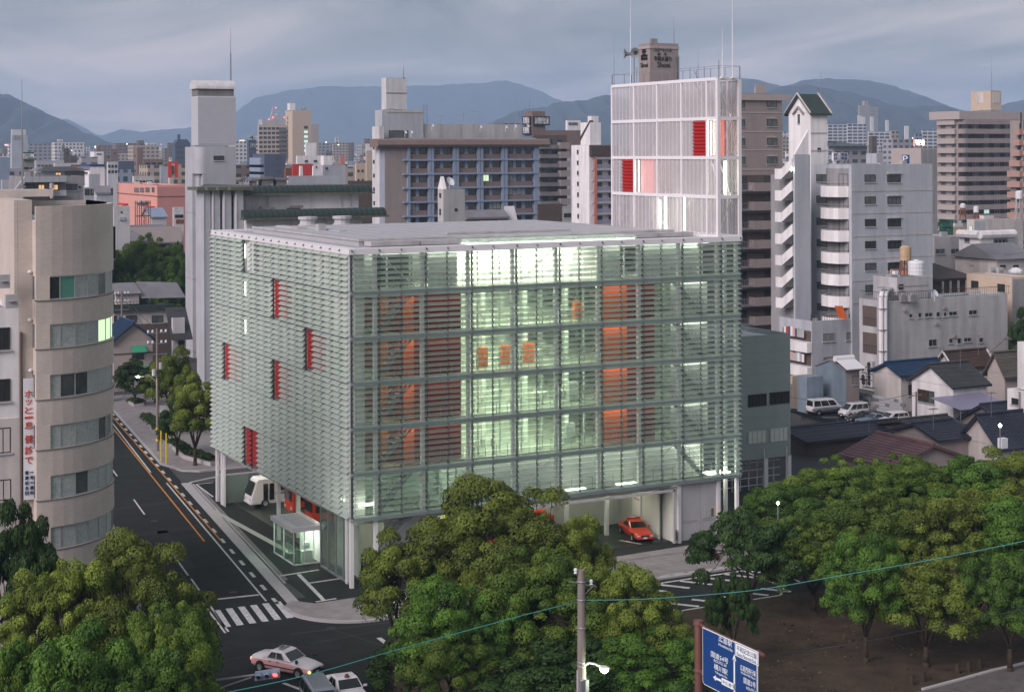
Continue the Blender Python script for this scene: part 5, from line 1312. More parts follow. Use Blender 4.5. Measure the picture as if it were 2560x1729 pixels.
# parking tower with P
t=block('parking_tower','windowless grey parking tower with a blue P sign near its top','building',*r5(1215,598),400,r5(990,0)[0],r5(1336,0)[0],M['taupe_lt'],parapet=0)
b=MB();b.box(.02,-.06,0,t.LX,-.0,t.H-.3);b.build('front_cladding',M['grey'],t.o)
a,z0=spx(t,*r5(1128,712));c,z1=spx(t,*r5(1076,648))
b=MB();b.box(-.15,a,z0,-.02,c,z1);b.build('sign_board',M['sign_blue'],t.o)
text_fit('P',(c-a)*.72,(z1-z0)*.8,t.o,(-.2,(a+c)/2,(z0+z1)/2),M['sign_white'],R(-90),ext=.05)
# ------------------------------------------------------------------ far landmark towers, left and middle
def wgrid(t,face,n,rows,z0,dz,w,h,a0=1.0,a1=None,**k):
    L=(t.LX if face=='f' else t.LY) if a1 is None else a1
    for r in range(rows):
        for i in range(n):
            a=a0+(L-a0-w-.6)*(i/(n-1) if n>1 else .5);win(t,face,a,z0-r*dz,a+w,z0-r*dz+h,sill=False,**k)
t=sub('beige_tower','tall beige tower with a column of lit stair openings and flagged penthouse','building',r2,380,440,600,405,1050,'tan',parapet=0)
z0=fpx(t,*r2(500,560))[1];dzz=fpx(t,*r2(500,549))[1]-fpx(t,*r2(500,588))[1]
xa=fpx(t,*r2(535,560))[0]
for k in range(6): win(t,'f',xa,z0-k*dzz,xa+2.8,z0-k*dzz+1.8,sill=False,pm='pane_cool' if k else 'pane_dark')
wgrid(t,'s',1,9,t.H-6,dzz,1.8,1.8,a0=t.LY*.35,pm='pane_mid')
b=MB();b.box(-.5,t.LY*.2,t.H,3,t.LY*.6,t.H+4.6);b.build('penthouse',M['white_wall'],t.o);b=MB();b.box(t.LX*.45,1,t.H,t.LX*.55,3,t.H+1.4);b.box(t.LX*.65,1,t.H,t.LX*.75,3,t.H+1.8);b.build('cooling_unit',M['grey'],t.o)
t=sub('beige_side_block','lower part attached right of the beige tower','building',r2,598,602,660,525,1056,'taupe_lt',parapet=0)
t=sub('beige_wing','beige hotel wing with a regular grid of dark square windows','building',r2,150,156,400,525,1000,'tan',parapet=0)
dz=fpx(t,*r2(300,556))[1]-fpx(t,*r2(300,594))[1]
for r in range(7):
    for i in range(5):
        x,z=fpx(t,*r2(162+i*35,568+r*38));win(t,'f',x,z,x+2.1,z+1.6,sill=False,pm='pane_dark',div=2)
    x,z=fpx(t,*r2(325,570+r*38));balcony(t,'f',x,x+5.8,z-.6,'brown',1.2,.9);win(t,'f',x+.4,z-.4,x+5.2,z+1.5,sill=False,pm='pane_mid',div=4)
b=MB();b.box(2.6,1,t.H,t.LX-1,8,t.H+3.2);b.extr([(9,1,t.H+3.2),(17,1,t.H+3.2),(13,1,t.H+7.2)],(0,4,0));b.extr([(8,2,t.H+3.2),(10.5,2,t.H+11.5),(11.2,2,t.H+3.2)],(0,1,0));b.build('crown',M['blue_white'],t.o)
for k,(x,y) in enumerate(((300,385),(240,482),(275,465),(370,466))):
    xx,z=fpx(t,*r2(x,y));b=MB();b.lathe([(0,-.4),(.45,0),(0,.4)],6,(xx,-.4,z));b.build('beacon',M['lamp_red'],t.o)
t=sub('navy_block','dark blue office block with pale balcony stack on its left side','building',r2,105,205,380,768,560,'navy')
for k in range(4):
    z=spx(t,*r2(150,838+k*58))[1];b=MB();b.box(-1.2,1,z-1.8,-.0,t.LY,z+1.6);b.build('balcony',M['blue_grey'],t.o)
for k in range(3): winpx(t,'f',r2,300,795+k*55,342,818+k*55,pm='pane_mid',sill=False)
t=sub('arched_tower','dark tower with a semicircular arched top and small sign letters','building',r2,58,75,135,650,600,'navy',parapet=0)
b=MB();n=10;c=t.LX/2;b.extr([(c-c*math.cos(math.pi*k/n),0,t.H+c*1.1*math.sin(math.pi*k/n)) for k in range(n+1)],(0,t.LY,0));b.build('arched_top',M['navy'],t.o);marks(t.o,'f',c-2.2,c+2.2,t.H+.6,1.6,2,-.2,'sign_white');marks(t.o,'f',.5,t.LX-.5,t.H-2.2,1.8,6,-.2,'sign_white')
t=sub('white_studio','white block with small windows and a blank tank tower','building',r2,468,476,690,786,480,'white_wall')
for x0,x1 in ((540,566),(615,643)): winpx(t,'f',r2,x0,822,x1,840,pm='pane_dark');
winpx(t,'f',r2,615,872,643,890,pm='pane_dark')
t=sub('tank_tower','pale square tank tower above the white block','rooftop structure',r2,545,552,638,678,485,'white_wall',base_y=790,parapet=0)
t=sub('red_fronted_block','block with a bright red front behind white curved gables','building',r2,432,440,612,855,462,'red_paint',parapet=0)
for x in (490,600):
    p=D(*r2(x,950),455);z1=D(*r2(x,872),455)[2];b=MB();b.extr([(0,0,p[2]-8),(1.5,0,p[2]-8),(1.1,0,z1),(.4,0,z1)],(0,.8,0));tag(b.build('white_gable',M['white_wall'],None,(p[0],p[1],0)),('left' if x==490 else 'right')+' white tapering gable in front of the red fronted block','gable')
t=sub('white_step_block','white stepped block right of the red front','building',r2,668,690,880,865,470,'blue_white')
winpx(t,'f',r2,712,885,733,905,pm='pane_dark');b=MB();b.box(.5,.5,t.H,3.2,3,t.H+2.7);b.build('stair_tower',M['white_wall'],t.o)
t=sub('brick_stub','slim orange brick chimney like block in the middle distance','building',r2,833,838,872,785,760,'pink_dk',parapet=0)
t=sub('tan_block','tan block with small windows beside the apartment stair tower','building',r2,958,970,1045,850,520,'tan');wgrid(t,'f',2,4,t.H-3,3,.7,.8,a0=.4,pm='pane_dark')
t=sub('tan_tower','taller tan slab directly left of the apartment stair tower','building',r2,1048,1056,1100,690,540,'tan',parapet=0)
b=MB();b.box(0,-.1,t.H-2.4,t.LX,-.0,t.H);b.build('top_band',M['white_wall'],t.o)
t=sub('terracotta_block','low terracotta block beneath the red fronted block','building',r2,368,380,445,888,465,'rust')
sub('flat_grey_roof','long flat grey roofed hall behind the eaved hall','building',r2,390,400,830,955,330,'blue_white')
sub('dark_brick_hall','dark red brick hall with a metal roof left of the stair tower','building',r2,900,905,1100,1000,300,'dk_brown')
# ------------------------------------------------------------------ left background
t=sub('lavender_tower','pale lavender tower with a vaulted top, hazy at the far left','building',rk,157,175,404,455,1200,'blue_white',parapet=0)
b=MB();b.box(.3,.5,t.H,t.LX-1.2,t.LY-.2,t.H+4.2);b.build('vaulted_top',M['grey_white'],t.o)
b=MB();b.box(1.2,-.2,t.H-3.5,t.LX-4,-.0,t.H-.2);b.build('louvre_band',M['grey'],t.o);x,y,z=D(*rk(387,380),1205);mast('mast on the lavender tower',x,y,z-3,11,.25)
t=sub('grid_office','wide hazy blue office block with a fine window grid, far left','building',rk,405,412,715,590,3000,'blue_grey',parapet=0);wgrid(t,'f',12,5,t.H-7,3.2,2.0,1.5,a0=2,pm='pane_curtain',div=1)
for nm,lab,x0,xc,x1,y0,d,m in (
 ('slim_brown_tower','slim brown tower with a square window, left of centre skyline',925,930,1012,655,820,'dk_brown'),
 ('brown_mid_block','brown block with stepped back roofs right of the slim brown tower',1012,1018,1120,760,800,'dk_brown'),
 ('white_tower_house','white block with a brown lift tower on its roof',1310,1370,1507,705,640,'white_wall'),
 ('rust_brown_tower','rust brown rectangular tower, left skyline',1600,1608,1720,664,860,'brown'),
 ('blue_edged_hall','white building with a blue roof line below the brown tower',1170,1300,1520,890,430,'white_wall'),
 ('violet_grey_block','long violet grey low block',500,520,930,830,620,'blue_white'),
 ('white_long_roof','long white low roof left of the blue edged hall',775,790,1170,868,520,'grey_white'),
 ('brown_low_block','low dark red building behind the white roof',1025,1035,1168,893,500,'rust')):
    t=sub(nm,lab,'building',rk,x0,xc,x1,y0,d,m,parapet=0)
    if nm=='white_tower_house':
        b=MB();b.box(t.LX*.35,1,t.H,t.LX*.7,3,t.H+2.4);b.build('lift_tower',M['brown'],t.o);winpx(t,'f',rk,1405,735,1478,752,pm='pane_dark',sill=False)
    if nm=='blue_edged_hall':
        band(t,'f',0,t.H-.6,t.LX,t.H,'sign_blue',.1);band(t,'s',0,t.H-.6,t.LY,t.H,'sign_blue',.1)
        for y0 in (925,998): winpx(t,'s',rk,1225,y0,1272,y0+28,pm='pane_dark')
    if nm in('slim_brown_tower','rust_brown_tower'): wgrid(t,'f',1,1,t.H-3,3,.9,.9,pm='pane_dark',div=1)
    if nm in('violet_grey_block','brown_mid_block'): wgrid(t,'f',7 if 'v' in nm else 3,2,t.H-2.6,2.9,1.1 if 'v' in nm else .6,1,a0=.6,pm='pane_mid',div=1)
t=sub('stepped_grey_flats','grey concrete flats with rounded balconies and amber lit windows behind the beige building','apartment house',rk,130,340,1215,1060,262,'grey',parapet=.3)
q=lambda x,y:fpx(t,*rk(x,y))
a,z0=q(345,1345);c,_=q(940,1345);_,z1=q(345,1262);z2=q(345,1142)[1];z3=q(345,1058)[1]
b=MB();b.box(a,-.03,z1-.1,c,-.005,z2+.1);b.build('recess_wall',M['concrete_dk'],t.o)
for za,zb in ((z0,z1),(z2,z3)):
    n=6;b=MB()
    for k in range(n): w=(c-a)/n;b.box(a+w*k,-1.3,za,a+w*(k+1)-.05,-1.15,zb)
    b.box(a,-1.15,za,c,-.01,za+.2);b.build('balcony',M['concrete'],t.o)
for x0,x1,m in ((368,508,'pane_cool'),(552,645,'pane_warm'),(742,845,'pane_warm')): winpx(t,'f',rk,x0,1175,x1,1258,off=-.06,pm='pane_mid' if m=='pane_cool' else m,sill=False,div=2,fm='frame_dark')
winpx(t,'f',rk,958,1175,1118,1268,pm='pane_mid',div=4);winpx(t,'f',rk,1140,1203,1165,1245,pm='pane_dark',div=1)
b=MB();b.extr([(0,-1.2,z3),(0,-1.2,z3-1),(-2.2,-1.2,z0-.6),(-2.6,-1.2,z0-.2)],(0,1.0,0));b.build('raking_wall',M['lt_grey'],t.o)
b=MB();x,z=q(715,1200);b.lathe([(0,0),(.35,0),(.35,.9),(0,.95)],8,(x,-1.8,z-.4));x,z=q(715,1330);b.lathe([(0,0),(.3,0),(.3,1.3),(0,1.35)],8,(x,-1.8,z-.5));b.build('water_heater',M['lt_grey'],t.o)
t=sub('blue_penthouse','pale blue penthouse with an amber window and grey hipped roof','rooftop structure',rk,592,600,940,980,272,'blue_white',base_y=1058,parapet=0)
winpx(t,'f',rk,800,1000,890,1045,pm='pane_warm',sill=False);b=MB();b.extr([(-1,-.8,t.H),(t.LX+4.2,-.8,t.H),(t.LX+2,3,t.H+.7),(1,3,t.H+.7)],(0,.5,0));b.extr([(-1,-.8,t.H),(-1,7,t.H),(0,3,t.H+.7)],(t.LX+5,0,0));b.build('roof',M['roofgrey'],t.o);b=MB();b.box(t.LX+.02,.3,t.H-2.6,t.LX+3.4,3,t.H-.05);b.build('side_room',M['grey'],t.o)
t=sub('billboard_house','grey rooftop house carrying a green and white billboard with red and black lettering','rooftop structure',rk,325,332,490,826,285,'grey',base_y=1050,parapet=0)
zt=fpx(t,*rk(400,706))[1];bb=MB();bb.box(0,-.25,t.H,t.LX,-.0,zt);o=bb.build('billboard',M['sign_white'],t.o)
b=MB();b.box(0,-.30,zt-(zt-t.H)*.16,t.LX,-.26,zt);b.box(0,-.30,t.H,t.LX,-.26,t.H+(zt-t.H)*.2);b.build('green_stripe',mat('sign_green',(.02,.13,.03),.5,var=0),o)
text_fit('ごはん',t.LX*.68,(zt-t.H)*.28,o,(t.LX*.6,-.3,t.H+(zt-t.H)*.36),M['black_letter']);marks(o,'f',t.LX*.12,t.LX*.65,t.H+(zt-t.H)*.66,(zt-t.H)*.14,4,-.32,'navy_letter');marks(o,'f',t.LX*.02,t.LX*.14,t.H+(zt-t.H)*.4,(zt-t.H)*.3,1,-.32,'red_letter')
winpx(t,'f',rk,348,930,418,948,pm='pane_dark',sill=False);winpx(t,'f',rk,440,930,465,968,pm='pane_dark',sill=False,div=1)
t=sub('balcony_flats','blue grey flats with stacked lit balconies cut by the left edge','apartment house',rk,-40,-30,140,775,300,'blue_grey')
for k in range(8):
    z=fpx(t,*rk(60,1040+k*108))[1];balcony(t,'f',.5,t.LX,z-2,'blue_white',1.3,1.2);win(t,'f',t.LX-4.5,z-.6,t.LX-2.7,z+1.2,sill=False,pm='pane_cool' if k in(0,1,3) else 'pane_dark')
t=sub('blue_frame_building','building with a pale blue exterior frame and dark glass','building',rk,1210,1220,1640,1222,330,'blue_white')
for k in range(5): winpx(t,'f',rk,1225+k*85,1245,1295+k*85,1335,pm='pane_dark',sill=False)
t=sub('small_gabled_house','small pale blue house with a dark pitched roof above the beige building','house',rk,1362,1400,1585,1305,215,'blue_white',parapet=0)
t.wm=M['white_wall'];gable_roof(t,0,t.LX,0,t.LY,t.H,t.H+.7,'roofgrey',o=.2)
t=sub('white_annex','white block with a tank right of the stepped grey flats','building',rk,1285,1295,1450,1030,345,'blue_white')
t=sub('dark_glass_block','dark grey windowless block beside the white gridded one','building',r1,975,985,1112,815,600,'navy')
t=sub('arcade_block','white building with three dark arched openings','building',r1,885,895,978,820,560,'grey_white')
for y in (845,890):
    for x in (897,924,952): winpx(t,'f',r1,x,y,x+20,y+24,pm='pane_dark',sill=False,div=1)
t=sub('brown_pair_tower','beige and brown tower with balconies','building',r1,1105,1140,1188,702,640,'brown')
wgrid(t,'s',1,6,t.H-4,3,1.5,1.2,pm='pane_mid');t=sub('brown_pair_block','lower brown block with recessed dark windows next to the brown tower','building',r1,1170,1190,1355,802,640,'brown');wgrid(t,'f',3,4,t.H-2.6,3,1.7,1.3,pm='pane_dark')
t=sub('cream_low_flats','low cream building with small windows behind the pink one','building',r1,1095,1110,1280,940,470,'kcream');wgrid(t,'f',5,2,t.H-2.2,2.8,.8,.9,a0=.5,pm='pane_dark')
t=sub('navy_gabled_block','dark blue gabled tower left of the concrete tower','building',r1,1428,1455,1580,670,900,'navy',parapet=0)
b=MB();b.extr([(0,0,t.H),(t.LX,0,t.H),(t.LX*.8,0,t.H+2.2),(t.LX*.2,0,t.H+2.2)],(0,6,0));b.box(2,1,t.H+2,3.2,3,t.H+5);b.build('roof',M['navy'],t.o);wgrid(t,'f',4,4,t.H-3,3,1.2,1.3,pm='pane_mid')
p=D(*r1(1436,955),520);zt=D(*r1(1436,820),520)[2];b=MB();b.box(-1.6,0,p[2],1.6,.4,zt);rs=tag(b.build('vertical_sign',M['red_letter'],None,(p[0],p[1],0)),'tall narrow red sign with white lettering beside the concrete tower','sign')
for k in range(8): marks(rs,'f',-.6,.6,zt-1.6-k*(zt-p[2]-2)/8,1.5,1,-.06,'sign_white')
sub('beige_signed_block','beige block behind the tall red sign','building',r1,1395,1405,1440,880,530,'kcream');sub('pale_blue_billboard_house','pale blue house with a flat signboard','building',r1,1325,1330,1420,860,560,'blue_white')
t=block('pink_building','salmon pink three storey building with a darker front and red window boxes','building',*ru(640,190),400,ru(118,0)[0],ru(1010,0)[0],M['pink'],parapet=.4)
for x0,x1 in ((343,403),(417,470),(490,542),(572,605)): winpx(t,'s',ru,x0,220,x1,280,pm='pane_mid',sill=False)
winpx(t,'f',ru,825,238,885,290,pm='pane_mid',sill=False);winpx(t,'f',ru,890,235,950,290,pm='pane_dark',sill=False)
b=MB();b.box(.01,-.08,0,t.LX,-.0,t.H-.5);b.build('front_cladding',mat('pink_shaded',(.50,.235,.215),.85,var=.06),t.o)  # darker copy of the side's pink puts the front's shade into colour
z=fpx(t,*ru(800,340))[1];band(t,'f',0,z-.12,t.LX,z+.12,'rust',.14);y0,z=spx(t,*ru(630,335));band(t,'s',0,z-.12,t.LY,z+.12,'rust',.08)
for x0,x1,y0,y1 in ((180,260,418,450),(550,612,460,500)):
    a,za=spx(t,*ru(x1,y1));c,zc=spx(t,*ru(x0,y0));b=MB();b.box(-1,a,za,-.0,c,zc);b.build('window_box',M['red_paint'],t.o)
t=sub('white_balcony_block','white building with a rusty railed opening below the pink one','building',ru,840,850,985,478,340,'grey_white');winpx(t,'f',ru,868,575,980,620,pm='pane_dark',sill=False,div=2);band(t,'f',.5,fpx(t,*ru(900,690))[1],t.LX,fpx(t,*ru(900,640))[1],'rust',.15,'railing')
t=sub('white_shop','white building with pipes right of the beige building top','building',ru,40,70,280,462,300,'grey_white');winpx(t,'f',ru,160,528,180,550,pm='pane_dark',div=1,sill=False)
b=MB();z=fpx(t,*ru(150,622))[1];b.box(1,-.3,z-.3,t.LX-1,-.0,z+.3);b.build('duct',M['blue_white'],t.o)
# steel stair frame with tank
p=D(*ru(460,720),345);x1=D(*ru(545,720),345);zt=D(*ru(460,405),345)[2]
fr_=thing('water_tower','dark red steel frame tower holding a pale water tank','water tank',(p[0]-1.4,p[1],0))
b=MB();z0=p[2]-1
for x in (0,.9,1.9,2.8):
    for y in (0,1.6): b.tube((x,y,z0),(x,y,zt+.2),.10,None,5)
for z in (z0+.5,(z0+zt)/2,zt-.3): b.box(-.1,-.1,z-.1,2.9,1.7,z+.1)
for k in range(5): z=z0+(zt-z0)*k/5;b.tube((.9,0,z),(1.9,0,z+(zt-z0)/5),.05,None,4);b.tube((1.9,0,z),(.9,0,z+(zt-z0)/5),.05,None,4)
b.build('frame',M['rust'],fr_);b=MB();b.box(.5,.1,zt-.9,2.3,1.4,zt+.2);b.build('tank',M['blue_white'],fr_)
# roofs near that frame
t=sub('hipped_grey_house','house with grey hipped metal roof behind the tank frame','house',ru,545,560,760,610,352,'grey_white',parapet=0);t.wm=M['grey_white'];gable_roof(t,0,t.LX,0,8,t.H,t.H+1.7,'blue_grey',o=.3)
t=sub('terrace_apartment','two storey terrace apartment with open lit balconies behind the park trees','apartment house',ru,70,270,890,745,330,'dk_brown',parapet=0)
q=lambda x,y:fpx(t,*ru(x,y))
b=MB();b.extr([(-.5,-1.6,t.H-3.1),(-.5,-1.0,t.H),(-.5,0,t.H),(-.5,0,t.H-3.1)],(t.LX+1.2,0,0));b.build('mansard',M['taupe_lt'],t.o)
for k,y in enumerate((920,1062)):
    z=q(700,y)[1];b=MB();b.box(q(590,0)[0],-1.4,z-.5,t.LX+.6,-.0,z+.1);b.build('balcony',M['lt_grey'],t.o)
    for x0,x1 in ((590,640),(680,722),(745,790),(800,852)): winpx(t,'f',ru,x0,y-100,x1,y-22,off=-.04,pm='pane_cool' if (x0==800 and k==0) else random.choice(['pane_dark','pane_curtain']),sill=False,div=1)
t=sub('dark_pitched_house','house with a wide dark roof left behind the park trees','house',ru,30,60,440,915,322,'blue_grey',parapet=0)
b=MB();b.extr([(-1,-1,t.H-.1),(t.LX+1,-1,t.H-.1),(t.LX-1,6,t.H+2.0),(2,6,t.H+2.0)],(0,.3,0));b.box(-1,-.7,t.H-.4,t.LX+1,6,t.H-.11);b.build('roof',M['roofgrey'],t.o);winpx(t,'f',ru,75,940,190,1010,pm='pane_cool',sill=False,div=3)
# houses at the end of the side street
t=sub('brown_band_house','three storey cream house with a brown middle band and balcony','house',r8,40,50,392,400,250,'kcream',parapet=.2)
for x0,x1 in ((50,68),(118,190),(280,350)): winpx(t,'f',r8,x0,438,x1,485,pm='pane_mid')
z=fpx(t,*r8(200,490))[1];b=MB();b.box(-.1,-.08,0,t.LX+.1,-.0,z);b.build('brown_cladding',M['dk_brown'],t.o);z=fpx(t,*r8(200,392))[1];band(t,'f',-.3,z-.5,t.LX+.5,z+.4,'grn_black',.6,'eave')
rl=MB();z=t.H
for k in range(34): rl.box(k*.5,-.5,z,k*.5+.05,-.45,z+1.1)
rl.box(0,-.5,z+1.1,17,-.44,z+1.16);rl.build('roof_rail',M['frame_dark'],t.o)
t=sub('rooftop_room','small rooftop room with a black pitched roof and a skylit lean-to','rooftop structure',r8,58,65,205,300,256,'kcream',base_y=372,parapet=0)
b=MB();b.extr([(-.5,-.6,t.H-.2),(t.LX+.3,-.6,t.H-.2),(t.LX+.1,3,t.H+1.3),(-.3,3,t.H+1.3)],(0,.3,0));b.extr([(t.LX+.3,-.6,t.H-1),(t.LX+7.5,-.6,t.H-1.2),(t.LX+7.0,3,t.H+1.0),(t.LX+.3,3,t.H+1.4)],(0,.25,0));b.build('roof',M['roofgrey'],t.o)
t=block('blue_roofed_house','dingy beige house with a bright blue tiled roof and green awnings','house',*r8(50,590),226,r8(-20,0)[0],r8(285,0)[0],M['taupe_lt'],parapet=0,LY=7)
t.wm=M['taupe_lt'];gable_roof(t,0,t.LX,0,7,t.H,t.H+2.2,'blue_roof',o=.6,tiles=.6,axis='y')
for x0,x1,y0,y1 in ((152,240,618,655),(150,240,738,765)):
    a,z0=fpx(t,*r8(x0,y1));c,z1=fpx(t,*r8(x1,y0));b=MB();b.extr([(a,-1.0,z0),(a,-.0,z1),(a,-.0,z1-.1),(a,-1.0,z0-.1)],(c-a,0,0));b.build('awning',mat('awning_green',(.04,.32,.18),.6,var=.1),t.o);win(t,'f',a+.2,z0-1.2,c-.2,z0+.3,pm='pane_cool' if y0>700 else 'pane_dark',sill=False)
band(t,'f',0,fpx(t,*r8(100,670))[1]-.1,t.LX,fpx(t,*r8(100,670))[1]+.1,'dk_brown',.05)
t=sub('narrow_white_house','narrow white house with grey tiled lean-to roof by the concrete tower','house',r8,400,408,480,455,236,'grey_white',parapet=0)
b=MB();b.extr([(-.3,-.8,t.H-3.2),(t.LX+1,-.8,t.H-3.2),(t.LX+1,3,t.H+1.2),(-.3,3,t.H+1.2)],(0,.25,0));b.build('roof',M['tile_grey'],t.o);winpx(t,'f',r8,440,588,472,640,pm='pane_dark')
sub('solar_roof_house','house with a flat dark roof and skylight panels behind the narrow white one','house',r8,385,395,480,400,262,'navy',parapet=0)
# ------------------------------------------------------------------ right middle distance
t=block('grey_concrete_house','pale grey concrete building with two windows right of the white apartment house','building',*rt_(700,262),270,rt_(690,0)[0],rt_(1072,0)[0],M['lt_grey'],parapet=.3,LY=12)
for x0,x1 in ((712,835),(915,1033)): winpx(t,'f',rt_,x0,415,x1,488,pm='pane_mid',fm='frame_alu')
b=MB();b.box(t.LX,0,0,t.LX+2.5,6,t.H-6);b.extr([(t.LX,-.3,t.H-6),(t.LX+2.8,-.3,t.H-6),(t.LX+2.8,-.3,t.H-5.6),(t.LX,-.3,t.H-4)],(0,7,0));b.build('side_lean_to',M['grey'],t.o)
b=MB();b.box(t.LX+3.4,-1,1,t.LX+4.6,-.8,t.H-13);b.build('lit_shopfront',M['pane_lit'],t.o)
t=block('white_rounded_house','bright white three storey house with rounded parapet and railed balconies','house',*rt_(1295,200),262,rt_(1028,0)[0],rt_(1475,0)[0],M['white_wall'],parapet=.3)
winpx(t,'s',rt_,1100,255,1162,325,pm='pane_mid');winpx(t,'s',rt_,1250,568,1293,645,pm='pane_dark')
b=MB();b.tube((-.1,-.1,t.H-.5),(-.1,t.LY,t.H-.5),.7,None,8);b.tube((-.1,-.1,t.H-.5),(t.LX+4.5,-.1,t.H-.5),.7,None,8);b.build('rounded_parapet',M['white_wall'],t.o)
b=MB();b.box(t.LX,1.5,0,t.LX+7,8,t.H-.4);b.build('side_wing',M['lt_grey'],t.o)
for y in (388,560):
    z=fpx(t,*rt_(1500,y))[1];b=MB();b.box(t.LX,-.2,z-.2,t.LX+7,1.5,z);b.tube((t.LX,-.2,z+1.1),(t.LX+7,-.2,z+1.1),.05,None,4)
    for k in range(9): b.tube((t.LX+k*.85,-.2,z),(t.LX+k*.85,-.2,z+1.1),.03,None,4)
    b.build('balcony',M['blue_white'],t.o);win(t,'f',t.LX+1,z+.1,t.LX+4.5,z+2.4,off=1.5,pm='pane_dark',sill=False)
t=block('beige_blind_wall','large pinkish beige building with an almost blank wall, right border','building',*rt_(1225,40),300,rt_(1128,0)[0],rt_(1862,0)[0],M['kcream'],parapet=.3)
b=MB();b.box(-.05,-.1,0,t.LX*.2,-.0,t.H-.3);b.build('corrugated_front',M['blue_white'],t.o);winpx(t,'s',rt_,1160,115,1198,190,pm='pane_cool',sill=False)
t=block('brown_roof_hall','building with a large dark brown pitched roof and a lit veranda','building',*rt_(690,800),246,rt_(680,0)[0],rt_(1118,0)[0],M['dk_brown'],parapet=0,LY=10)
b=MB();b.extr([(-.5,-1,t.H-.1),(t.LX+1.2,-1,t.H-.1),(t.LX-3,8,t.H+2.6),(-.5,8,t.H+2.6)],(0,.3,0));b.extr([(t.LX+1.2,-.7,t.H-.1),(t.LX+1.2,10,t.H-.1),(t.LX-3,8.3,t.H+2.6)],(-.3,0,0));b.box(-.5,-.7,t.H-.5,t.LX+1,9,t.H-.15);b.build('roof',M['dk_brown'],t.o)
for x in (760,862,965,1070): a=fpx(t,*rt_(x,850))[0];b=MB();b.box(a,-.8,0,a+.25,-.55,t.H-.5);b.build('veranda_post',M['lt_grey'],t.o)
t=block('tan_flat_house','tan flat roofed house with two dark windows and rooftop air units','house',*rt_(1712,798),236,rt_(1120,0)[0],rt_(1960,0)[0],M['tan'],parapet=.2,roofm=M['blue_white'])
for x0,x1,y0,y1 in ((1182,1275,835,930),(1525,1620,880,985)): winpx(t,'s',rt_,x0,y0,x1,y1,pm='pane_dark')
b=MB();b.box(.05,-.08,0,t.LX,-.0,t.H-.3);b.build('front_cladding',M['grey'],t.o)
for k,x in enumerate((1,2.6)):
    b=MB();b.box(0,0,0,1.0,.7,.9);b.lathe([(0,0),(.3,0),(.3,.02)],8,(.5,-.02,.45));p=D(*rt_(1440+k*100,745),246);tag(b.build('air_conditioner',M['lt_grey'],None,(p[0],p[1],t.H-.2)),('left' if k==0 else 'right')+' air unit on the tan flat roof','air conditioner')
b=MB();b.lathe([(1.1,0),(1.1,.3),(.5,.7),(0,.8)],8);p=D(*rt_(1765,735),248);tag(b.build('roof_vent',M['white_tank'],None,(p[0],p[1],t.H-.2)),'white domed vent on the tan flat roof','roof vent')
t=block('cream_long_house','long cream house with a black sheet roof at the right border','house',*rt_(1510,560),250,rt_(1480,0)[0],rt_(2000,0)[0],M['kcream'],parapet=0,LY=9)
b=MB();b.extr([(-.6,-.8,t.H),(-.6,t.LY+.6,t.H),(-.6,t.LY*.5,t.H+2.2)],(t.LX+.6,0,0));b.build('roof',M['roofgrey'],t.o)
for x0,x1 in ((1555,1630),(1730,1800)): winpx(t,'f',rt_,x0,635,x1,672,pm='pane_dark')
b=MB();p=D(*rt_(860,150),285);b.box(-1.5,0,0,1.6,.15,p[2]+1.5);tag(b.build('safety_net',M['net'],None,(p[0],p[1],0)),'green mesh net screen hung between posts above the grey concrete house','net')
sub('ochre_low_block','ochre block partly hidden by the green net','building',crop(2200,550,5.233),905,915,1130,130,330,'tan')
# tanks
def stilt_tank(lab,c,x0,x1,y0,y1,yl,d,m,legs='rust'):
    p=D(*c((x0+x1)/2,yl),d);zb=D(*c(0,y1),d)[2];zt=D(*c(0,y0),d)[2];r=(D(*c(x1,y0),d)[0]-D(*c(x0,y0),d)[0])/2/.886
    t=thing('water_tank',lab,'water tank',(p[0],p[1],p[2]));zb-=p[2];zt-=p[2]
    b=MB();b.lathe([(0,zb),(r,zb),(r,zt),(r*.6,zt+r*.28),(0,zt+r*.35)],12);b.lathe([(r*1.03,zb+.3*(zt-zb)),(r*1.05,zb+.33*(zt-zb)),(r*1.03,zb+.36*(zt-zb))],12);b.build('tank',M[m],t)
    b=MB()
    for k in range(6): a=k*math.tau/6;b.tube((r*1.25*math.cos(a),r*1.25*math.sin(a),0),(r*.85*math.cos(a),r*.85*math.sin(a),zb),.08,None,5)
    for k in range(6): a=k*math.tau/6;a2=a+math.tau/6;b.tube((r*1.2*math.cos(a),r*1.2*math.sin(a),zb*.2),(r*.9*math.cos(a2),r*.9*math.sin(a2),zb*.9),.04,None,4)
    b.build('stand',M[legs],t);b=MB();b.tube((r+.1,0,0),(r+.1,0,zt),.05,None,5);b.build('pipe',M['rust'],t);return t
stilt_tank('rusty tan water tank on a splayed steel stand','' or rt_,248,398,395,562,762,213,'tan_tank')
stilt_tank('white water tank on a red lattice stand left of the brown tower block base',r5,1508,1548,1018,1045,1135,330,'white_tank')
stilt_tank('white tank on a thin stand, middle of the three by the tall brown block',r5,1608,1648,1038,1080,1140,310,'white_tank')
stilt_tank('tall white tank on a pale lattice tower at the right border',r5,1925,1978,925,978,1150,300,'white_tank','lt_grey')
p=D(*rt_(462,755),211);b=MB();b.lathe([(0,0),(1.05,0),(1.05,.5),(1.1,.52),(1.05,.55),(1.05,1.0),(1.1,1.02),(1.05,1.05),(1.05,1.6),(.9,1.8),(.3,1.9),(.3,2.0),(0,2.0)],16);tag(b.build('water_tank',M['white_tank'],None,p),'squat white ribbed plastic tank beside the rusty tank','water tank')
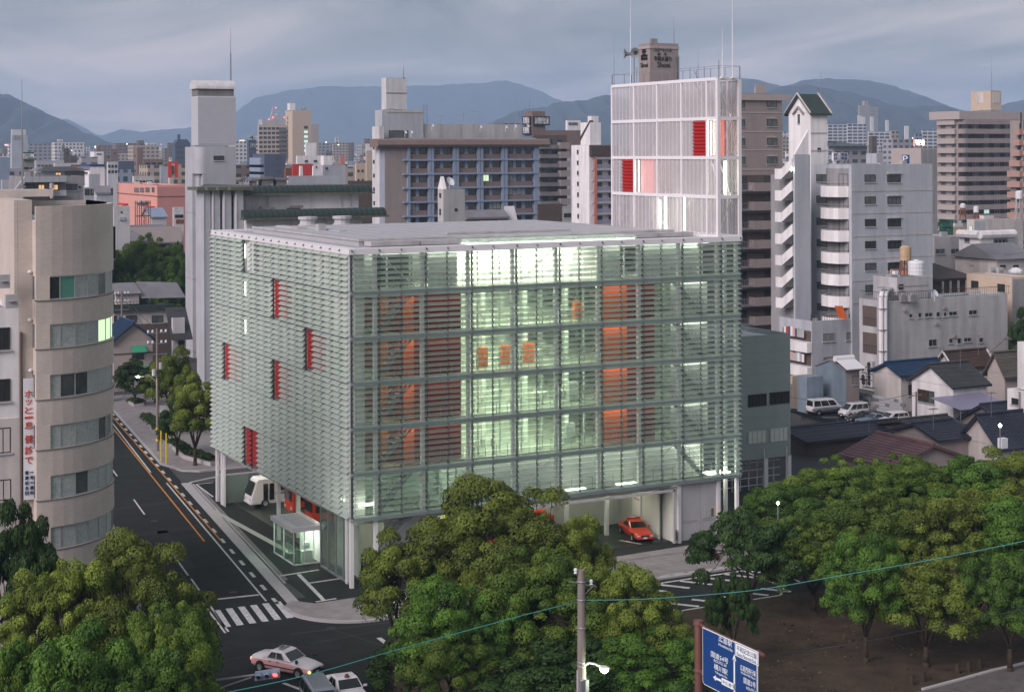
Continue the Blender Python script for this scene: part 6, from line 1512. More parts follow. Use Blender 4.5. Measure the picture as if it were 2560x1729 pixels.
# --- grey white building with the big duct
t=block('ducted_building','plain pale grey building with tiny windows, a roof railing and a big white duct','building',*r6(806,288),222,r6(642,0)[0],r6(1612,0)[0],M['lt_grey'],parapet=.25,roofm=M['blue_white'])
for x0,x1,y0,y1 in ((965,988,368,398),(1025,1048,366,397),(1068,1118,363,393),(1143,1168,362,393),(1190,1212,360,390),(1226,1280,356,386),(1355,1410,352,382),(1092,1146,540,586),(1225,1248,535,566),(1280,1306,532,570),(1322,1370,531,558),(1422,1450,528,562)):
    winpx(t,'f',r6,x0,y0,x1,y1,pm='pane_dark',fm='frame_alu',div=2 if x1-x0>40 else 1)
q=lambda x,y:fpx(t,*r6(x,y))
b=MB()
L=t.LX+.6;n=int(L/.42)
for k in range(n+1): b.box(k*.42,.1,t.H,k*.42+.03,.13,t.H+1.1)
b.box(0,.08,t.H+1.1,L,.15,t.H+1.16);b.box(0,.1,t.H+.1,L,.13,t.H+.14)
for k in range(int(t.LY/.42)): b.box(.1,k*.42,t.H,.13,k*.42+.03,t.H+1.1)
b.box(.08,0,t.H+1.1,.15,t.LY,t.H+1.16);b.build('roof_rail',M['frame_dark'],t.o)
for y0,y1 in ((312,455),(485,635)):
    ya,za=spx(t,*r6(755,y1));yb,zb_=spx(t,*r6(665,y0))
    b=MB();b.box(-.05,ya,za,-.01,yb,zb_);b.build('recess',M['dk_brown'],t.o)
    b=MB();b.box(-.08,ya,za+1.1,-.05,yb,za+1.15)
    for k in range(8): y=ya+(yb-ya)*k/8;b.box(-.08,y,za,-.05,y+.05,za+1.1)
    b.build('balcony_rail',M['frame_dark'],t.o)
x,z=q(785,300);b=MB();
for dx in (-.45,.25): b.path([(x+dx,-.5,2),(x+dx,-.5,z+.9),(x+dx+.4,-.3,z+1.6),(x+dx+1.4,.6,z+1.8),(x+dx+3.2,2.0,z+1.8),(x+dx+3.4,2.2,t.H)],.33,8)
b.build('duct',M['white_steel'],t.o)
for k in range(5): 
    b=MB();zz=3+k*2.9;b.box(x-.9,-.9,zz,x+.65,-.1,zz+.08);b.build('duct_bracket',M['frame_st'],t.o)
ya,z_=spx(t,*r6(690,760))
for k,(x_,y_) in enumerate(((680,722),(720,700),(720,740),(682,780),(720,780),(684,815),(720,820))):
    y,z=spx(t,*r6(x_,y_));b=MB();b.box(-.5,y-.7,z-.5,-.06,y+.7,z+.5);b.lathe([(0,0),(.36,0)],8,(0,0,0)) if 0 else None;c=[( -.52,y+.4*math.cos(a),z+.4*math.sin(a)) for a in np.linspace(0,math.tau,9)[:-1]];b.poly(c,1);b.build('air_conditioner',[M['lt_grey'],M['dull_black']],t.o)
for k,(x_,y_) in enumerate(((935,348),(1195,335),(1140,438),(1258,520))):
    x,z=q(x_,y_);b=MB();b.box(x-.2,-.35,z-.15,x+.25,-.0,z+.2);b.build('vent_hood',M['taupe'],t.o)
t2=block('roof_stair_house','pale stair house with a small window on the ducted building roof','rooftop structure',*r6(890,135),224,r6(848,0)[0],r6(1096,0)[0],M['lt_grey'],parapet=.1,base=t.H-.2,LY=5)
winpx(t2,'f',r6,900,178,928,215,pm='pane_dark',div=1)
band(t2,'f',0,t2.H-1.3,t2.LX,t2.H-1.15,'grey',.05)
t3_=sub('pink_roof_box','small pinkish box behind the stair house under the rusty tank','rooftop structure',rt_,120,128,385,682,228,'pink',base_y=765,parapet=0)
for k,(x_,y_) in enumerate(((785,180),(1134,232))): p=D(*r6(x_,y_+12),223);dish(('dish by the roof rail above the duct','white satellite dish on the ducted building roof, right of the stair house')[k],(p[0],p[1],t.H-.1),.55)
for k in range(3):
    p=D(*r6(860+k*62,262),223.5);b=MB();b.box(-.5,-.4,0,.5,.4,.9);b.tube((0,0,.9),(0,0,1.3),.2,None,6);tag(b.build('rooftop_unit',M['grey'],None,(p[0],p[1],t.H-.2)),('left','middle','right')[k]+' of three small machines behind the ducted building railing','machine')
# --- houses and sheds round the car park
def house(name,lab,c,corner,ul,ur,ridge_px,d,wm,rm,base=0,o=.5,tiles=.35,verge=None,wins=(),LY=None,axis='x'):
    t=block(name,lab,'house',*c(*corner),d,c(ul,0)[0],c(ur,0)[0],M[wm],parapet=0,base=base,LY=LY)
    t.wm=M[wm];zr=spx(t,*c(*ridge_px))[1] if axis=='x' else fpx(t,*c(*ridge_px))[1]
    gable_roof(t,0,t.LX,0,t.LY,t.H,zr,rm,axis=axis,o=o,tiles=tiles,verge=verge)
    for w in wins: winpx(t,w[0],c,*w[1:5],pm=w[5] if len(w)>5 else 'pane_dark',fm=w[6] if len(w)>6 else 'frame_dark')
    return t
H3=house('brown_roof_house','house with a brown tiled roof edged by white verges','' or r6,(1250,715),1155,1500,(1190,632),214,'kcream','tile_brown',verge='grey_white')
H1=house('blue_roof_house','pinkish house with a dark blue tiled gable roof beside the car park','' or r6,(912,775),737,1218,(822,700),206,'kcream','blue_roof',wins=(('f',958,835,985,905),))
b=MB();b.extr([(1.2,-1.6,H1.H-1.4),(1.2,0,H1.H-.7),(1.2,0,H1.H-.6),(1.2,-1.6,H1.H-1.3)],(5,0,0));b.build('lean_to_roof',M['roofgrey'],H1.o)
H4=house('worn_roof_house','house with a worn grey brown tiled roof behind the white gabled house','' or r6,(1590,765),1478,1720,(1530,640),206,'taupe_lt','tile_worn')
H2=house('white_gabled_house','white two storey house with a grey tiled gable roof and sliding shutters','' or r6,(1252,850),982,1468,(1120,716),193,'white_wall','tile_grey',wins=(('s',1022,862,1128,940,'pane_mid'),('f',1290,905,1372,972,'pane_mid')))
a,z0=spx(H2,*r6(1092,940));c,z1=spx(H2,*r6(1024,866));b=MB();n=5
for k in range(n): b.box(-.16,a+(c-a)*k/n,z0,-.09,a+(c-a)*(k+1)/n-.04,z1)
b.build('shutter',M['tile_brown'],H2.o)
# plastic roofed carport by the white house
cp_=thing('carport','lilac plastic roofed shelter on thin posts in front of the white gabled house','shelter',(H2.x-1.5,H2.y-5.2,0))
z=3.3;b=MB();b.extr([(-2.2,0,z),(-2.2,5.1,z+.75),(-2.2,5.1,z+.8),(-2.2,0,z+.05)],(8.2,0,0));b.build('roof_sheet',M['poly'],cp_)
b=MB()
for x in (-2,1.5,5.6): b.tube((x,.2,0),(x,.2,z),.05,None,5);b.tube((x,0,z-.03),(x,5.1,z+.7),.04,None,4)
for k in range(14): b.box(-2+k*.35,.2,0,-2+k*.35+.04,.24,1.6)
b.box(-2,.2,1.6,2.6,.25,1.66);b.build('frame',M['steel'],cp_)
t=house('blue_metal_shed','weathered blue corrugated metal shed beside the car park','' or r6,(548,742),357,636,(455,672),205,'shed_blue','roofgrey',tiles=None,o=.2)
b=MB()
for k in range(34): y=t.LY*k/34;b.box(-.05,y,0,-.0,y+.08,t.H+ (1-abs(y/t.LY*2-1))*1.3)
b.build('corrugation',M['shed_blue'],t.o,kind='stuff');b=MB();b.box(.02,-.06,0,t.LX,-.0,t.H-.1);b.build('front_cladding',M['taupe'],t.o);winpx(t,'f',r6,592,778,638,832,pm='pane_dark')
sh=MB();sh.tube((0,0,0),(3.0,0,.0),.38,None,10);sh.extr([(0,-.3,-.2),(3,-.3,-.2),(3.2,-2.2,-1.2),(.2,-2.2,-1.2)],(0,0,.1));p=D(*r6(478,662),206);tag(sh.build('solar_heater',M['white_steel'],None,p),'white solar water heater on the metal shed roof','solar heater')
p=G(*r6(340,840));b=MB();b.box(-2,-1,0,.6,1,4.6);tag(b.build('tool_shed',M['shed_blue'],None,(*D(*r6(345,860),207)[:2],0)),'narrow blue lean-to left of the metal shed','shed')
b=MB();
for k in range(2): b.box(k*1.9,0,0,k*1.9+1.75,.9,4.2);b.lathe([(0,0),(.3,0)],6,(0,0,0)) if 0 else None
tag(b.build('storage_lockers',M['tan'],None,(*D(*r6(200,880),209)[:2],0)),'pair of rust stained beige lockers beside the grey green annex','locker')
t=block('white_corner_house','white house corner with pipes cut by the right picture edge','house',*r6(1760,570),184,r6(1674,0)[0],r6(1850,0)[0],M['white_wall'],parapet=.2)
t=block('white_low_annex','low white annex with a wide window at the right picture edge','house',*r6(1760,890),176,r6(1606,0)[0],r6(1850,0)[0],M['white_wall'],parapet=.2);winpx(t,'s',r6,1635,925,1678,965,pm='pane_dark')
b=MB();y,z=spx(t,*r6(1692,885));b.tube((-.15,y,1),(-.15,y,z),.1,None,6);b.build('drain_pipe',M['grey'],t.o)
# tiled low roofs in front
house('dark_tile_house','low house with a blue black tiled roof, left of the row behind the park','' or r6,(300,1205),285,690,(292,1165),176,'dk_brown','tile_blue',LY=8,o=.6)
house('dark_tile_wing','blue black tiled roof wing right of the first dark roof','' or r6,(700,1185),640,1010,(660,1130),182,'dk_brown','tile_blue',LY=8,o=.6)
house('red_tile_house','house with a large mauve red tiled roof just behind the tree tops','' or r6,(860,1375),540,1330,(1105,1240),160,'taupe','tile_red',o=.6,tiles=.4,axis='y')
house('small_dark_tile_house','small house with a blue grey tiled roof between the carport and the red roof','' or r6,(1155,1200),1048,1370,(1100,1120),172,'taupe','tile_blue',LY=7,o=.5)
house('big_dark_tile_house','house with broad blue grey tiled gable showing a cream end wall','' or r6,(1545,1240),1305,1800,(1400,1045),170,'kcream','tile_blue',o=.6)
house('corner_tile_house','dark tiled roof in the right corner behind the cream gable','' or r6,(1640,1160),1560,1900,(1600,1010),182,'taupe','tile_blue',o=.6,LY=9)
house('rear_tile_house','low dark roofed house between the carport and the cream gable','' or r6,(1060,1150),1045,1330,(1052,1105),180,'dk_brown','tile_grey',LY=7,o=.5)
# small lit lamp and boxes by the trees
b=MB();b.box(0,0,0,.8,.6,1.0);p=D(*r6(1568,1258),161);tag(b.build('meter_box',M['white_tank'],None,p),'white box unit beside the small lit lamp above the park trees','box')
lp_=thing('garden_lamp','small lit round lamp above the park trees near the cream gable','lamp',D(*r6(1556,1290),160));b=MB();b.tube((0,0,-6),(0,0,2.6),.05,None,5);b.build('post',M['steel'],lp_);b=MB();b.lathe([(0,2.6),(.16,2.75),(.16,2.9),(0,3.0)],8);b.build('globe',M['lamp_white'],lp_)
# aerials and gutters on the house roofs, local poles and wires
for k,(x_,y_,d_) in enumerate(((1170,700,207),(1300,700,195),(1420,618,216),(1600,632,208),(700,1120,182),(1500,1015,172),(1120,1115,174))):
    p=D(*r6(x_,y_),d_);b=MB();b.tube((0,0,-.6),(0,0,2.2),.03,None,4);b.box(-.6,-.02,2.0,.6,.02,2.04)
    for q_ in range(-3,4): b.box(q_*.18-.015,-.35,1.98,q_*.18+.015,.35,2.01)
    tag(b.build('tv_aerial',M['steel'],None,p),['aerial on the blue tiled roof','aerial on the grey tiled roof of the white gabled house','aerial on the brown tiled roof with white verges','aerial on the worn brown tiled roof','aerial on the dark tiled roof nearest the car park','aerial on the broad blue grey roof with the cream gable','aerial on the small dark roof beside the carport'][k],'aerial')
for k,(x_,yb_,yt_,lab) in enumerate(((1010,1100,880,'slim pole between the car park wall and the white gabled house'),(1610,700,520,'slim pole behind the worn brown roof at the right'))):
    d_=(196,212)[k];p=D(*r6(x_,yt_),d_);b=MB();b.tube((0,0,-p[2]),(0,0,0),.14,.1,8);b.box(-.8,-.05,-.5,.8,.05,-.38);tag(b.build('utility_pole',M['pole_conc'],None,p),lab,'utility pole')
def sag(name,label,a,c,r=.03,m='wire_black',dip=1.0,n=14):
    A=Vector(a);C_=Vector(c);pts=[A.lerp(C_,i/n)-Vector((0,0,4*dip*(i/n)*(1-i/n))) for i in range(n+1)];b=MB();b.path(pts,r,4);return tag(b.build(name,M[m],None),label,'cable')
sag('black_cable','wire from the slim pole by the white gabled house up to the right',D(*r6(1010,885),196),D(*r6(1610,525),212))
sag('black_cable','wire from the slim pole by the white gabled house towards the annex',D(*r6(1010,885),196),D(*r6(150,900),186))
sag('black_cable','wire crossing in front of the bright white rounded house',D(*rt_(1110,330),255),D(*rt_(1880,470),250))
sag('black_cable','lower wire crossing in front of the bright white rounded house',D(*rt_(1110,600),255),D(*rt_(1880,640),250))
# car park
cpk=MB();P4=[G(*r6(190,985)),G(*r6(520,930)),G(*r6(960,1080)),G(*r6(900,1200)),G(*r6(560,1180)),G(*r6(200,1010))]
cpk.poly([(x,y,.02) for x,y in P4][::-1]);cpk.build('car_park',M['asphalt'],kind='structure')
cl=MB()
for (x0,y0,x1,y1) in ((215,985,285,982),(395,1045,500,1045),(480,1070,545,1072),(505,1096,560,1100),(590,1120,650,1122)):
    a=G(*r6(x0,y0));c=G(*r6(x1,y1));pl(cl,a[0],a[1],c[0],c[1],.18,.03)
cl.build('parking_line',M['paint_white'],kind='structure')
# concrete block wall behind the cars, built of blocks
wl=thing('block_wall','stained concrete block wall behind the parked cars','wall',(*G(*r6(385,925)),0))
A_=G(*r6(385,925));B_=G(*r6(920,1040));L=math.hypot(B_[0]-A_[0],B_[1]-A_[1]);ang=math.atan2(B_[1]-A_[1],B_[0]-A_[0]);wl.rotation_euler=(0,0,ang)
bk=MB().box(.01,0,.01,.79,.2,.38).mesh('block',M['concrete']);bk2=MB().box(.01,0,.01,.79,.2,.38).mesh('block',M['concrete_dk'])
nb=int(L/.8)
for r_ in range(5):
    for k in range(nb):
        o_=ob('block',bk if random.random()<.75 else bk2,wl,(k*.8+(.4 if r_%2 else 0),random.uniform(-.015,.015),r_*.4))
tag(MB().box(0,0,0,9,.3,3.2).build('retaining_wall',M['concrete_dk'],None,(*D(*r6(195,1000),209)[:2],0)),'dark plain wall at the rear left of the car park','wall')
# long corrugated shed edge before the car park
p=D(*r6(270,1160),186);xa,za=onY(*r6(268,1030),p[1]);xb,zb_=onY(*r6(560,1105),p[1]);b=MB();b.extr([(0,0,0),(0,0,za),(xb-xa,0,zb_),(xb-xa,0,0)],(0,.3,0));tag(b.build('low_shed',M['taupe'],None,(xa,p[1],0)),'low grey shed with a sloping black roof edge in front of the parked cars','shed')
b=MB();b.extr([(-3.4,-.3,za+.9),(xb-xa+.4,-.3,zb_),(xb-xa+.4,-.3,zb_+.25),(-3.4,-.3,za+1.2)],(0,1.2,0));o=b.build('roof',M['grn_black'],[q_ for q_ in COL.objects if q_.name.startswith('low_shed')][0])
# ------------------------------------------------------------------ distant town
def facade(name,w,c,ww,hh,mort):
    m,nt,N,L,b_=nodes(name);tc=N.new('ShaderNodeTexCoord');sp=N.new('ShaderNodeSeparateXYZ');L(tc.outputs['Object'],sp.inputs[0])
    ad=N.new('ShaderNodeMath');ad.operation='ADD';L(sp.outputs[0],ad.inputs[0]);L(sp.outputs[1],ad.inputs[1]);cb=N.new('ShaderNodeCombineXYZ');L(ad.outputs[0],cb.inputs[0]);L(sp.outputs[2],cb.inputs[1])
    br=N.new('ShaderNodeTexBrick');br.offset=0;L(cb.outputs[0],br.inputs[0]);br.inputs['Scale'].default_value=1;br.inputs['Brick Width'].default_value=ww;br.inputs['Row Height'].default_value=hh;br.inputs['Mortar Size'].default_value=mort;br.inputs['Mortar'].default_value=(*w,1);br.inputs['Color1'].default_value=(*c,1);br.inputs['Color2'].default_value=(c[0]*2,c[1]*2,c[2]*2,1)
    ge=N.new('ShaderNodeNewGeometry');s2=N.new('ShaderNodeSeparateXYZ');L(ge.outputs['Normal'],s2.inputs[0]);gt=N.new('ShaderNodeMath');gt.operation='GREATER_THAN';gt.inputs[1].default_value=.5;L(s2.outputs[2],gt.inputs[0])
    mx=N.new('ShaderNodeMixRGB');L(gt.outputs[0],mx.inputs[0]);L(br.outputs[0],mx.inputs[1]);mx.inputs[2].default_value=(.16,.16,.17,1);L(mx.outputs[0],b_.inputs['Base Color']);b_.inputs['Roughness'].default_value=.7
    M[name]=m;return m
FC=[facade('facade_white',(.62,.60,.60),(.06,.07,.08),3.2,3.1,.75),facade('facade_grey',(.32,.32,.34),(.05,.05,.06),4.2,3.1,.9),facade('facade_tan',(.42,.35,.29),(.05,.05,.05),3.6,3.0,.8),facade('facade_blue',(.26,.30,.38),(.04,.05,.06),3.0,3.2,.7),facade('facade_brown',(.19,.145,.12),(.03,.03,.03),5.0,3.0,1.0),facade('facade_frame',(.66,.66,.70),(.05,.06,.08),6.0,2.9,.6)]
rr=random.Random(21);dt=MB();lights=MB()
def far_box(u,d,top_v,w,m):
    x,y,z=D(u,top_v,d);z=max(z,5)
    dt.box(x,y,-.5,x+w,y+w*rr.uniform(.5,1.0),z,m)
    if rr.random()<.35: dt.box(x+w*.2,y+2,z,x+w*.45,y+w*.3,z+rr.uniform(2,6),rr.choice([0,1,4]))
for k in range(3600):
    u=rr.uniform(-700,3300);d=rr.choice([rr.uniform(560,1100),rr.uniform(900,2000),rr.uniform(1500,3600)])
    h=rr.uniform(5,14) if rr.random()<.6 else rr.uniform(12,30 if d<1200 else 46)
    if u>2000 and d<800: h=min(h,18)
    v=V0+(CZ-h)*F/d
    far_box(u,d,v,rr.uniform(9,26),rr.choice([0,0,0,1,1,2,3,4]))
for k in range(700):
    u=rr.uniform(-60,2620);d=rr.uniform(235,560);h=rr.uniform(6,11)
    if 380<u<2000 and d<300: continue
    if u>2000 and d<330: continue
    if u<560 and d<370: continue
    v=V0+(CZ-h)*F/d;far_box(u,d,v,rr.uniform(7,16),rr.choice([0,1,1,2,3,4]))
for k in range(150):
    u=rr.uniform(2650,3500);d=rr.uniform(175,420);h=rr.uniform(5,12);far_box(u,d,V0+(CZ-h)*F/d,rr.uniform(6,12),rr.choice([0,1,1,2,4]))
for k in range(90):
    u=rr.uniform(-900,-120);d=rr.uniform(150,420);h=rr.uniform(6,14);far_box(u,d,V0+(CZ-h)*F/d,rr.uniform(6,12),rr.choice([0,1,1,2,4]))
dt.build('distant_town',FC,kind='stuff')
for k in range(150):
    u=rr.uniform(-20,2580);d=rr.uniform(1200,3600);v=rr.uniform(352,382) if rr.random()<.8 else rr.uniform(340,400);x,y,z=D(u,v,d);s=d/4026*rr.uniform(.35,1.1)
    lights.box(x-s,y-s,z-s,x+s,y+s,z+s,1 if rr.random()<.14 else 0)
for (u,v,s) in ((16,353,2.6),(8,381,2.2),(0,382,2),(345,356,3.2),(240,361,1.5),(190,352,1.6),(384,360,3.5),(318,358,2.0),(155,373,2.6),(240,359,2),(605,348,4.0),(820,357,4.5),(916,350,1.6),(2180,366,1.5)):
    x,y,z=D(u,v,2400);s=2400/4026*s;lights.box(x-s*1.3,y-s,z-s*.7,x+s*1.3,y+s,z+s*.7,1 if u in(16,384,605) else 0)
lights.build('distant_lights',[M['city_light'],M['city_red']],kind='stuff')
# pale far estate slabs with exposed frames
for k,(x0,xc,x1,y0,d) in enumerate(((508,512,655,415,1500),(655,660,800,410,1450),(815,820,985,470,1400),(1220,1225,1340,462,1350),(170,172,220,470,1500))):
    t=sub('estate_slab',['long white framed estate slab right of the gabled lift tower','second white framed estate slab, taller, in the haze','stepped white framed estate slab with dark sloping roofs','white framed estate slab left of the brown tower block','sliver of white framed slab left of the gabled lift tower'][k],'apartment house',r5,x0,xc,x1,y0,d,FC[5],parapet=0,group='white framed estate slabs in the haze')
for k,(x0,x1,y0,d) in enumerate(((738,768,350,1600),(770,795,358,1620),(832,860,358,1600),(948,975,385,1500),(1090,1125,430,1100))):
    sub('white_shaft','%s white lift shaft rising over the hazy estate'%('first','second','third','fourth','stout fifth')[k],'tower',r5,x0,x0+3,x1,y0,d,'white_wall',parapet=0,group='white lift shafts over the estate')
t=sub('pink_far_tower','hazy pinkish twin slab high rise on the hill foot','building',r5,742,752,840,272,3000,FC[2],parapet=0);b=MB();b.box(t.LX+.1,4,0,t.LX+20,14,t.H-2);b.box(t.LX-3,15,0,t.LX+6,22,t.H+9);b.build('rear_slab',FC[2],t.o)
for nm,lab,x0,xc,x1,y0,d,m in (
 ('hipped_office','grey banded office with a dark hipped roof beyond the white apartment house',520,555,808,580,620,FC[1]),
 ('dark_twin','dark brown tower with a few lit windows in the right distance',820,845,882,505,760,M['dk_brown']),
 ('grey_slab','grey banded apartment slab in the right distance',925,1000,1160,530,900,FC[1]),
 ('tan_small_block','small tan block amid the right distance town',985,992,1045,462,1150,FC[2]),
 ('pale_box','pale blank box in front of the parking tower',800,880,928,635,420,M['blue_white']),
 ('grey_box','low grey block by the parking tower sign',1160,1170,1225,490,1000,FC[3])):
    t=sub(nm,lab,'building',r5,x0,xc,x1,y0,d,m,parapet=0)
    if nm=='hipped_office': b=MB();b.extr([(-2,-2,t.H),(t.LX+2,-2,t.H),(t.LX-8,10,t.H+2),(10,10,t.H+2)],(0,14,0));b.build('roof',M['grn_black'],t.o)
# billboards
for (x0,x1,y0,y1,d,txt,m,lm,lab) in ((553,598,627,690,410,'広川\n病院','sign_white','sign_blue','white square billboard with blue characters, left of a pair'),(602,692,627,690,412,'広川病院','blue_white','sign_blue','wide pale blue billboard with blue characters, right of a pair')):
    p=D(*r5(x0,y1),d);p1=D(*r5(x1,y0),d);t=thing('billboard',lab,'billboard',(p[0],p[1],p[2]))
    w=(p1[0]-p[0])/.886*.9;h=p1[2]-p[2];b=MB();b.box(0,0,0,w,.6,h);b.box(.3,.1,-8,.6,.4,0);b.box(w-.6,.1,-8,w-.3,.4,0);b.build('board',M[m],t)
    
    if w<h*1.4: marks(t,'f',w*.12,w*.88,h*.72,h*.34,2,-.06,lm);marks(t,'f',w*.12,w*.88,h*.28,h*.34,2,-.06,lm)
    else: marks(t,'f',w*.08,w*.92,h*.6,h*.34,4,-.06,lm)
p=D(*r5(1163,583),1000);p1=D(*r5(1266,533),1000);t=thing('neon_sign','glowing red neon sign reading TEC over the right distance roofs','sign',p);w=(p1[0]-p[0])/.886;h=p1[2]-p[2]
b=MB();b.box(0,0,0,w,.8,h);b.box(2,.2,-14,3,.7,0);b.box(w-3,.2,-14,w-2,.7,0);b.build('board',M['lamp_neon'],t);text('TEC',h*.55,t,(w*.35,-.3,h*.3),M['neon_pale']);marks(t,'f',w*.08,w*.62,h*.76,h*.3,4,-.3,'neon_pale');b=MB();b.box(w*.7,-.3,h*.2,w*.93,-.1,h*.85);b.build('lit_panel',M['neon_pale'],t)
# ------------------------------------------------------------------ vehicles
WH={}
def wheel(parent,x,y,r,w=.2,rim='rim'):
    k=(r,w,rim)
    if k not in WH:
        b=MB();b.lathe([(r*.62,-w/2),(r*.93,-w/2),(r,-w*.35),(r,w*.35),(r*.93,w/2),(r*.62,w/2)],18)
        c=MB();c.lathe([(0,.5*w-.03),(r*.2,.5*w-.01),(r*.25,.5*w-.05),(r*.6,.5*w-.02),(r*.62,.5*w)],14);c.lathe([(r*.62,-.5*w),(r*.3,-.5*w+.04),(0,-.5*w+.04)],14)
        for i in range(5): a=i*math.tau/5;c.tube((r*.15*math.cos(a),r*.15*math.sin(a),w*.5-.012),(r*.6*math.cos(a),r*.6*math.sin(a),w*.5-.012),.03,None,4)
        WH[k]=(b.mesh('tyre',M['tyre'],True),c.mesh('rim',M[rim]))
    e=ob('wheel',None,parent,(x,y,r));
    a=ob('tyre',WH[k][0],e);c=ob('rim',WH[k][1],e)
    for o in (a,c): o.rotation_euler=(R(90) if y<0 else R(-90),0,0)
def car(name,label,cat,loc,h,L=4.6,W=1.7,H=1.42,kind='sedan',paint='car_white',side=None,lights=None,r=.31,group=None,roof=None,plate=True):
    """body lofted from stations along the length (+x forward)"""
    t=thing(name,label,cat,loc,h,group);hl=L/2;hw=W/2
    if kind=='sedan': # x, zlow, zbelt, ztop(hood/deck), half width
        st=[(-hl,.42,.62,.74,.86),(-hl+.06,.30,.70,.90,.93),(-hl+.5,.24,.78,.95,.99),(-hl+1.1,.22,.82,.94,1),(0,.20,.84,.90,1),(hl-1.5,.22,.80,.88,1),(hl-.7,.24,.74,.80,.985),(hl-.12,.30,.64,.70,.92),(hl,.40,.56,.60,.86)]
        cab=dict(b0=-hl+.95,b1=hl-1.45,t0=-hl+1.55,t1=hl-2.15,zb=.90,zt=H)
    elif kind=='wagon':
        st=[(-hl,.42,.70,.80,.88),(-hl+.06,.30,.82,.92,.95),(-hl+.6,.24,.86,.94,1),(0,.20,.88,.94,1),(hl-1.3,.22,.84,.92,1),(hl-.6,.26,.76,.84,.98),(hl-.1,.32,.66,.72,.92),(hl,.42,.56,.60,.86)]
        cab=dict(b0=-hl+.08,b1=hl-1.15,t0=-hl+.3,t1=hl-1.95,zb=.92,zt=H)
    elif kind=='van':
        st=[(-hl,.45,.85,.95,.92),(-hl+.05,.32,.92,1.0,.97),(-hl+.6,.26,.95,1.02,1),(0,.24,.96,1.02,1),(hl-.7,.26,.93,1.0,1),(hl-.25,.32,.86,.95,.97),(hl,.42,.66,.76,.9)]
        cab=dict(b0=-hl+.06,b1=hl-.45,t0=-hl+.16,t1=hl-1.25,zb=1.0,zt=H)
    vs=[];K=9
    for (x,zl,zb,zt,f) in st:
        w=hw*f
        vs+=[(x,-w*.88,zl),(x,-w*.99,zl+.12),(x,-w,(zl+zb)/2),(x,-w*.98,zb),(x,-w*.86,zt),(x,0,zt+.03),(x,w*.86,zt),(x,w*.98,zb),(x,w,(zl+zb)/2),(x,w*.99,zl+.12),(x,w*.88,zl)]
    K=11;n=len(st);fs=[(i*K+j,(i+1)*K+j,(i+1)*K+(j+1)%K,i*K+(j+1)%K) for i in range(n-1) for j in range(K)]+[tuple(range(K)),tuple(range((n-1)*K,n*K))[::-1]]
    mi=[(1 if (side and j in(0,1,2,7,8,9) ) else 0) for i in range(n-1) for j in range(K)]+[0,0]
    b=MB().add(vs,fs);b.m=mi;o=b.build('body',[M[paint],M[side or paint]],t,smooth=True)
    m=o.modifiers.new('b','BEVEL');m.width=.02;m.segments=1
    c=cab;rw=hw*.78;bw=hw*.955
    A=[(c['b0'],-bw,c['zb']),(c['b1'],-bw,c['zb']),(c['b1'],bw,c['zb']),(c['b0'],bw,c['zb'])]
    B=[(c['t0'],-rw,c['zt']-.05),(c['t1'],-rw,c['zt']-.05),(c['t1'],rw,c['zt']-.05),(c['t0'],rw,c['zt']-.05)]
    C2=[(c['t0']+.15,-rw*.86,c['zt']),(c['t1']-.2,-rw*.86,c['zt']),(c['t1']-.2,rw*.86,c['zt']),(c['t0']+.15,rw*.86,c['zt'])]
    b=MB();b.add(A+B+C2,[(0,1,5,4),(1,2,6,5),(2,3,7,6),(3,0,4,7),(4,5,9,8),(5,6,10,9),(6,7,11,10),(7,4,8,11),(8,9,10,11),(3,2,1,0)])
    o=b.build('cabin',M[roof or paint],t);m=o.modifiers.new('b','BEVEL');m.width=.05;m.segments=2
    def lerp(p,q,f): return tuple(p[i]+(q[i]-p[i])*f for i in range(3))
    def pane(p0,p1,q1,q0,u0,u1,v0,v1,out,nm='window'):
        # quad patch on the cabin face, pushed out a little
        def pt(u,v): return lerp(lerp(p0,p1,u),lerp(q0,q1,u),v)
        q=[Vector(pt(u0,v0)),Vector(pt(u1,v0)),Vector(pt(u1,v1)),Vector(pt(u0,v1))]
        o_=Vector(out)*.012;g=MB();g.add([p+o_ for p in q]+[p-o_*.6 for p in q],[(0,1,2,3),(7,6,5,4),(0,4,5,1),(1,5,6,2),(2,6,7,3),(3,7,4,0)]);return g.build(nm,M['car_glass'],t)
    pane(A[1],A[2],B[2],B[1],.06,.94,.1,.9,(1,0,.6),'windscreen');pane(A[3],A[0],B[0],B[3],.08,.92,.15,.88,(-1,0,.4),'rear_window')
    divs=dict(sedan=((.17,.47),(.50,.80)),wagon=((.05,.25),(.28,.54),(.57,.83)),van=((.04,.30),(.33,.62),(.65,.90)))[kind]
    for s,(P0,P1,Q1,Q0) in ((-1,(A[0],A[1],B[1],B[0])),(1,(A[3],A[2],B[2],B[3]))):
        for u0,u1 in divs: pane(P0,P1,Q1,Q0,u0,u1,.14,.86,(0,s,.3),'side_window')
    for x in (-hl+.85,hl-.82):
        for y in (-hw+.07,hw-.07):
            b=MB();b.lathe([(r*1.22,-.10),(r*1.22,.10),(0,.10)],16);e=b.build('wheel_arch',M['tyre'],t,(x,y*1.0,r+.02));e.rotation_euler=(R(90) if y<0 else R(-90),0,0)
            wheel(t,x,y+(-.05 if y<0 else .05),r)
    b=MB();b.box(hl-.05,-hw*.82,.30,hl+.05,hw*.82,.44);b.build('bumper',M['dull_black' if paint!='car_red' else paint],t)
    b=MB();b.box(-hl-.05,-hw*.82,.32,-hl+.04,hw*.82,.50);b.build('bumper',M['dull_black' if paint!='car_red' else paint],t)
    b=MB();b.box(hl-.01,-hw*.45,.47,hl+.03,hw*.45,.60);b.build('grille',M['dull_black'],t)
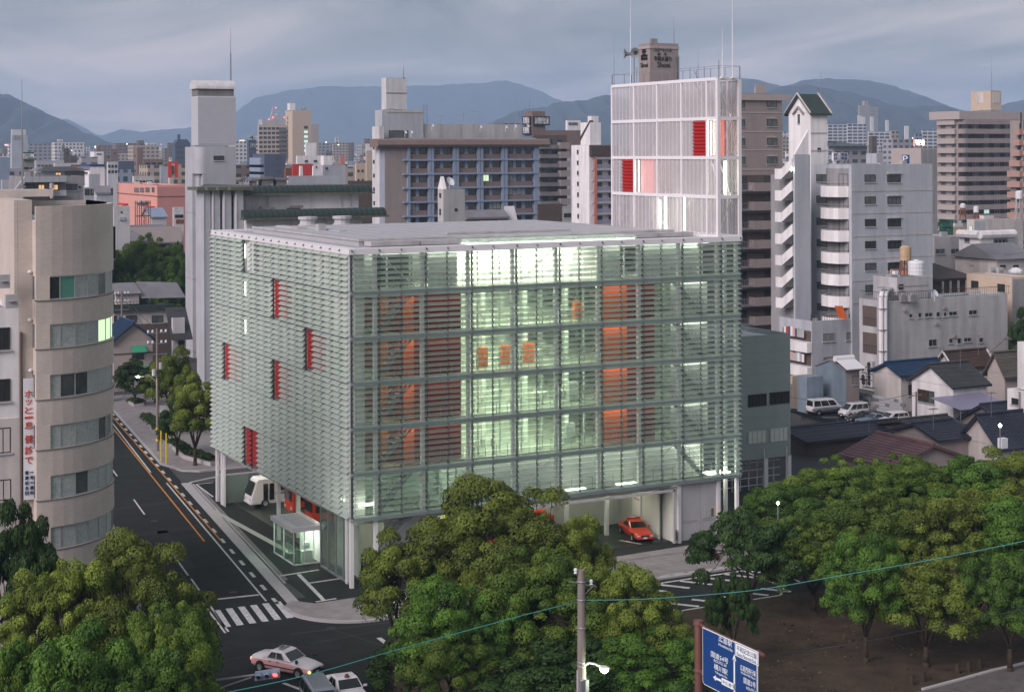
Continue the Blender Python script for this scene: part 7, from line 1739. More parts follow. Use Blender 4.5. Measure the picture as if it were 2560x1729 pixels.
    for s in (-1,1):
        b=MB();b.box(hl-.06,s*hw*.5,.48,hl+.025,s*hw*.84,.62);b.build('headlight',M['head_lamp'],t)
        b=MB();b.box(-hl-.02,s*hw*.6,.62,-hl+.04,s*hw*.9,.78);b.build('tail_light',M['lamp_tail' if lights else 'red_paint'],t)
        mx=c['b1']-.15 if kind!='sedan' or not lights else c['b1']+.55
        b=MB();b.box(mx,s*(hw-.02),.96,mx+.08,s*(hw+.2),1.08);b.build('mirror',M['dull_black' if lights else paint],t)
        b=MB();b.box(-hl+.7,s*(hw+.001),.47,hl-.75,s*(hw+.022),.53);b.build('side_moulding',M['dull_black'],t)
        for u in (.15,.42): xx=c['b0']+(c['b1']-c['b0'])*u+.25;b=MB();b.box(xx,s*(hw-.01),.76,xx+.18,s*(hw+.02),.80);b.build('door_handle',M['dull_black'],t)
    if lights:
        b=MB();b.lathe([(0,-.09),(.09,0),(0,.09)],8,(hl+.02,-hw*.9,.50));b.build('indicator',M['lamp_amber'],t)
    if plate: b=MB();b.box(hl+.05,-.17,.33,hl+.06,.17,.46);b.build('number_plate',M['sign_white'],t)
    return t
g1=G(640,1672);g2=G(735,1692);hd=math.atan2(g2[1]-g1[1],g2[0]-g1[0])
c_=((g1[0]+g2[0])/2-math.cos(hd+math.pi/2)*-.0,(g1[1]+g2[1])/2)
nx,ny=-math.sin(hd),math.cos(hd)
tx=car('taxi','white and pink taxi with an amber indicator lit, turning on the crossroads','taxi',(c_[0]+nx*.85,c_[1]+ny*.85,.012),hd,4.75,1.72,1.45,'sedan','car_white','car_pink',True)
b=MB();b.extr([(-.55,-.22,1.45),(-.55,.22,1.45),(-.5,.18,1.6),(-.5,-.18,1.6)],(.16,0,0));b.box(-.35,-.4,1.44,-.1,.4,1.52);b.build('roof_sign',M['steel'],tx)
b=MB();
for s in (-1,1): b.tube((1.35,s*.72,.85),(1.35,s*.8,1.02),.02,None,4);b.box(1.3,s*.78-.07,1.0,1.42,s*.78+.07,1.1)
b.build('wing_mirror',M['dull_black'],tx)
# driver glimpsed through the window
def roofdir(a,b_,z): p=G(*a,z);q=G(*b_,z);return math.atan2(q[1]-p[1],q[0]-p[0])
h2=roofdir((822,1676),(846,1698),1.45);p=G(853,1684,1.45)
t2x=car('taxi','second white and pink taxi with a round roof beacon, cut by the bottom edge','taxi',(p[0]+.15*math.cos(h2),p[1]+.15*math.sin(h2),.012),h2,4.75,1.72,1.45,'sedan','car_white','car_pink',None)
b=MB();b.lathe([(.16,1.45),(.16,1.5),(.1,1.53),(.1,1.62),(0,1.65)],10,(.15,0,0));b.build('roof_beacon',M['rust'],t2x)
h3=roofdir((755,1692),(771,1716),1.75);p=G(788,1702,1.75)
car('minivan','dark silver minivan nose down at the bottom edge beside the second taxi','minivan',(p[0]+.2*math.cos(h3),p[1]+.2*math.sin(h3),.012),h3,4.5,1.72,1.78,'van','car_silver',None,None)
# red fire command car
gA=G(1545,1325);gB=G(1600,1362);hr=math.atan2(gB[1]-gA[1],gB[0]-gA[0])
p=(28.15,4.1);rc=car('fire_car','bright red fire service sedan with a roof light bar parked in the garage mouth','car',(p[0],p[1],.02),hr,4.6,1.72,1.42,'sedan','car_red',None,None)
b=MB();b.box(-.75,-.6,1.43,-.5,.6,1.55);b.build('light_bar',M['red_paint'],rc);b=MB();b.box(-.75,-.18,1.55,-.5,.18,1.6);b.build('loudspeaker',M['white_steel'],rc)
# parked cars
def parked(name,label,cat,u,v,uv_dir,**k):
    p=G(*r6(u,v));h=uv_dir;return car(name,label,cat,(p[0],p[1],.03),h,group='cars in the small car park',**k)
hx=math.atan2(G(*r6(690,1050))[1]-G(*r6(500,1065))[1],G(*r6(690,1050))[0]-G(*r6(500,1065))[0])
hp1=R(-4)
parked('parked_van','white and grey people carrier seen from its tail, leftmost in the car park','van',408,1020,R(-2),L=4.7,W=1.75,H=1.95,kind='van',paint='car_white',side='car_silver')
parked('parked_van','small white van facing left, second in the car park','van',600,1045,R(178),L=3.8,W=1.55,H=1.85,kind='van',paint='car_white')
parked('parked_car','black sedan facing left between the small white van and the silver car','car',672,1078,R(172),L=4.7,W=1.75,H=1.35,kind='sedan',paint='car_black')
parked('parked_car','silver blue sedan facing left in the car park','car',728,1092,R(174),L=4.3,W=1.68,H=1.36,kind='sedan',paint='car_blue')
parked('parked_car','white estate car with roof rails, rightmost in the car park','car',848,1092,R(176),L=4.4,W=1.68,H=1.5,kind='wagon',paint='car_white')
# microbus
def bus():
    p=G(665,1272);hb=math.atan2(G(600,1262)[1]-G(672,1268)[1],G(600,1262)[0]-G(672,1268)[0])
    t=thing('minibus','white minibus with navy stripes parked under the station','bus',(5.7,31.6,.02),R(180))
    L,W,H=7.0,2.05,2.65;hl=L/2;hw=W/2
    b=MB();pr=[(-hl,.4),(hl-.05,.4),(hl,.9),(hl-.15,1.35),(hl-.55,H-.25),(hl-.8,H),(-hl+.15,H),(-hl,H-.2)]
    b.extr([(x,-hw,z) for x,z in pr],(0,2*hw,0));o=b.build('body',M['car_white'],t);m=o.modifiers.new('b','BEVEL');m.width=.08;m.segments=2
    b=MB();b.add([(hl-.0,-hw*.9,1.2),(hl-.0,hw*.9,1.2),(hl-.50,hw*.86,H-.3),(hl-.50,-hw*.86,H-.3)],[(0,1,2,3)]);b.build('windscreen',M['car_glass'],t,(.06,0,0))
    for s in (-1,1):
        y=s*(hw+.008)
        for x0,x1 in ((-2.9,-1.7),(-1.6,-.4),(-.3,.9)): b=MB();b.box(x0,y-.008,1.45,x1,y+.008,2.2);b.build('side_window',M['car_glass'],t)
        for x0,x1 in ((1.25,1.72),(1.85,2.32)): b=MB();b.box(x0,y-.012,.65,x1,y+.012,2.2);b.build('door_leaf',M['car_glass'],t)
        for z in (1.12,1.26): b=MB();b.box(-hl+.1,y-.006,z,1.1,y+.01,z+.07);b.build('stripe',M['navy_letter'],t)
        b=MB();b.box(hl-.02,s*hw*.55,.62,hl+.04,s*hw*.9,.85);b.build('headlight',M['lamp_amber' if 0 else 'head_lamp'],t)
        for x in (hl-1.35-.0,-hl+1.2): wheel(t,x,s*(hw-.02),.38,.26);
    b=MB();b.box(-hl-.05,-hw,.35,hl+.08,hw,.52);b.build('bumper',M['car_white'],t)
    b=MB();b.box(-.6,-.5,H,.5,.5,H+.25);b.build('roof_unit',M['lt_grey'],t)
bus()
def engine(label,loc,h,seed):
    r=random.Random(seed);t=thing('fire_engine',label,'fire engine',loc,h)
    b=MB();b.box(1.6,-1.1,.5,3.4,1.1,2.75);o=b.build('cab',M['car_red'],t);m=o.modifiers.new('b','BEVEL');m.width=.12;m.segments=2
    b=MB();b.box(3.38,-.95,1.5,3.43,.95,2.4);b.build('windscreen',M['car_glass'],t)
    for s in (-1,1): b=MB();b.box(2.1,s*1.09,1.5,3.1,s*1.11,2.35);b.build('side_window',M['car_glass'],t)
    b=MB();b.box(-3.4,-1.1,.6,1.5,1.1,2.1);b.build('body',M['red_paint'],t)
    for s in (-1,1):
        for k in range(4): b=MB();b.box(-3.3+k*1.2,s*1.1,.8,-2.2+k*1.2,s*1.125,1.9);b.build('locker_shutter',M['rim' if k%2 else 'dull_black'],t)
        for x in (2.4,-2.2): wheel(t,x,s*1.0,.48,.3)
    b=MB()
    for s in (-.5,.0,.5): b.box(-3.3,s-.04,2.55,2.5,s+.04,2.65)
    for k in range(14): b.box(-3.2+k*.42,-.5,2.6,-3.14+k*.42,.5,2.64)
    for k in range(40): x=r.uniform(-3.2,1.4);y=r.uniform(-1,1);b.tube((x,y,2.1),(x+r.uniform(-.3,.3),y,2.1+r.uniform(.2,.5)),.08,None,6)
    b.build('ladder',M['rim'],t)
    b=MB()
    for k in range(14): x=r.uniform(-3.2,1.2);y=r.uniform(-.9,.7);b.box(x,y,2.1,x+.5,y+.35,2.35)
    b.build('equipment_box',M['dull_black'],t);b=MB();b.box(1.9,-.8,2.76,2.3,.8,2.95);b.build('light_bar',M['lamp_red' if 0 else 'red_paint'],t)
    for s in (-1,1): b=MB();b.box(3.4,s*.6,.75,3.46,s*.95,1.0);b.build('headlight',M['head_lamp'],t)
engine('red fire engine nose out beside the minibus, behind the glass booth',(7.6,26.0,.02),R(181),1)
engine('red fire engine with stacked equipment, second one behind the booth',(7.6,20.6,.02),R(180),2)
engine('red fire engine in the front garage, mostly hidden by the central tree',(13.5,7.0,.02),R(-92),3)
engine('red fire engine beyond the red sedan, hidden by the central tree',(19.0,7.5,.02),R(-90),4)
b=MB();b.box(0,0,0,3.4,.2,3.2);tag(b.build('yellow_shutter',mat('shutter_yellow',(.75,.8,.02),.5,var=.03),None,(9.8,6.2,.9)),'bright yellow screen inside the front garage behind the tree','screen')
# glass booth on the forecourt
bo=thing('reception_booth','small glass reception booth with a flat white roof on the forecourt','booth',(-1.45,8.8,0));bo.scale=(.78,1,1)
b=MB();b.box(-.3,-.3,2.75,3.2,5.1,3.1);b.build('roof',M['white_steel'],bo)
b=MB()
for k in range(6): b.box(.6+k*.35,.2,3.1,.66+k*.35,4.6,3.14)
b.build('roof_rib',M['lt_grey'],bo)
b=MB();b.box(0,0,.1,.03,4.8,2.75);b.box(.03,0,.1,2.2,.03,2.75);b.build('glazing',M['glass_clear'],bo)
b=MB()
for x,y in ((0,0),(1.15,0),(2.2,0),(0,4.8),(0,2.4)): b.box(x-.04,y-.04,0,x+.04,y+.04,2.75)
b.box(-.04,0,0,.04,4.8,.12);b.box(0,-.04,0,2.9,.04,.12);b.build('frame',M['white_steel'],bo)
b=MB();b.box(2.9,0,0,3.0,4.8,2.75);b.build('back_wall',M['in_white'],bo)
b=MB();b.box(.5,.5,2.70,2.5,4.3,2.745);b.build('ceiling_lamp',M['ceil_dim'],bo)
b=MB();b.box(.2,.8,0,1.0,3.6,1.05);b.build('counter',M['glass_clear'],bo);b=MB();b.box(1.2,.5,0,2.3,1.0,.95);b.build('desk',M['in_white'],bo)
b=MB();b.lathe([(0,-.35),(.25,-.25),(.35,0),(.25,.25),(0,.35)],12,(1.6,.8,1.4));tag(b.build('display_globe',M['white_steel'],None,(-1.7,8.8,0)),'round white and red display object on the booth counter','globe')
# ------------------------------------------------------------------ street furniture
# road sign, parallel to the side street
sp_=thing('road_sign','large blue direction sign in Japanese and English on a maroon pole, bottom right','road sign',(*D(1737,1553,88)[:2],0))
zs=D(1737,1553,88)[2];X0,Y0=sp_.location[0],sp_.location[1]
b=MB();b.lathe([(.22,0),(.22,zs-.15),(.26,zs-.12),(.26,zs),(0,zs)],14);b.build('pole',M['sign_pole'],sp_)
xs=X0-.28
yT,zT=onX(1748,1571,xs);yR,zTR=onX(1884,1632,xs);yL,zB=onX(1757,1716,xs)
y0=yT-Y0;y1=yR-Y0;ztop=(zT+zTR)/2;zbot=zB
b=MB();b.extr([(-.30,y1+.15,zbot),(-.30,y0-.15,zbot),(-.30,y0,zbot+.15),(-.30,y0,ztop),(-.30,y1,ztop),(-.30,y1,zbot+.15)],(.06,0,0));pn=b.build('sign_panel',M['sign_white'],sp_)
b=MB();b.extr([(-.303,y1+.17,zbot+.04),(-.303,y0-.17,zbot+.04),(-.303,y0-.04,zbot+.17),(-.303,y0-.04,ztop-.04),(-.303,y1+.04,ztop-.04),(-.303,y1+.04,zbot+.17)],(-.006,0,0));b.build('sign_face',M['sign_blue'],pn)
def sg(px,py): # crop px (1740,1550; 8.77) -> local (y,z)
    y,z=onX(1740+px/8.77,1550+py/8.77,xs-.31);return y-Y0,z
def st(s,px0,py0,px1,py1,m,hh):
    a=sg(px0,py0);c=sg(px1,py1);zc=(a[1]+c[1])/2;c=(max(c[0],y1+.12),c[1]);text_fit(s,abs(a[0]-c[0]),.31 if hh>.4 else .15,pn,(-.314,(a[0]+c[0])/2,zc),M[m],R(-90),ext=.003)
st('広島駅',320,455,610,560,'sign_white',.44);st('Hiroshima Sta.',320,575,630,700,'sign_white',.27)
st('国道54号',150,790,525,930,'sign_white',.44);st('ROUTE 54',215,925,485,1040,'sign_white',.27)
st('横川駅',215,1060,510,1180,'sign_white',.44);st('Yokogawa Sta.',235,1180,505,1310,'sign_white',.27)
st('広島西飛行場',790,1090,1245,1280,'sign_white',.44);st('Hiroshima-Nishi Airport',805,1200,1245,1400,'sign_white',.27)
st('国道2号',860,1380,1220,1510,'sign_white',.44);st('ROUTE 2',920,1530,1150,1640,'sign_white',.27)
a=sg(678,505);c=sg(1190,735);d_=sg(690,820);b=MB();b.box(-.318,c[0],d_[1],-.31,a[0],a[1]);wp=b.build('white_panel',M['sign_white'],pn)
b=MB();e=.05;t_=.025
for (ya,yb,za,zb_) in ((c[0]+e,a[0]-e,a[1]-e-t_,a[1]-e),(c[0]+e,a[0]-e,d_[1]+e,d_[1]+e+t_),(c[0]+e,c[0]+e+t_,d_[1]+e,a[1]-e),(a[0]-e-t_,a[0]-e,d_[1]+e,a[1]-e)): b.box(-.321,ya,za,-.318,yb,zb_)
b.build('panel_border',M['sign_blue'],wp)
def st2(s,yc,zc,w,hh,m):
    text_fit(s,w,hh,wp,(-.326,yc,zc),M[m],R(-90),ext=.003)
wy=(a[0]+c[0])/2;ww=a[0]-c[0];hz_=a[1]-d_[1]
st2('平和記念公園',wy,d_[1]+hz_*.60,ww*.84,.30,'sign_blue');st2('Peace Memorial Park',wy,d_[1]+hz_*.22,ww*.82,.14,'sign_blue')
a=sg(660,790);c=sg(705,1570);ym=a[0]
b=MB();b.box(-.318,ym-.06,c[1]-.4,-.31,ym+.06,a[1]-.25);b.extr([(-.318,ym-.16,a[1]-.32),(-.318,ym+.16,a[1]-.32),(-.318,ym,a[1])],(.008,0,0));b.build('arrow',M['sign_white'],pn)
a=sg(195,1285);c=sg(370,1370);zc=(a[1]+c[1])/2
b=MB();b.box(-.318,c[0],zc-.06,-.31,a[0]-.22,zc+.06);b.extr([(-.318,a[0]-.25,zc+.15),(-.318,a[0]-.25,zc-.15),(-.318,a[0],zc)],(.008,0,0));b.build('arrow',M['sign_white'],pn)
a=sg(380,1370);c=sg(665,1520);b=MB();b.box(-.318,c[0],(a[1]+c[1])/2-.17,-.31,a[0],(a[1]+c[1])/2+.17);b.build('street_plate',M['sign_white'],pn);text_fit('中広通り',abs(a[0]-c[0])*.85,.2,pn,(-.324,(a[0]+c[0])/2,(a[1]+c[1])/2),M['sign_blue'],R(-90),ext=.003)
b=MB()
for z in (ztop-.05,ztop-2.6): b.tube((0,0,z),(-.2,y0-.1,z),.09,None,8);b.tube((-.2,y0-.1,z),(-.2,y1-.5,z),.09,None,8);b.lathe([(.27,z-.1),(.29,z),(.27,z+.1)],12)
b.build('bracket',M['sign_pole'],sp_)
def wire(name,label,pts,r,m,n=24):
    """pts: (u,v,depth) ; smooth hanging cable through them"""
    P_=[Vector(D(*p)) for p in pts];out=[]
    for i in range(len(P_)-1):
        p0=P_[max(i-1,0)];p1=P_[i];p2=P_[i+1];p3=P_[min(i+2,len(P_)-1)]
        for k in range(8):
            t=k/8;out.append(.5*((2*p1)+(-p0+p2)*t+(2*p0-5*p1+4*p2-p3)*t*t+(-p0+3*p1-3*p2+p3)*t**3))
    out.append(P_[-1]);b=MB();b.path(out,r,5);return tag(b.build(name,M[m],None),label,'cable')
wire('teal_cable','teal overhead cable from the utility pole off to the right border',[(1456,1501,84),(1600,1499,84),(1750,1490,84),(1900,1476,84),(2100,1443,84),(2300,1410,84),(2460,1380,84),(2600,1352,84)],.022,'wire_teal')
wire('teal_cable','teal overhead cable from the utility pole down to the lower left',[(1434,1505,84),(1300,1537,82),(1100,1590,80),(950,1630,78),(800,1672,76),(680,1700,75),(540,1728,74),(470,1745,73)],.022,'wire_teal')
wire('black_cable','thin black cable from the road sign towards the right',[(1895,1645,87),(2000,1632,88),(2150,1610,88),(2300,1582,89),(2450,1552,90),(2600,1520,90)],.03,'wire_black')
sb=MB();sb.tube(D(1884,1632,87.5),D(1902,1646,87),.13,None,8);tag(sb.build('bracket_arm',M['sign_pole'],None),'short maroon tube end sticking out beyond the blue sign','bracket')
# utility pole with street lamp
up=thing('utility_pole','tapering brown grey concrete utility pole in front of the central trees','utility pole',(*D(1445,1425,84)[:2],0));zt=D(1445,1425,84)[2]
b=MB();b.tube((0,0,-.1),(0,0,zt),.27,.19,14);b.build('pole',M['pole_conc'],up)
b=MB();b.tube((-.7,0,zt-.5),(.55,.0,zt-.9),.04,None,5);b.tube((.2,0,zt-1.3),(.75,0,zt-.9),.03,None,5);b.tube((0,0,zt-.3),(.9,0,zt-1.0),.03,None,5)
for z in (zt-.6,zt-1.55,zt-3,zt-4.8,zt-5): b.lathe([(.23,z-.05),(.25,z),(.23,z+.05)],10)
b.build('crossarm',M['steel'],up)
for x,z in ((-.42,zt-.05),(.75,zt-.75)): b=MB();b.lathe([(0,0),(.1,.02),(.05,.1),(.1,.14),(.09,.26),(0,.3)],8,(x*.8,0,z-.1));b.build('insulator',M['sign_white'],up)
b=MB();b.tube((-.24,0,.5),(-.24,0,zt-5.2),.05,None,6);b.build('conduit',M['lt_grey'],up)
def toU(u,v,d): p=D(u,v,d);return Vector((p[0]-up.location[0],p[1]-up.location[1],p[2]))
b=MB();pts=[toU(1448,1706,83.9),toU(1448,1680,83.9),toU(1452,1664,83.9),toU(1462,1657,83.9),toU(1478,1660,83.8),toU(1493,1668,83.8)];b.path(pts,.05,7);b.build('lamp_arm',M['white_steel'],up)
hp_=toU(1500,1673,83.8);b=MB();b.add([*[tuple(hp_+Vector(q)) for q in ((-.32,-.15,.14),(-.32,.15,.14),(.3,.2,.0),(.3,-.2,.0),(-.25,-.1,.24),(-.25,.1,.24),(.2,.12,.12),(.2,-.12,.12))]],[(0,1,2,3),(4,7,6,5),(0,3,7,4),(3,2,6,7),(2,1,5,6),(1,0,4,5)]);b.build('lamp_head',M['white_steel'],up)
b=MB();b.lathe([(.23,.0),(.20,-.12),(.1,-.2),(0,-.21)],12,tuple(hp_+Vector((.02,0,.02))));b.build('lamp_bowl',M['lamp_street'],up,smooth=True)
b=MB()
for u in (1444,1456): q=toU(u,1709,83.7);b.box(q.x-.1,q.y-.1,q.z-.4,q.x+.1,q.y+.1,q.z+.2)
b.build('ballast_box',M['steel'],up)
pl_=bpy.data.lights.new('street_lamp_light','POINT');pl_.energy=260;pl_.color=(.85,1,.65);pl_.shadow_soft_size=.25
lo=bpy.data.objects.new('street_lamp_light',pl_);COL.objects.link(lo);lo.parent=up;lo.location=tuple(hp_+Vector((.05,-.1,-.45)))
# traffic signal at the left
sgp=thing('signal_pole','dark utility pole carrying a long traffic signal arm, bottom left of centre','signal',(*D(498,1588,85)[:2],0));zt=D(498,1588,85)[2]
b=MB();b.tube((0,0,-.1),(0,0,zt),.22,.17,12);b.build('pole',M['pole_dark'],sgp)
def toS(u,v,d): p=D(u,v,d);return Vector((p[0]-sgp.location[0],p[1]-sgp.location[1],p[2]))
b=MB();b.path([toS(500,1697,85),toS(560,1689,85),toS(640,1679,85)],.06,6);b.path([toS(505,1727,85),toS(560,1706,85),toS(618,1687,85)],.045,6);b.build('arm',M['lt_grey'],sgp)
b=MB();q=toS(506,1655,84.8);b.box(q.x-.12,q.y-.1,q.z-.35,q.x+.12,q.y+.1,q.z+.3);b.build('control_box',M['lt_grey'],sgp)
A0=toS(628,1684,84.6);A1=toS(690,1676,84.6);ax_=(A1-A0).normalized();fr_n=Vector((-FW[0],-FW[1],-.35)).normalized()
b=MB();up_=Vector((0,0,1));L_=(A1-A0).length
def obox(b,c,a,l,hh,dd): # oriented box, length l along a, height hh (z), depth dd toward fr
    f=Vector((-FW[0],-FW[1],0));v=[]
    for s in (-1,1):
        for w_ in (-1,1):
            for e_ in (-1,1): v.append(c+a*(s*l/2)+up_*(w_*hh/2)+f*(e_*dd/2))
    b.add(v,[(0,1,3,2),(4,6,7,5),(0,4,5,1),(2,3,7,6),(0,2,6,4),(1,5,7,3)])
obox(b,(A0+A1)/2,ax_,L_,.46,.2);b.build('signal_housing',M['blue_grey'],sgp)
f=Vector((-FW[0],-FW[1],0))
for k,m in enumerate(('pane_mid','pane_mid','lamp_red')):
    c=A0+ax_*L_*(1/6+k/3)+f*.12;b=MB();n=12;v=[c+ax_*(.15*math.cos(i*math.tau/n))+up_*(.15*math.sin(i*math.tau/n)) for i in range(n)];b.poly(v);b.build('lens',M[m],sgp)
    b=MB();n=9;v=[];
    for e_,rr_ in ((0,.18),(.38,.2)):
        for i in range(n): a=math.pi*(-.05+1.1*i/(n-1));v.append(c+f*e_+up_*(-.12*e_)+ax_*(rr_*math.cos(a))+up_*(rr_*math.sin(a)))
    b.add(v,[(i,i+1,n+i+1,n+i) for i in range(n-1)]);b.build('visor',M['blue_grey'],sgp)
# poles and lamp in the side street
def street_pole(label,u,vb,vt,r,lamp=None,d=None,arms=True,group=None):
    x,y=G(u,vb);dd=(x-CX)*FW[0]+(y-CY)*FW[1];zt=D(u,vt,dd)[2];t=thing('utility_pole',label,'utility pole',(x,y,0),0,group)
    b=MB();b.tube((0,0,-.1),(0,0,zt),r,r*.65,10);b.build('pole',M['pole_conc'],t)
    b=MB()
    for k in range(3): b.box(-1.1,-.06,zt-.5-k*1.2,1.1,.06,zt-.38-k*1.2)
    b.build('crossarm',M['steel'],t)
    for k in range(2):
        for x_ in (-1,-.5,.5,1): b=MB();b.lathe([(0,0),(.12,0),(.12,.25),(0,.3)],6,(x_,0,zt-.38-k*1.2));b.build('insulator',M['sign_white'],t)
    b=MB();b.lathe([(0,0),(.24,0),(.24,.7),(0,.75)],10,(.4,0,zt-4.5));b.lathe([(0,0),(.24,0),(.24,.7),(0,.75)],10,(-.4,-.2,zt-5.2));b.build('transformer',M['lt_grey'],t)
    b=MB();
    for z in (1.2,2.4): b.lathe([(r+.01,z),(r+.01,z+.3)],10)
    b.build('warning_sleeve',M['yellow'],t)
    if lamp:
        p=D(*lamp,dd);q=Vector((p[0]-x,p[1]-y,p[2]));b=MB();b.path([(0,0,q.z-.6),(q.x*.4,q.y*.4,q.z+.1),(q.x,q.y,q.z)],.05,6);b.build('lamp_arm',M['steel'],t)
        b=MB();b.lathe([(0,-.16),(.17,-.1),(.2,0),(.12,.08),(0,.1)],10,tuple(q));b.build('lamp_head',M['lamp_street'],t)
        l=bpy.data.lights.new('side_street_lamp','POINT');l.energy=220;l.color=(.85,1,.65);l.shadow_soft_size=.2;lo=bpy.data.objects.new('side_street_lamp',l);COL.objects.link(lo);lo.parent=t;lo.location=(q.x,q.y,q.z-.5)
    return t
street_pole('concrete utility pole with a lit street lamp in the side street',388,1122,815,.17,(341,934))
street_pole('farther thin utility pole beside the blue roofed house',301,925,720,.2)
wire('black_cable','upper black cable between the two side street poles',[(301,722,225),(345,775,202),(388,818,182)],.03,'wire_black')
wire('black_cable','lower black cable between the two side street poles',[(301,735,225),(345,792,202),(388,838,182)],.03,'wire_black')
for k,(u,v,h_) in enumerate(((304,985,3.4),(402,1082,3.6),(360,1000,3.0),(327,985,2.6))):
    x,y=G(u,v);t=thing('street_sign',('white and red notice on a post by the end garden','tall thin white notice between the roadside hedges','grey metal cabinet sign beside the utility pole','low grey panel by the far hedge')[k],'sign',(x,y,0))
    b=MB();b.tube((0,0,0),(0,0,h_),.05,None,6);b.build('post',M['steel'],t);b=MB();b.box(-.35,-.08,h_*.5,.35,-.04,h_);b.build('board',M['sign_white' if k<2 else 'lt_grey'],t)
for k,(u,v,vt) in enumerate(((397,1148,1095),(410,1155,1105))):
    x,y=G(u,v);b=MB();b.tube((0,0,0),(0,0,3.4),.07,None,6);tag(b.build('guard_post',M['yellow'],None,(x,y,0)),('left','right')[k]+' of two yellow guard posts at the side street kerb','bollard')
# pavement and planting beds across the side road
b=MB();b.prism([(7.6,107),(sx(-5.9,100),100),(sx(-5.9,56),56),(1.3,51.2),(3,50),(30,49.5),(40,107)],-.02,.12);p2=b.build('pavement',M['paving'],kind='structure')
kb2=MB();kerbline([(sx(-5.9,104),104),(sx(-5.9,56),56),(1.3,51.2),(3,49.9),(28,49.5)],w=.3,z=.15,b=kb2);kb2.build('kerb',M['granite'],p2)
# ------------------------------------------------------------------ trees
def leaf_mesh(name,clumps,per,size,m,seed,tintf=None):
    """crown : thousands of small leaf-sprig faces on puffed clumps, each clump with its own tone"""
    r=np.random.default_rng(seed);V=[];Tn=[]
    cs=np.array([c[:3] for c in clumps]);rs=np.array([c[3] for c in clumps])
    n=len(clumps);cnt=np.maximum(20,(per*(rs/rs.mean())**2).astype(int))
    tc=r.beta(1.6,1.9,n)
    for i in range(n):
        k=cnt[i];d=r.normal(size=(k,3));d[:,2]=np.where(d[:,2]<-.35,-d[:,2],d[:,2]);d/=np.linalg.norm(d,axis=1)[:,None]
        # secondary bumps inside the clump
        nb=7;bd=r.normal(size=(nb,3));bd/=np.linalg.norm(bd,axis=1)[:,None]
        dot=(d@bd.T).max(axis=1);rad=rs[i]*(.66+.30*np.clip(dot,0,1)**3+r.normal(0,.055,k))*np.where(r.random(k)<.16,r.uniform(.3,.9,k),1)
        p=cs[i]+d*rad[:,None]*np.array([1,1,.80])
        nrm=d+r.normal(0,.34,(k,3));nrm/=np.linalg.norm(nrm,axis=1)[:,None]
        up=r.normal(size=(k,3));a=np.cross(nrm,up);a/=np.linalg.norm(a,axis=1)[:,None];b=np.cross(nrm,a)
        s=size*r.uniform(.55,1.35,k)[:,None]
        q=np.stack([p-a*s*.5-b*s*.32,p+a*s*.15-b*s*.5,p+a*s*.62+b*s*.05,p+a*s*.05+b*s*.5],axis=1)
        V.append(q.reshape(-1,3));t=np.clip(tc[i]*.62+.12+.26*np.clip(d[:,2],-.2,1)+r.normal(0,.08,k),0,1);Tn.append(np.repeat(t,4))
    V=np.concatenate(V);Tn=np.concatenate(Tn);nv=len(V);nf=nv//4
    me=bpy.data.meshes.new(name);me.vertices.add(nv);me.vertices.foreach_set('co',V.ravel());me.loops.add(nv);me.loops.foreach_set('vertex_index',np.arange(nv,dtype=np.int32))
    me.polygons.add(nf);me.polygons.foreach_set('loop_start',np.arange(0,nv,4,dtype=np.int32));me.polygons.foreach_set('loop_total',np.full(nf,4,dtype=np.int32))
    at=me.attributes.new('tint','FLOAT','POINT');at.data.foreach_set('value',Tn.astype(np.float32));me.materials.append(M[m]);me.update();return me
def make_tree(seed,H,Rx,zc0,m,nclump=60,per=330,leaf=.26,trunk_r=.3,cr=(.9,1.7),lean=0,fork=None,open_=1.0):
    r=random.Random(seed);cl=[];tries=0
    while len(cl)<nclump and tries<6000:
        tries+=1;a=r.uniform(0,math.tau);el=math.asin(r.uniform(-.45,1));f=r.uniform(.60,1.0)
        asym=1+.22*math.sin(a*2+seed)+.15*math.sin(a*3+seed*2)
        rr=r.uniform(*cr);x=Rx*asym*f*math.cos(el)*math.cos(a);y=Rx*asym*f*math.cos(el)*math.sin(a);hz_=(H-zc0)
        z=zc0+hz_*.40+hz_*.60*f*math.sin(el)-rr*.35+.5*math.sin(a*3+seed)
        if all((x-c[0])**2+(y-c[1])**2+(z-c[2])**2>(rr*open_*.66)**2 for c in cl): cl.append((x,y,z,rr))
    cme=leaf_mesh('crown',cl,per,leaf,m,seed)
    b=MB();fk=zc0*.62;tip=Vector((lean*.3,0,fk))
    b.tube((0,0,-.15),(0,0,.5),trunk_r*1.5,trunk_r*1.1,9);b.tube((0,0,.5),tip,trunk_r*1.1,trunk_r*.85,9)
    nl=6;limbs=[]
    for i in range(nl):
        a=i*math.tau/nl+r.uniform(-.4,.4);p1=tip+Vector((math.cos(a)*Rx*.25,math.sin(a)*Rx*.25,(H-fk)*.28));p2=p1+Vector((math.cos(a+.3)*Rx*.28,math.sin(a+.3)*Rx*.28,(H-fk)*.25))
        b.tube(tip,p1,trunk_r*.55,trunk_r*.36,6);b.tube(p1,p2,trunk_r*.36,trunk_r*.2,6);limbs+=[p1,p2]
    for c in cl:
        q=min(limbs,key=lambda l:(l-Vector(c[:3])).length);e=Vector(c[:3]);mid=(q+e)/2+Vector((0,0,-.25));b.tube(q,mid,trunk_r*.18,trunk_r*.12,5,caps=False);b.tube(mid,e,trunk_r*.12,.03,5,caps=False)
    return cme,b.mesh('trunk',M['bark'],True)
TR={}
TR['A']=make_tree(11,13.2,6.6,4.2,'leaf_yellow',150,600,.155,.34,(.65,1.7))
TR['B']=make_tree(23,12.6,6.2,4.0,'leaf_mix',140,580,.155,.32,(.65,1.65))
TR['C']=make_tree(37,12.0,5.6,3.8,'leaf_green',125,570,.155,.30,(.6,1.55))
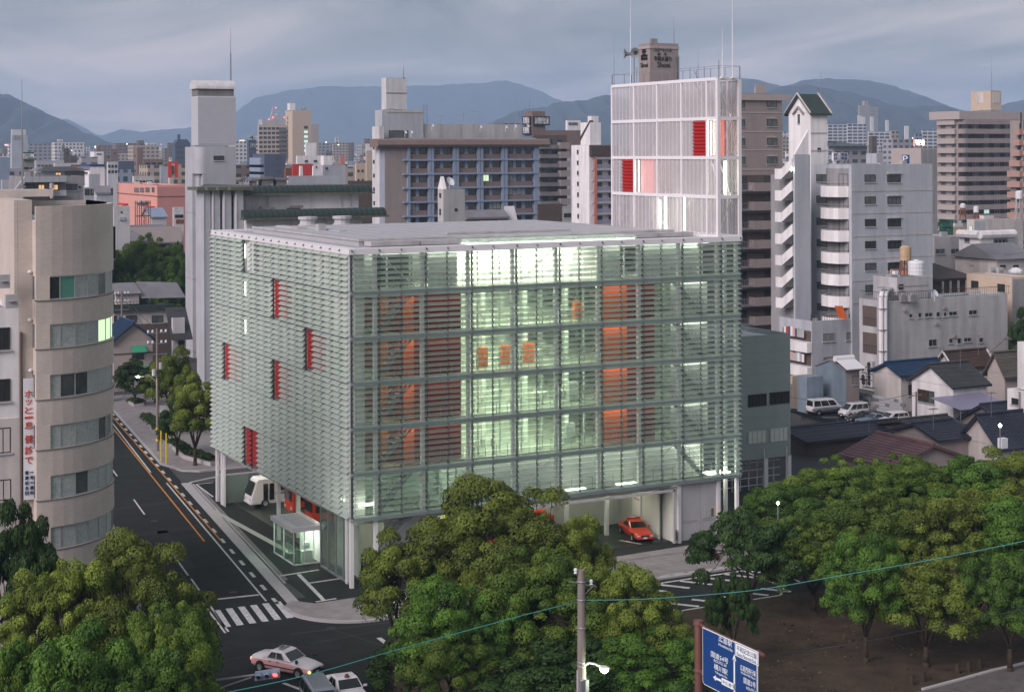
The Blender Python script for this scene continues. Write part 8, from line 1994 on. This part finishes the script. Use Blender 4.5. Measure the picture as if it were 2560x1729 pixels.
TR['D']=make_tree(41,9.5,4.0,3.0,'leaf_yellow',52,560,.17,.24,(.8,1.35))
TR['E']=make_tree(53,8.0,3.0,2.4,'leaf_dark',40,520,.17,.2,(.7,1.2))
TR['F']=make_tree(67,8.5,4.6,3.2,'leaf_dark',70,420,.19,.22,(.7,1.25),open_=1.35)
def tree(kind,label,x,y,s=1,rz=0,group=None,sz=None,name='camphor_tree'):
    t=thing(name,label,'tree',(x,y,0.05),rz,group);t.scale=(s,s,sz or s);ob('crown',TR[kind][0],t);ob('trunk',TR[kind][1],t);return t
def at(u,d): p=D(u,V0,d);return p[0],p[1]
gp='camphor trees in the park'
# centre group : crown tops surveyed at their image rows
def tree_px(kind,label,u,vtop,d,wpx=None,rz=0,group=None,name='camphor_tree',Hn={'A':13.2,'B':12.6,'C':12.0,'D':9.5,'E':8.0,'F':8.5},Rn={'A':7.6,'B':7.2,'C':6.6,'D':4.8,'E':3.7,'F':5.3}):
    z=D(u,vtop,d)[2];sz=z/Hn[kind];s=(wpx/F*d/2/Rn[kind]) if wpx else sz;x,y=at(u,d);return tree(kind,label,x,y,s,rz,group,sz,name)
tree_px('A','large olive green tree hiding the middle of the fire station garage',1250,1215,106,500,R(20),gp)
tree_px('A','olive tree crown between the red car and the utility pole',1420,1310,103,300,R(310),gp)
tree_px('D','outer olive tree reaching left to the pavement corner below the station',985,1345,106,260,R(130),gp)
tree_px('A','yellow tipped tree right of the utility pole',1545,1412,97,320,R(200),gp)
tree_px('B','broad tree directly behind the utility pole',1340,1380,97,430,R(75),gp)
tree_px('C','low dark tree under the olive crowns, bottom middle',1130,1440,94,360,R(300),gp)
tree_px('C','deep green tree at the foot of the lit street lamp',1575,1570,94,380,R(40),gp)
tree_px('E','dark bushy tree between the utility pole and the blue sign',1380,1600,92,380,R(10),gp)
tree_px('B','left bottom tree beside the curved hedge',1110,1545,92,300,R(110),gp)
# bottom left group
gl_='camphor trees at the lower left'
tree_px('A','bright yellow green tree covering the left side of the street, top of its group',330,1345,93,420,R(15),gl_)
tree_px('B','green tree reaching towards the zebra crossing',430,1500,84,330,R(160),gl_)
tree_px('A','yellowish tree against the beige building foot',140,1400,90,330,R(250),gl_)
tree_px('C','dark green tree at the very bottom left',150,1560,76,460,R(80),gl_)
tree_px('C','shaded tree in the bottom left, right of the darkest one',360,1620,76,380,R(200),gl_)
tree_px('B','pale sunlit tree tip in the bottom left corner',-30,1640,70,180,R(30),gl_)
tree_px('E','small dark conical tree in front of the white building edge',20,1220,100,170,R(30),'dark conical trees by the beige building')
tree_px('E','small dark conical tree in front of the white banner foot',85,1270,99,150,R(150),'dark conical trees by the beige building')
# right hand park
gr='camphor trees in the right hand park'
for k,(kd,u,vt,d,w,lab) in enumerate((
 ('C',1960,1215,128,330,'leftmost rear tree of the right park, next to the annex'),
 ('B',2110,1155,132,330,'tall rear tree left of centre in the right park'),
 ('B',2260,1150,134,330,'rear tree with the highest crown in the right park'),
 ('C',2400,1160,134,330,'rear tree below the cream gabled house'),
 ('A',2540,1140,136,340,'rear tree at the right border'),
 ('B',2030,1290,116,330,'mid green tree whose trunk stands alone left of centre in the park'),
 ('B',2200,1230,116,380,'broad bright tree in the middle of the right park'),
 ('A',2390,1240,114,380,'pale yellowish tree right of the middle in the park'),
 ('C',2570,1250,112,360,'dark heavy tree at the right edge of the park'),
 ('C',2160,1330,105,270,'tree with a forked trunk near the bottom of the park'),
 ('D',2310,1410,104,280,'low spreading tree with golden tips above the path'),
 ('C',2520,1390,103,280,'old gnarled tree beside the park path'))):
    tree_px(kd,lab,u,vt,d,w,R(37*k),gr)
tree_px('F','open dark leaved young tree beside the hatched road markings',1873,1290,115.5,270,R(20),None,'broadleaf_tree')
tree_px('F','thin sapling tied to stakes right of the blue sign',1828,1440,104,120,R(70),None,'sapling')
# side street trees
gs='street trees in the side street'
tree_px('D','round green tree behind the utility pole in the side street',430,872,190,150,R(10),gs)
tree_px('D','dark green tree nearest the fire station in the side street',485,940,172,170,R(120),gs)
tree_px('E','small dense tree low beside the street trees',440,985,178,110,R(60),gs)
tree_px('E','dim small tree at the far end garden',335,885,212,110,R(220),gs)
tree_px('E','low bush tree against the blue roofed house',385,900,215,90,R(20),gs)
gk='big trees behind the side street houses'
for k,(kd,u,vt,d,w,lab) in enumerate((('B',365,583,292,200,'tallest crown of the wood behind the side street'),('B',300,625,285,160,'left crown of the wood, touching the beige building'),('C',430,630,280,170,'right crown of the wood, touching the concrete tower'),('B',330,680,275,130,'lower middle crown of the wood behind the houses'),('C',415,690,272,110,'lower right crown of the wood behind the houses'),('C',452,600,300,50,'narrow crown peeping beside the concrete tower'))):
    tree_px(kd,lab,u,vt,d,w,R(51*k),gk)
tree_px('E','small dark tree at the right border among the houses',2552,770,225,70,R(0),None)
tree_px('E','green bush at the right border beside the ducted building',2550,840,215,50,R(0),None)
# hedges : leaf covered low bands
def hedge(label,pts,w,h,seed,m='leaf_dark',per=150):
    cl=[];r=random.Random(seed)
    for (x0,y0),(x1,y1) in zip(pts[:-1],pts[1:]):
        L=math.hypot(x1-x0,y1-y0);n=max(1,int(L/.45))
        for i in range(n):
            for k in range(max(1,int(w/.6))): cl.append((x0+(x1-x0)*i/n+r.uniform(-.2,.2)+ (k*.5 if w>.9 else 0)*(-(y1-y0)/L),y0+(y1-y0)*i/n+r.uniform(-.2,.2)+(k*.5)*((x1-x0)/L),h*.45,h*.62))
    me=leaf_mesh('hedge',cl,per,.16,m,seed);o=ob('hedge',me);return tag(o,label,'hedge')
hedge('curved clipped hedge round the park corner beside the crossroads',[G(1022,1618),G(985,1628),G(955,1645),G(936,1672),G(932,1700),G(945,1740)],1.0,1.1,5,per=170)
hedge('clipped hedge nearest the station along the side street pavement',[G(425,1105),G(455,1130),G(520,1150)],1.4,.9,6)
hedge('clipped hedge in the middle along the side street pavement',[G(355,1040),G(380,1065),G(402,1085)],1.4,.9,7)
hedge('short hedge farthest along the side street pavement',[G(322,1002),G(352,1006)],1.2,.9,8)
hedge('dark hedge below the end garden of the side street',[G(290,968),G(345,975)],1.6,1.0,9)
for k,pts in enumerate(([(418,1112),(450,1142),(520,1162)],[(348,1042),(372,1068),(398,1092),(424,1092)],[(316,1004),(330,1012),(356,1010)])):
    b=MB();kerbline([G(*p) for p in pts],w=.25,z=.5,step=.8,b=b);tag(b.build('planter_kerb',M['granite'],None),('nearest','middle','farthest')[k]+' low stone kerb of the side street planting beds','kerb')
# leaf litter and stumps in the park
st_=[G(u,v) for u,v in ((2412,1690),(2440,1682),(2385,1695),(2512,1662),(2540,1655),(2298,1715),(2270,1722))]
for k,(x,y) in enumerate(st_):
    b=MB();b.tube((0,0,.05),(0,0,.75),.14,.13,8);tag(b.build('wooden_bollard',M['bark'],None,(x,y,0)),('wooden stump post by the park path, '+('third from the right','second from the right pair','fourth from the right','second last towards the right border','last towards the right border','leftmost but one','leftmost')[k]),'bollard','stump posts along the park path')
lr=np.random.default_rng(4);n_=9000
px_=np.concatenate([lr.uniform(10,60,n_-2500),lr.uniform(-5,14,2500)]);py_=np.concatenate([lr.uniform(-42,-18.2,n_-2500),lr.uniform(-30,-18.6,2500)])
cx_=lr.normal(size=(60,2))*[14,6]+[28,-28];dd=((px_[:,None]-cx_[:,0])**2+(py_[:,None]-cx_[:,1])**2).min(1);kp=lr.random(n_)<np.exp(-dd/5)+.15
px_,py_=px_[kp],py_[kp];k_=len(px_);an=lr.uniform(0,math.tau,k_);sz_=lr.uniform(.03,.10,k_)
c_=np.stack([px_,py_,np.full(k_,.107)],1);A_=np.stack([np.cos(an),np.sin(an),np.full(k_,.25)],1)*sz_[:,None];B_=np.stack([-np.sin(an),np.cos(an),lr.uniform(-.2,.9,k_)],1)*sz_[:,None]*.6
Q_=np.stack([c_-A_-B_,c_+A_-B_,c_+A_+B_,c_-A_+B_],1).reshape(-1,3)+np.array([0,0,.05]);lt=bpy.data.meshes.new('leaf_litter');lt.from_pydata(Q_.tolist(),[],[(4*i,4*i+1,4*i+2,4*i+3) for i in range(k_)])
lt.materials.append(mat('litter',(.10,.07,.035),.9,var=.6,sc=1.5));ob('leaf_litter',lt,kind='stuff')
# small park lamps
for k,(u,v,d) in enumerate(((1938,1262,122),(1877,1308,124))):
    x,y,z=D(u,v,d);t=thing('park_lamp',('bright small park lamp among the right tree crowns','dim park lamp glinting left of the bright one')[k],'lamp',(x,y,0));b=MB();b.tube((0,0,0),(0,0,z-.2),.05,None,6);b.build('post',M['steel'],t)
    b=MB();b.lathe([(0,-.14),(.13 if k==0 else .07,0),(0,.14)],8,(0,0,z));b.build('globe',M['lamp_street'],t)
x,y,z=D(979,1383,119);t=thing('corner_lamp','white globe lamp behind the leaves beside the station stair','lamp',(x,y,0));b=MB();b.tube((0,0,0),(0,0,z-.3),.05,None,6);b.build('post',M['white_steel'],t);b=MB();b.lathe([(0,-.32),(.22,-.22),(.32,0),(.22,.22),(0,.32)],12,(0,0,z));b.build('globe',M['lamp_street'],t)
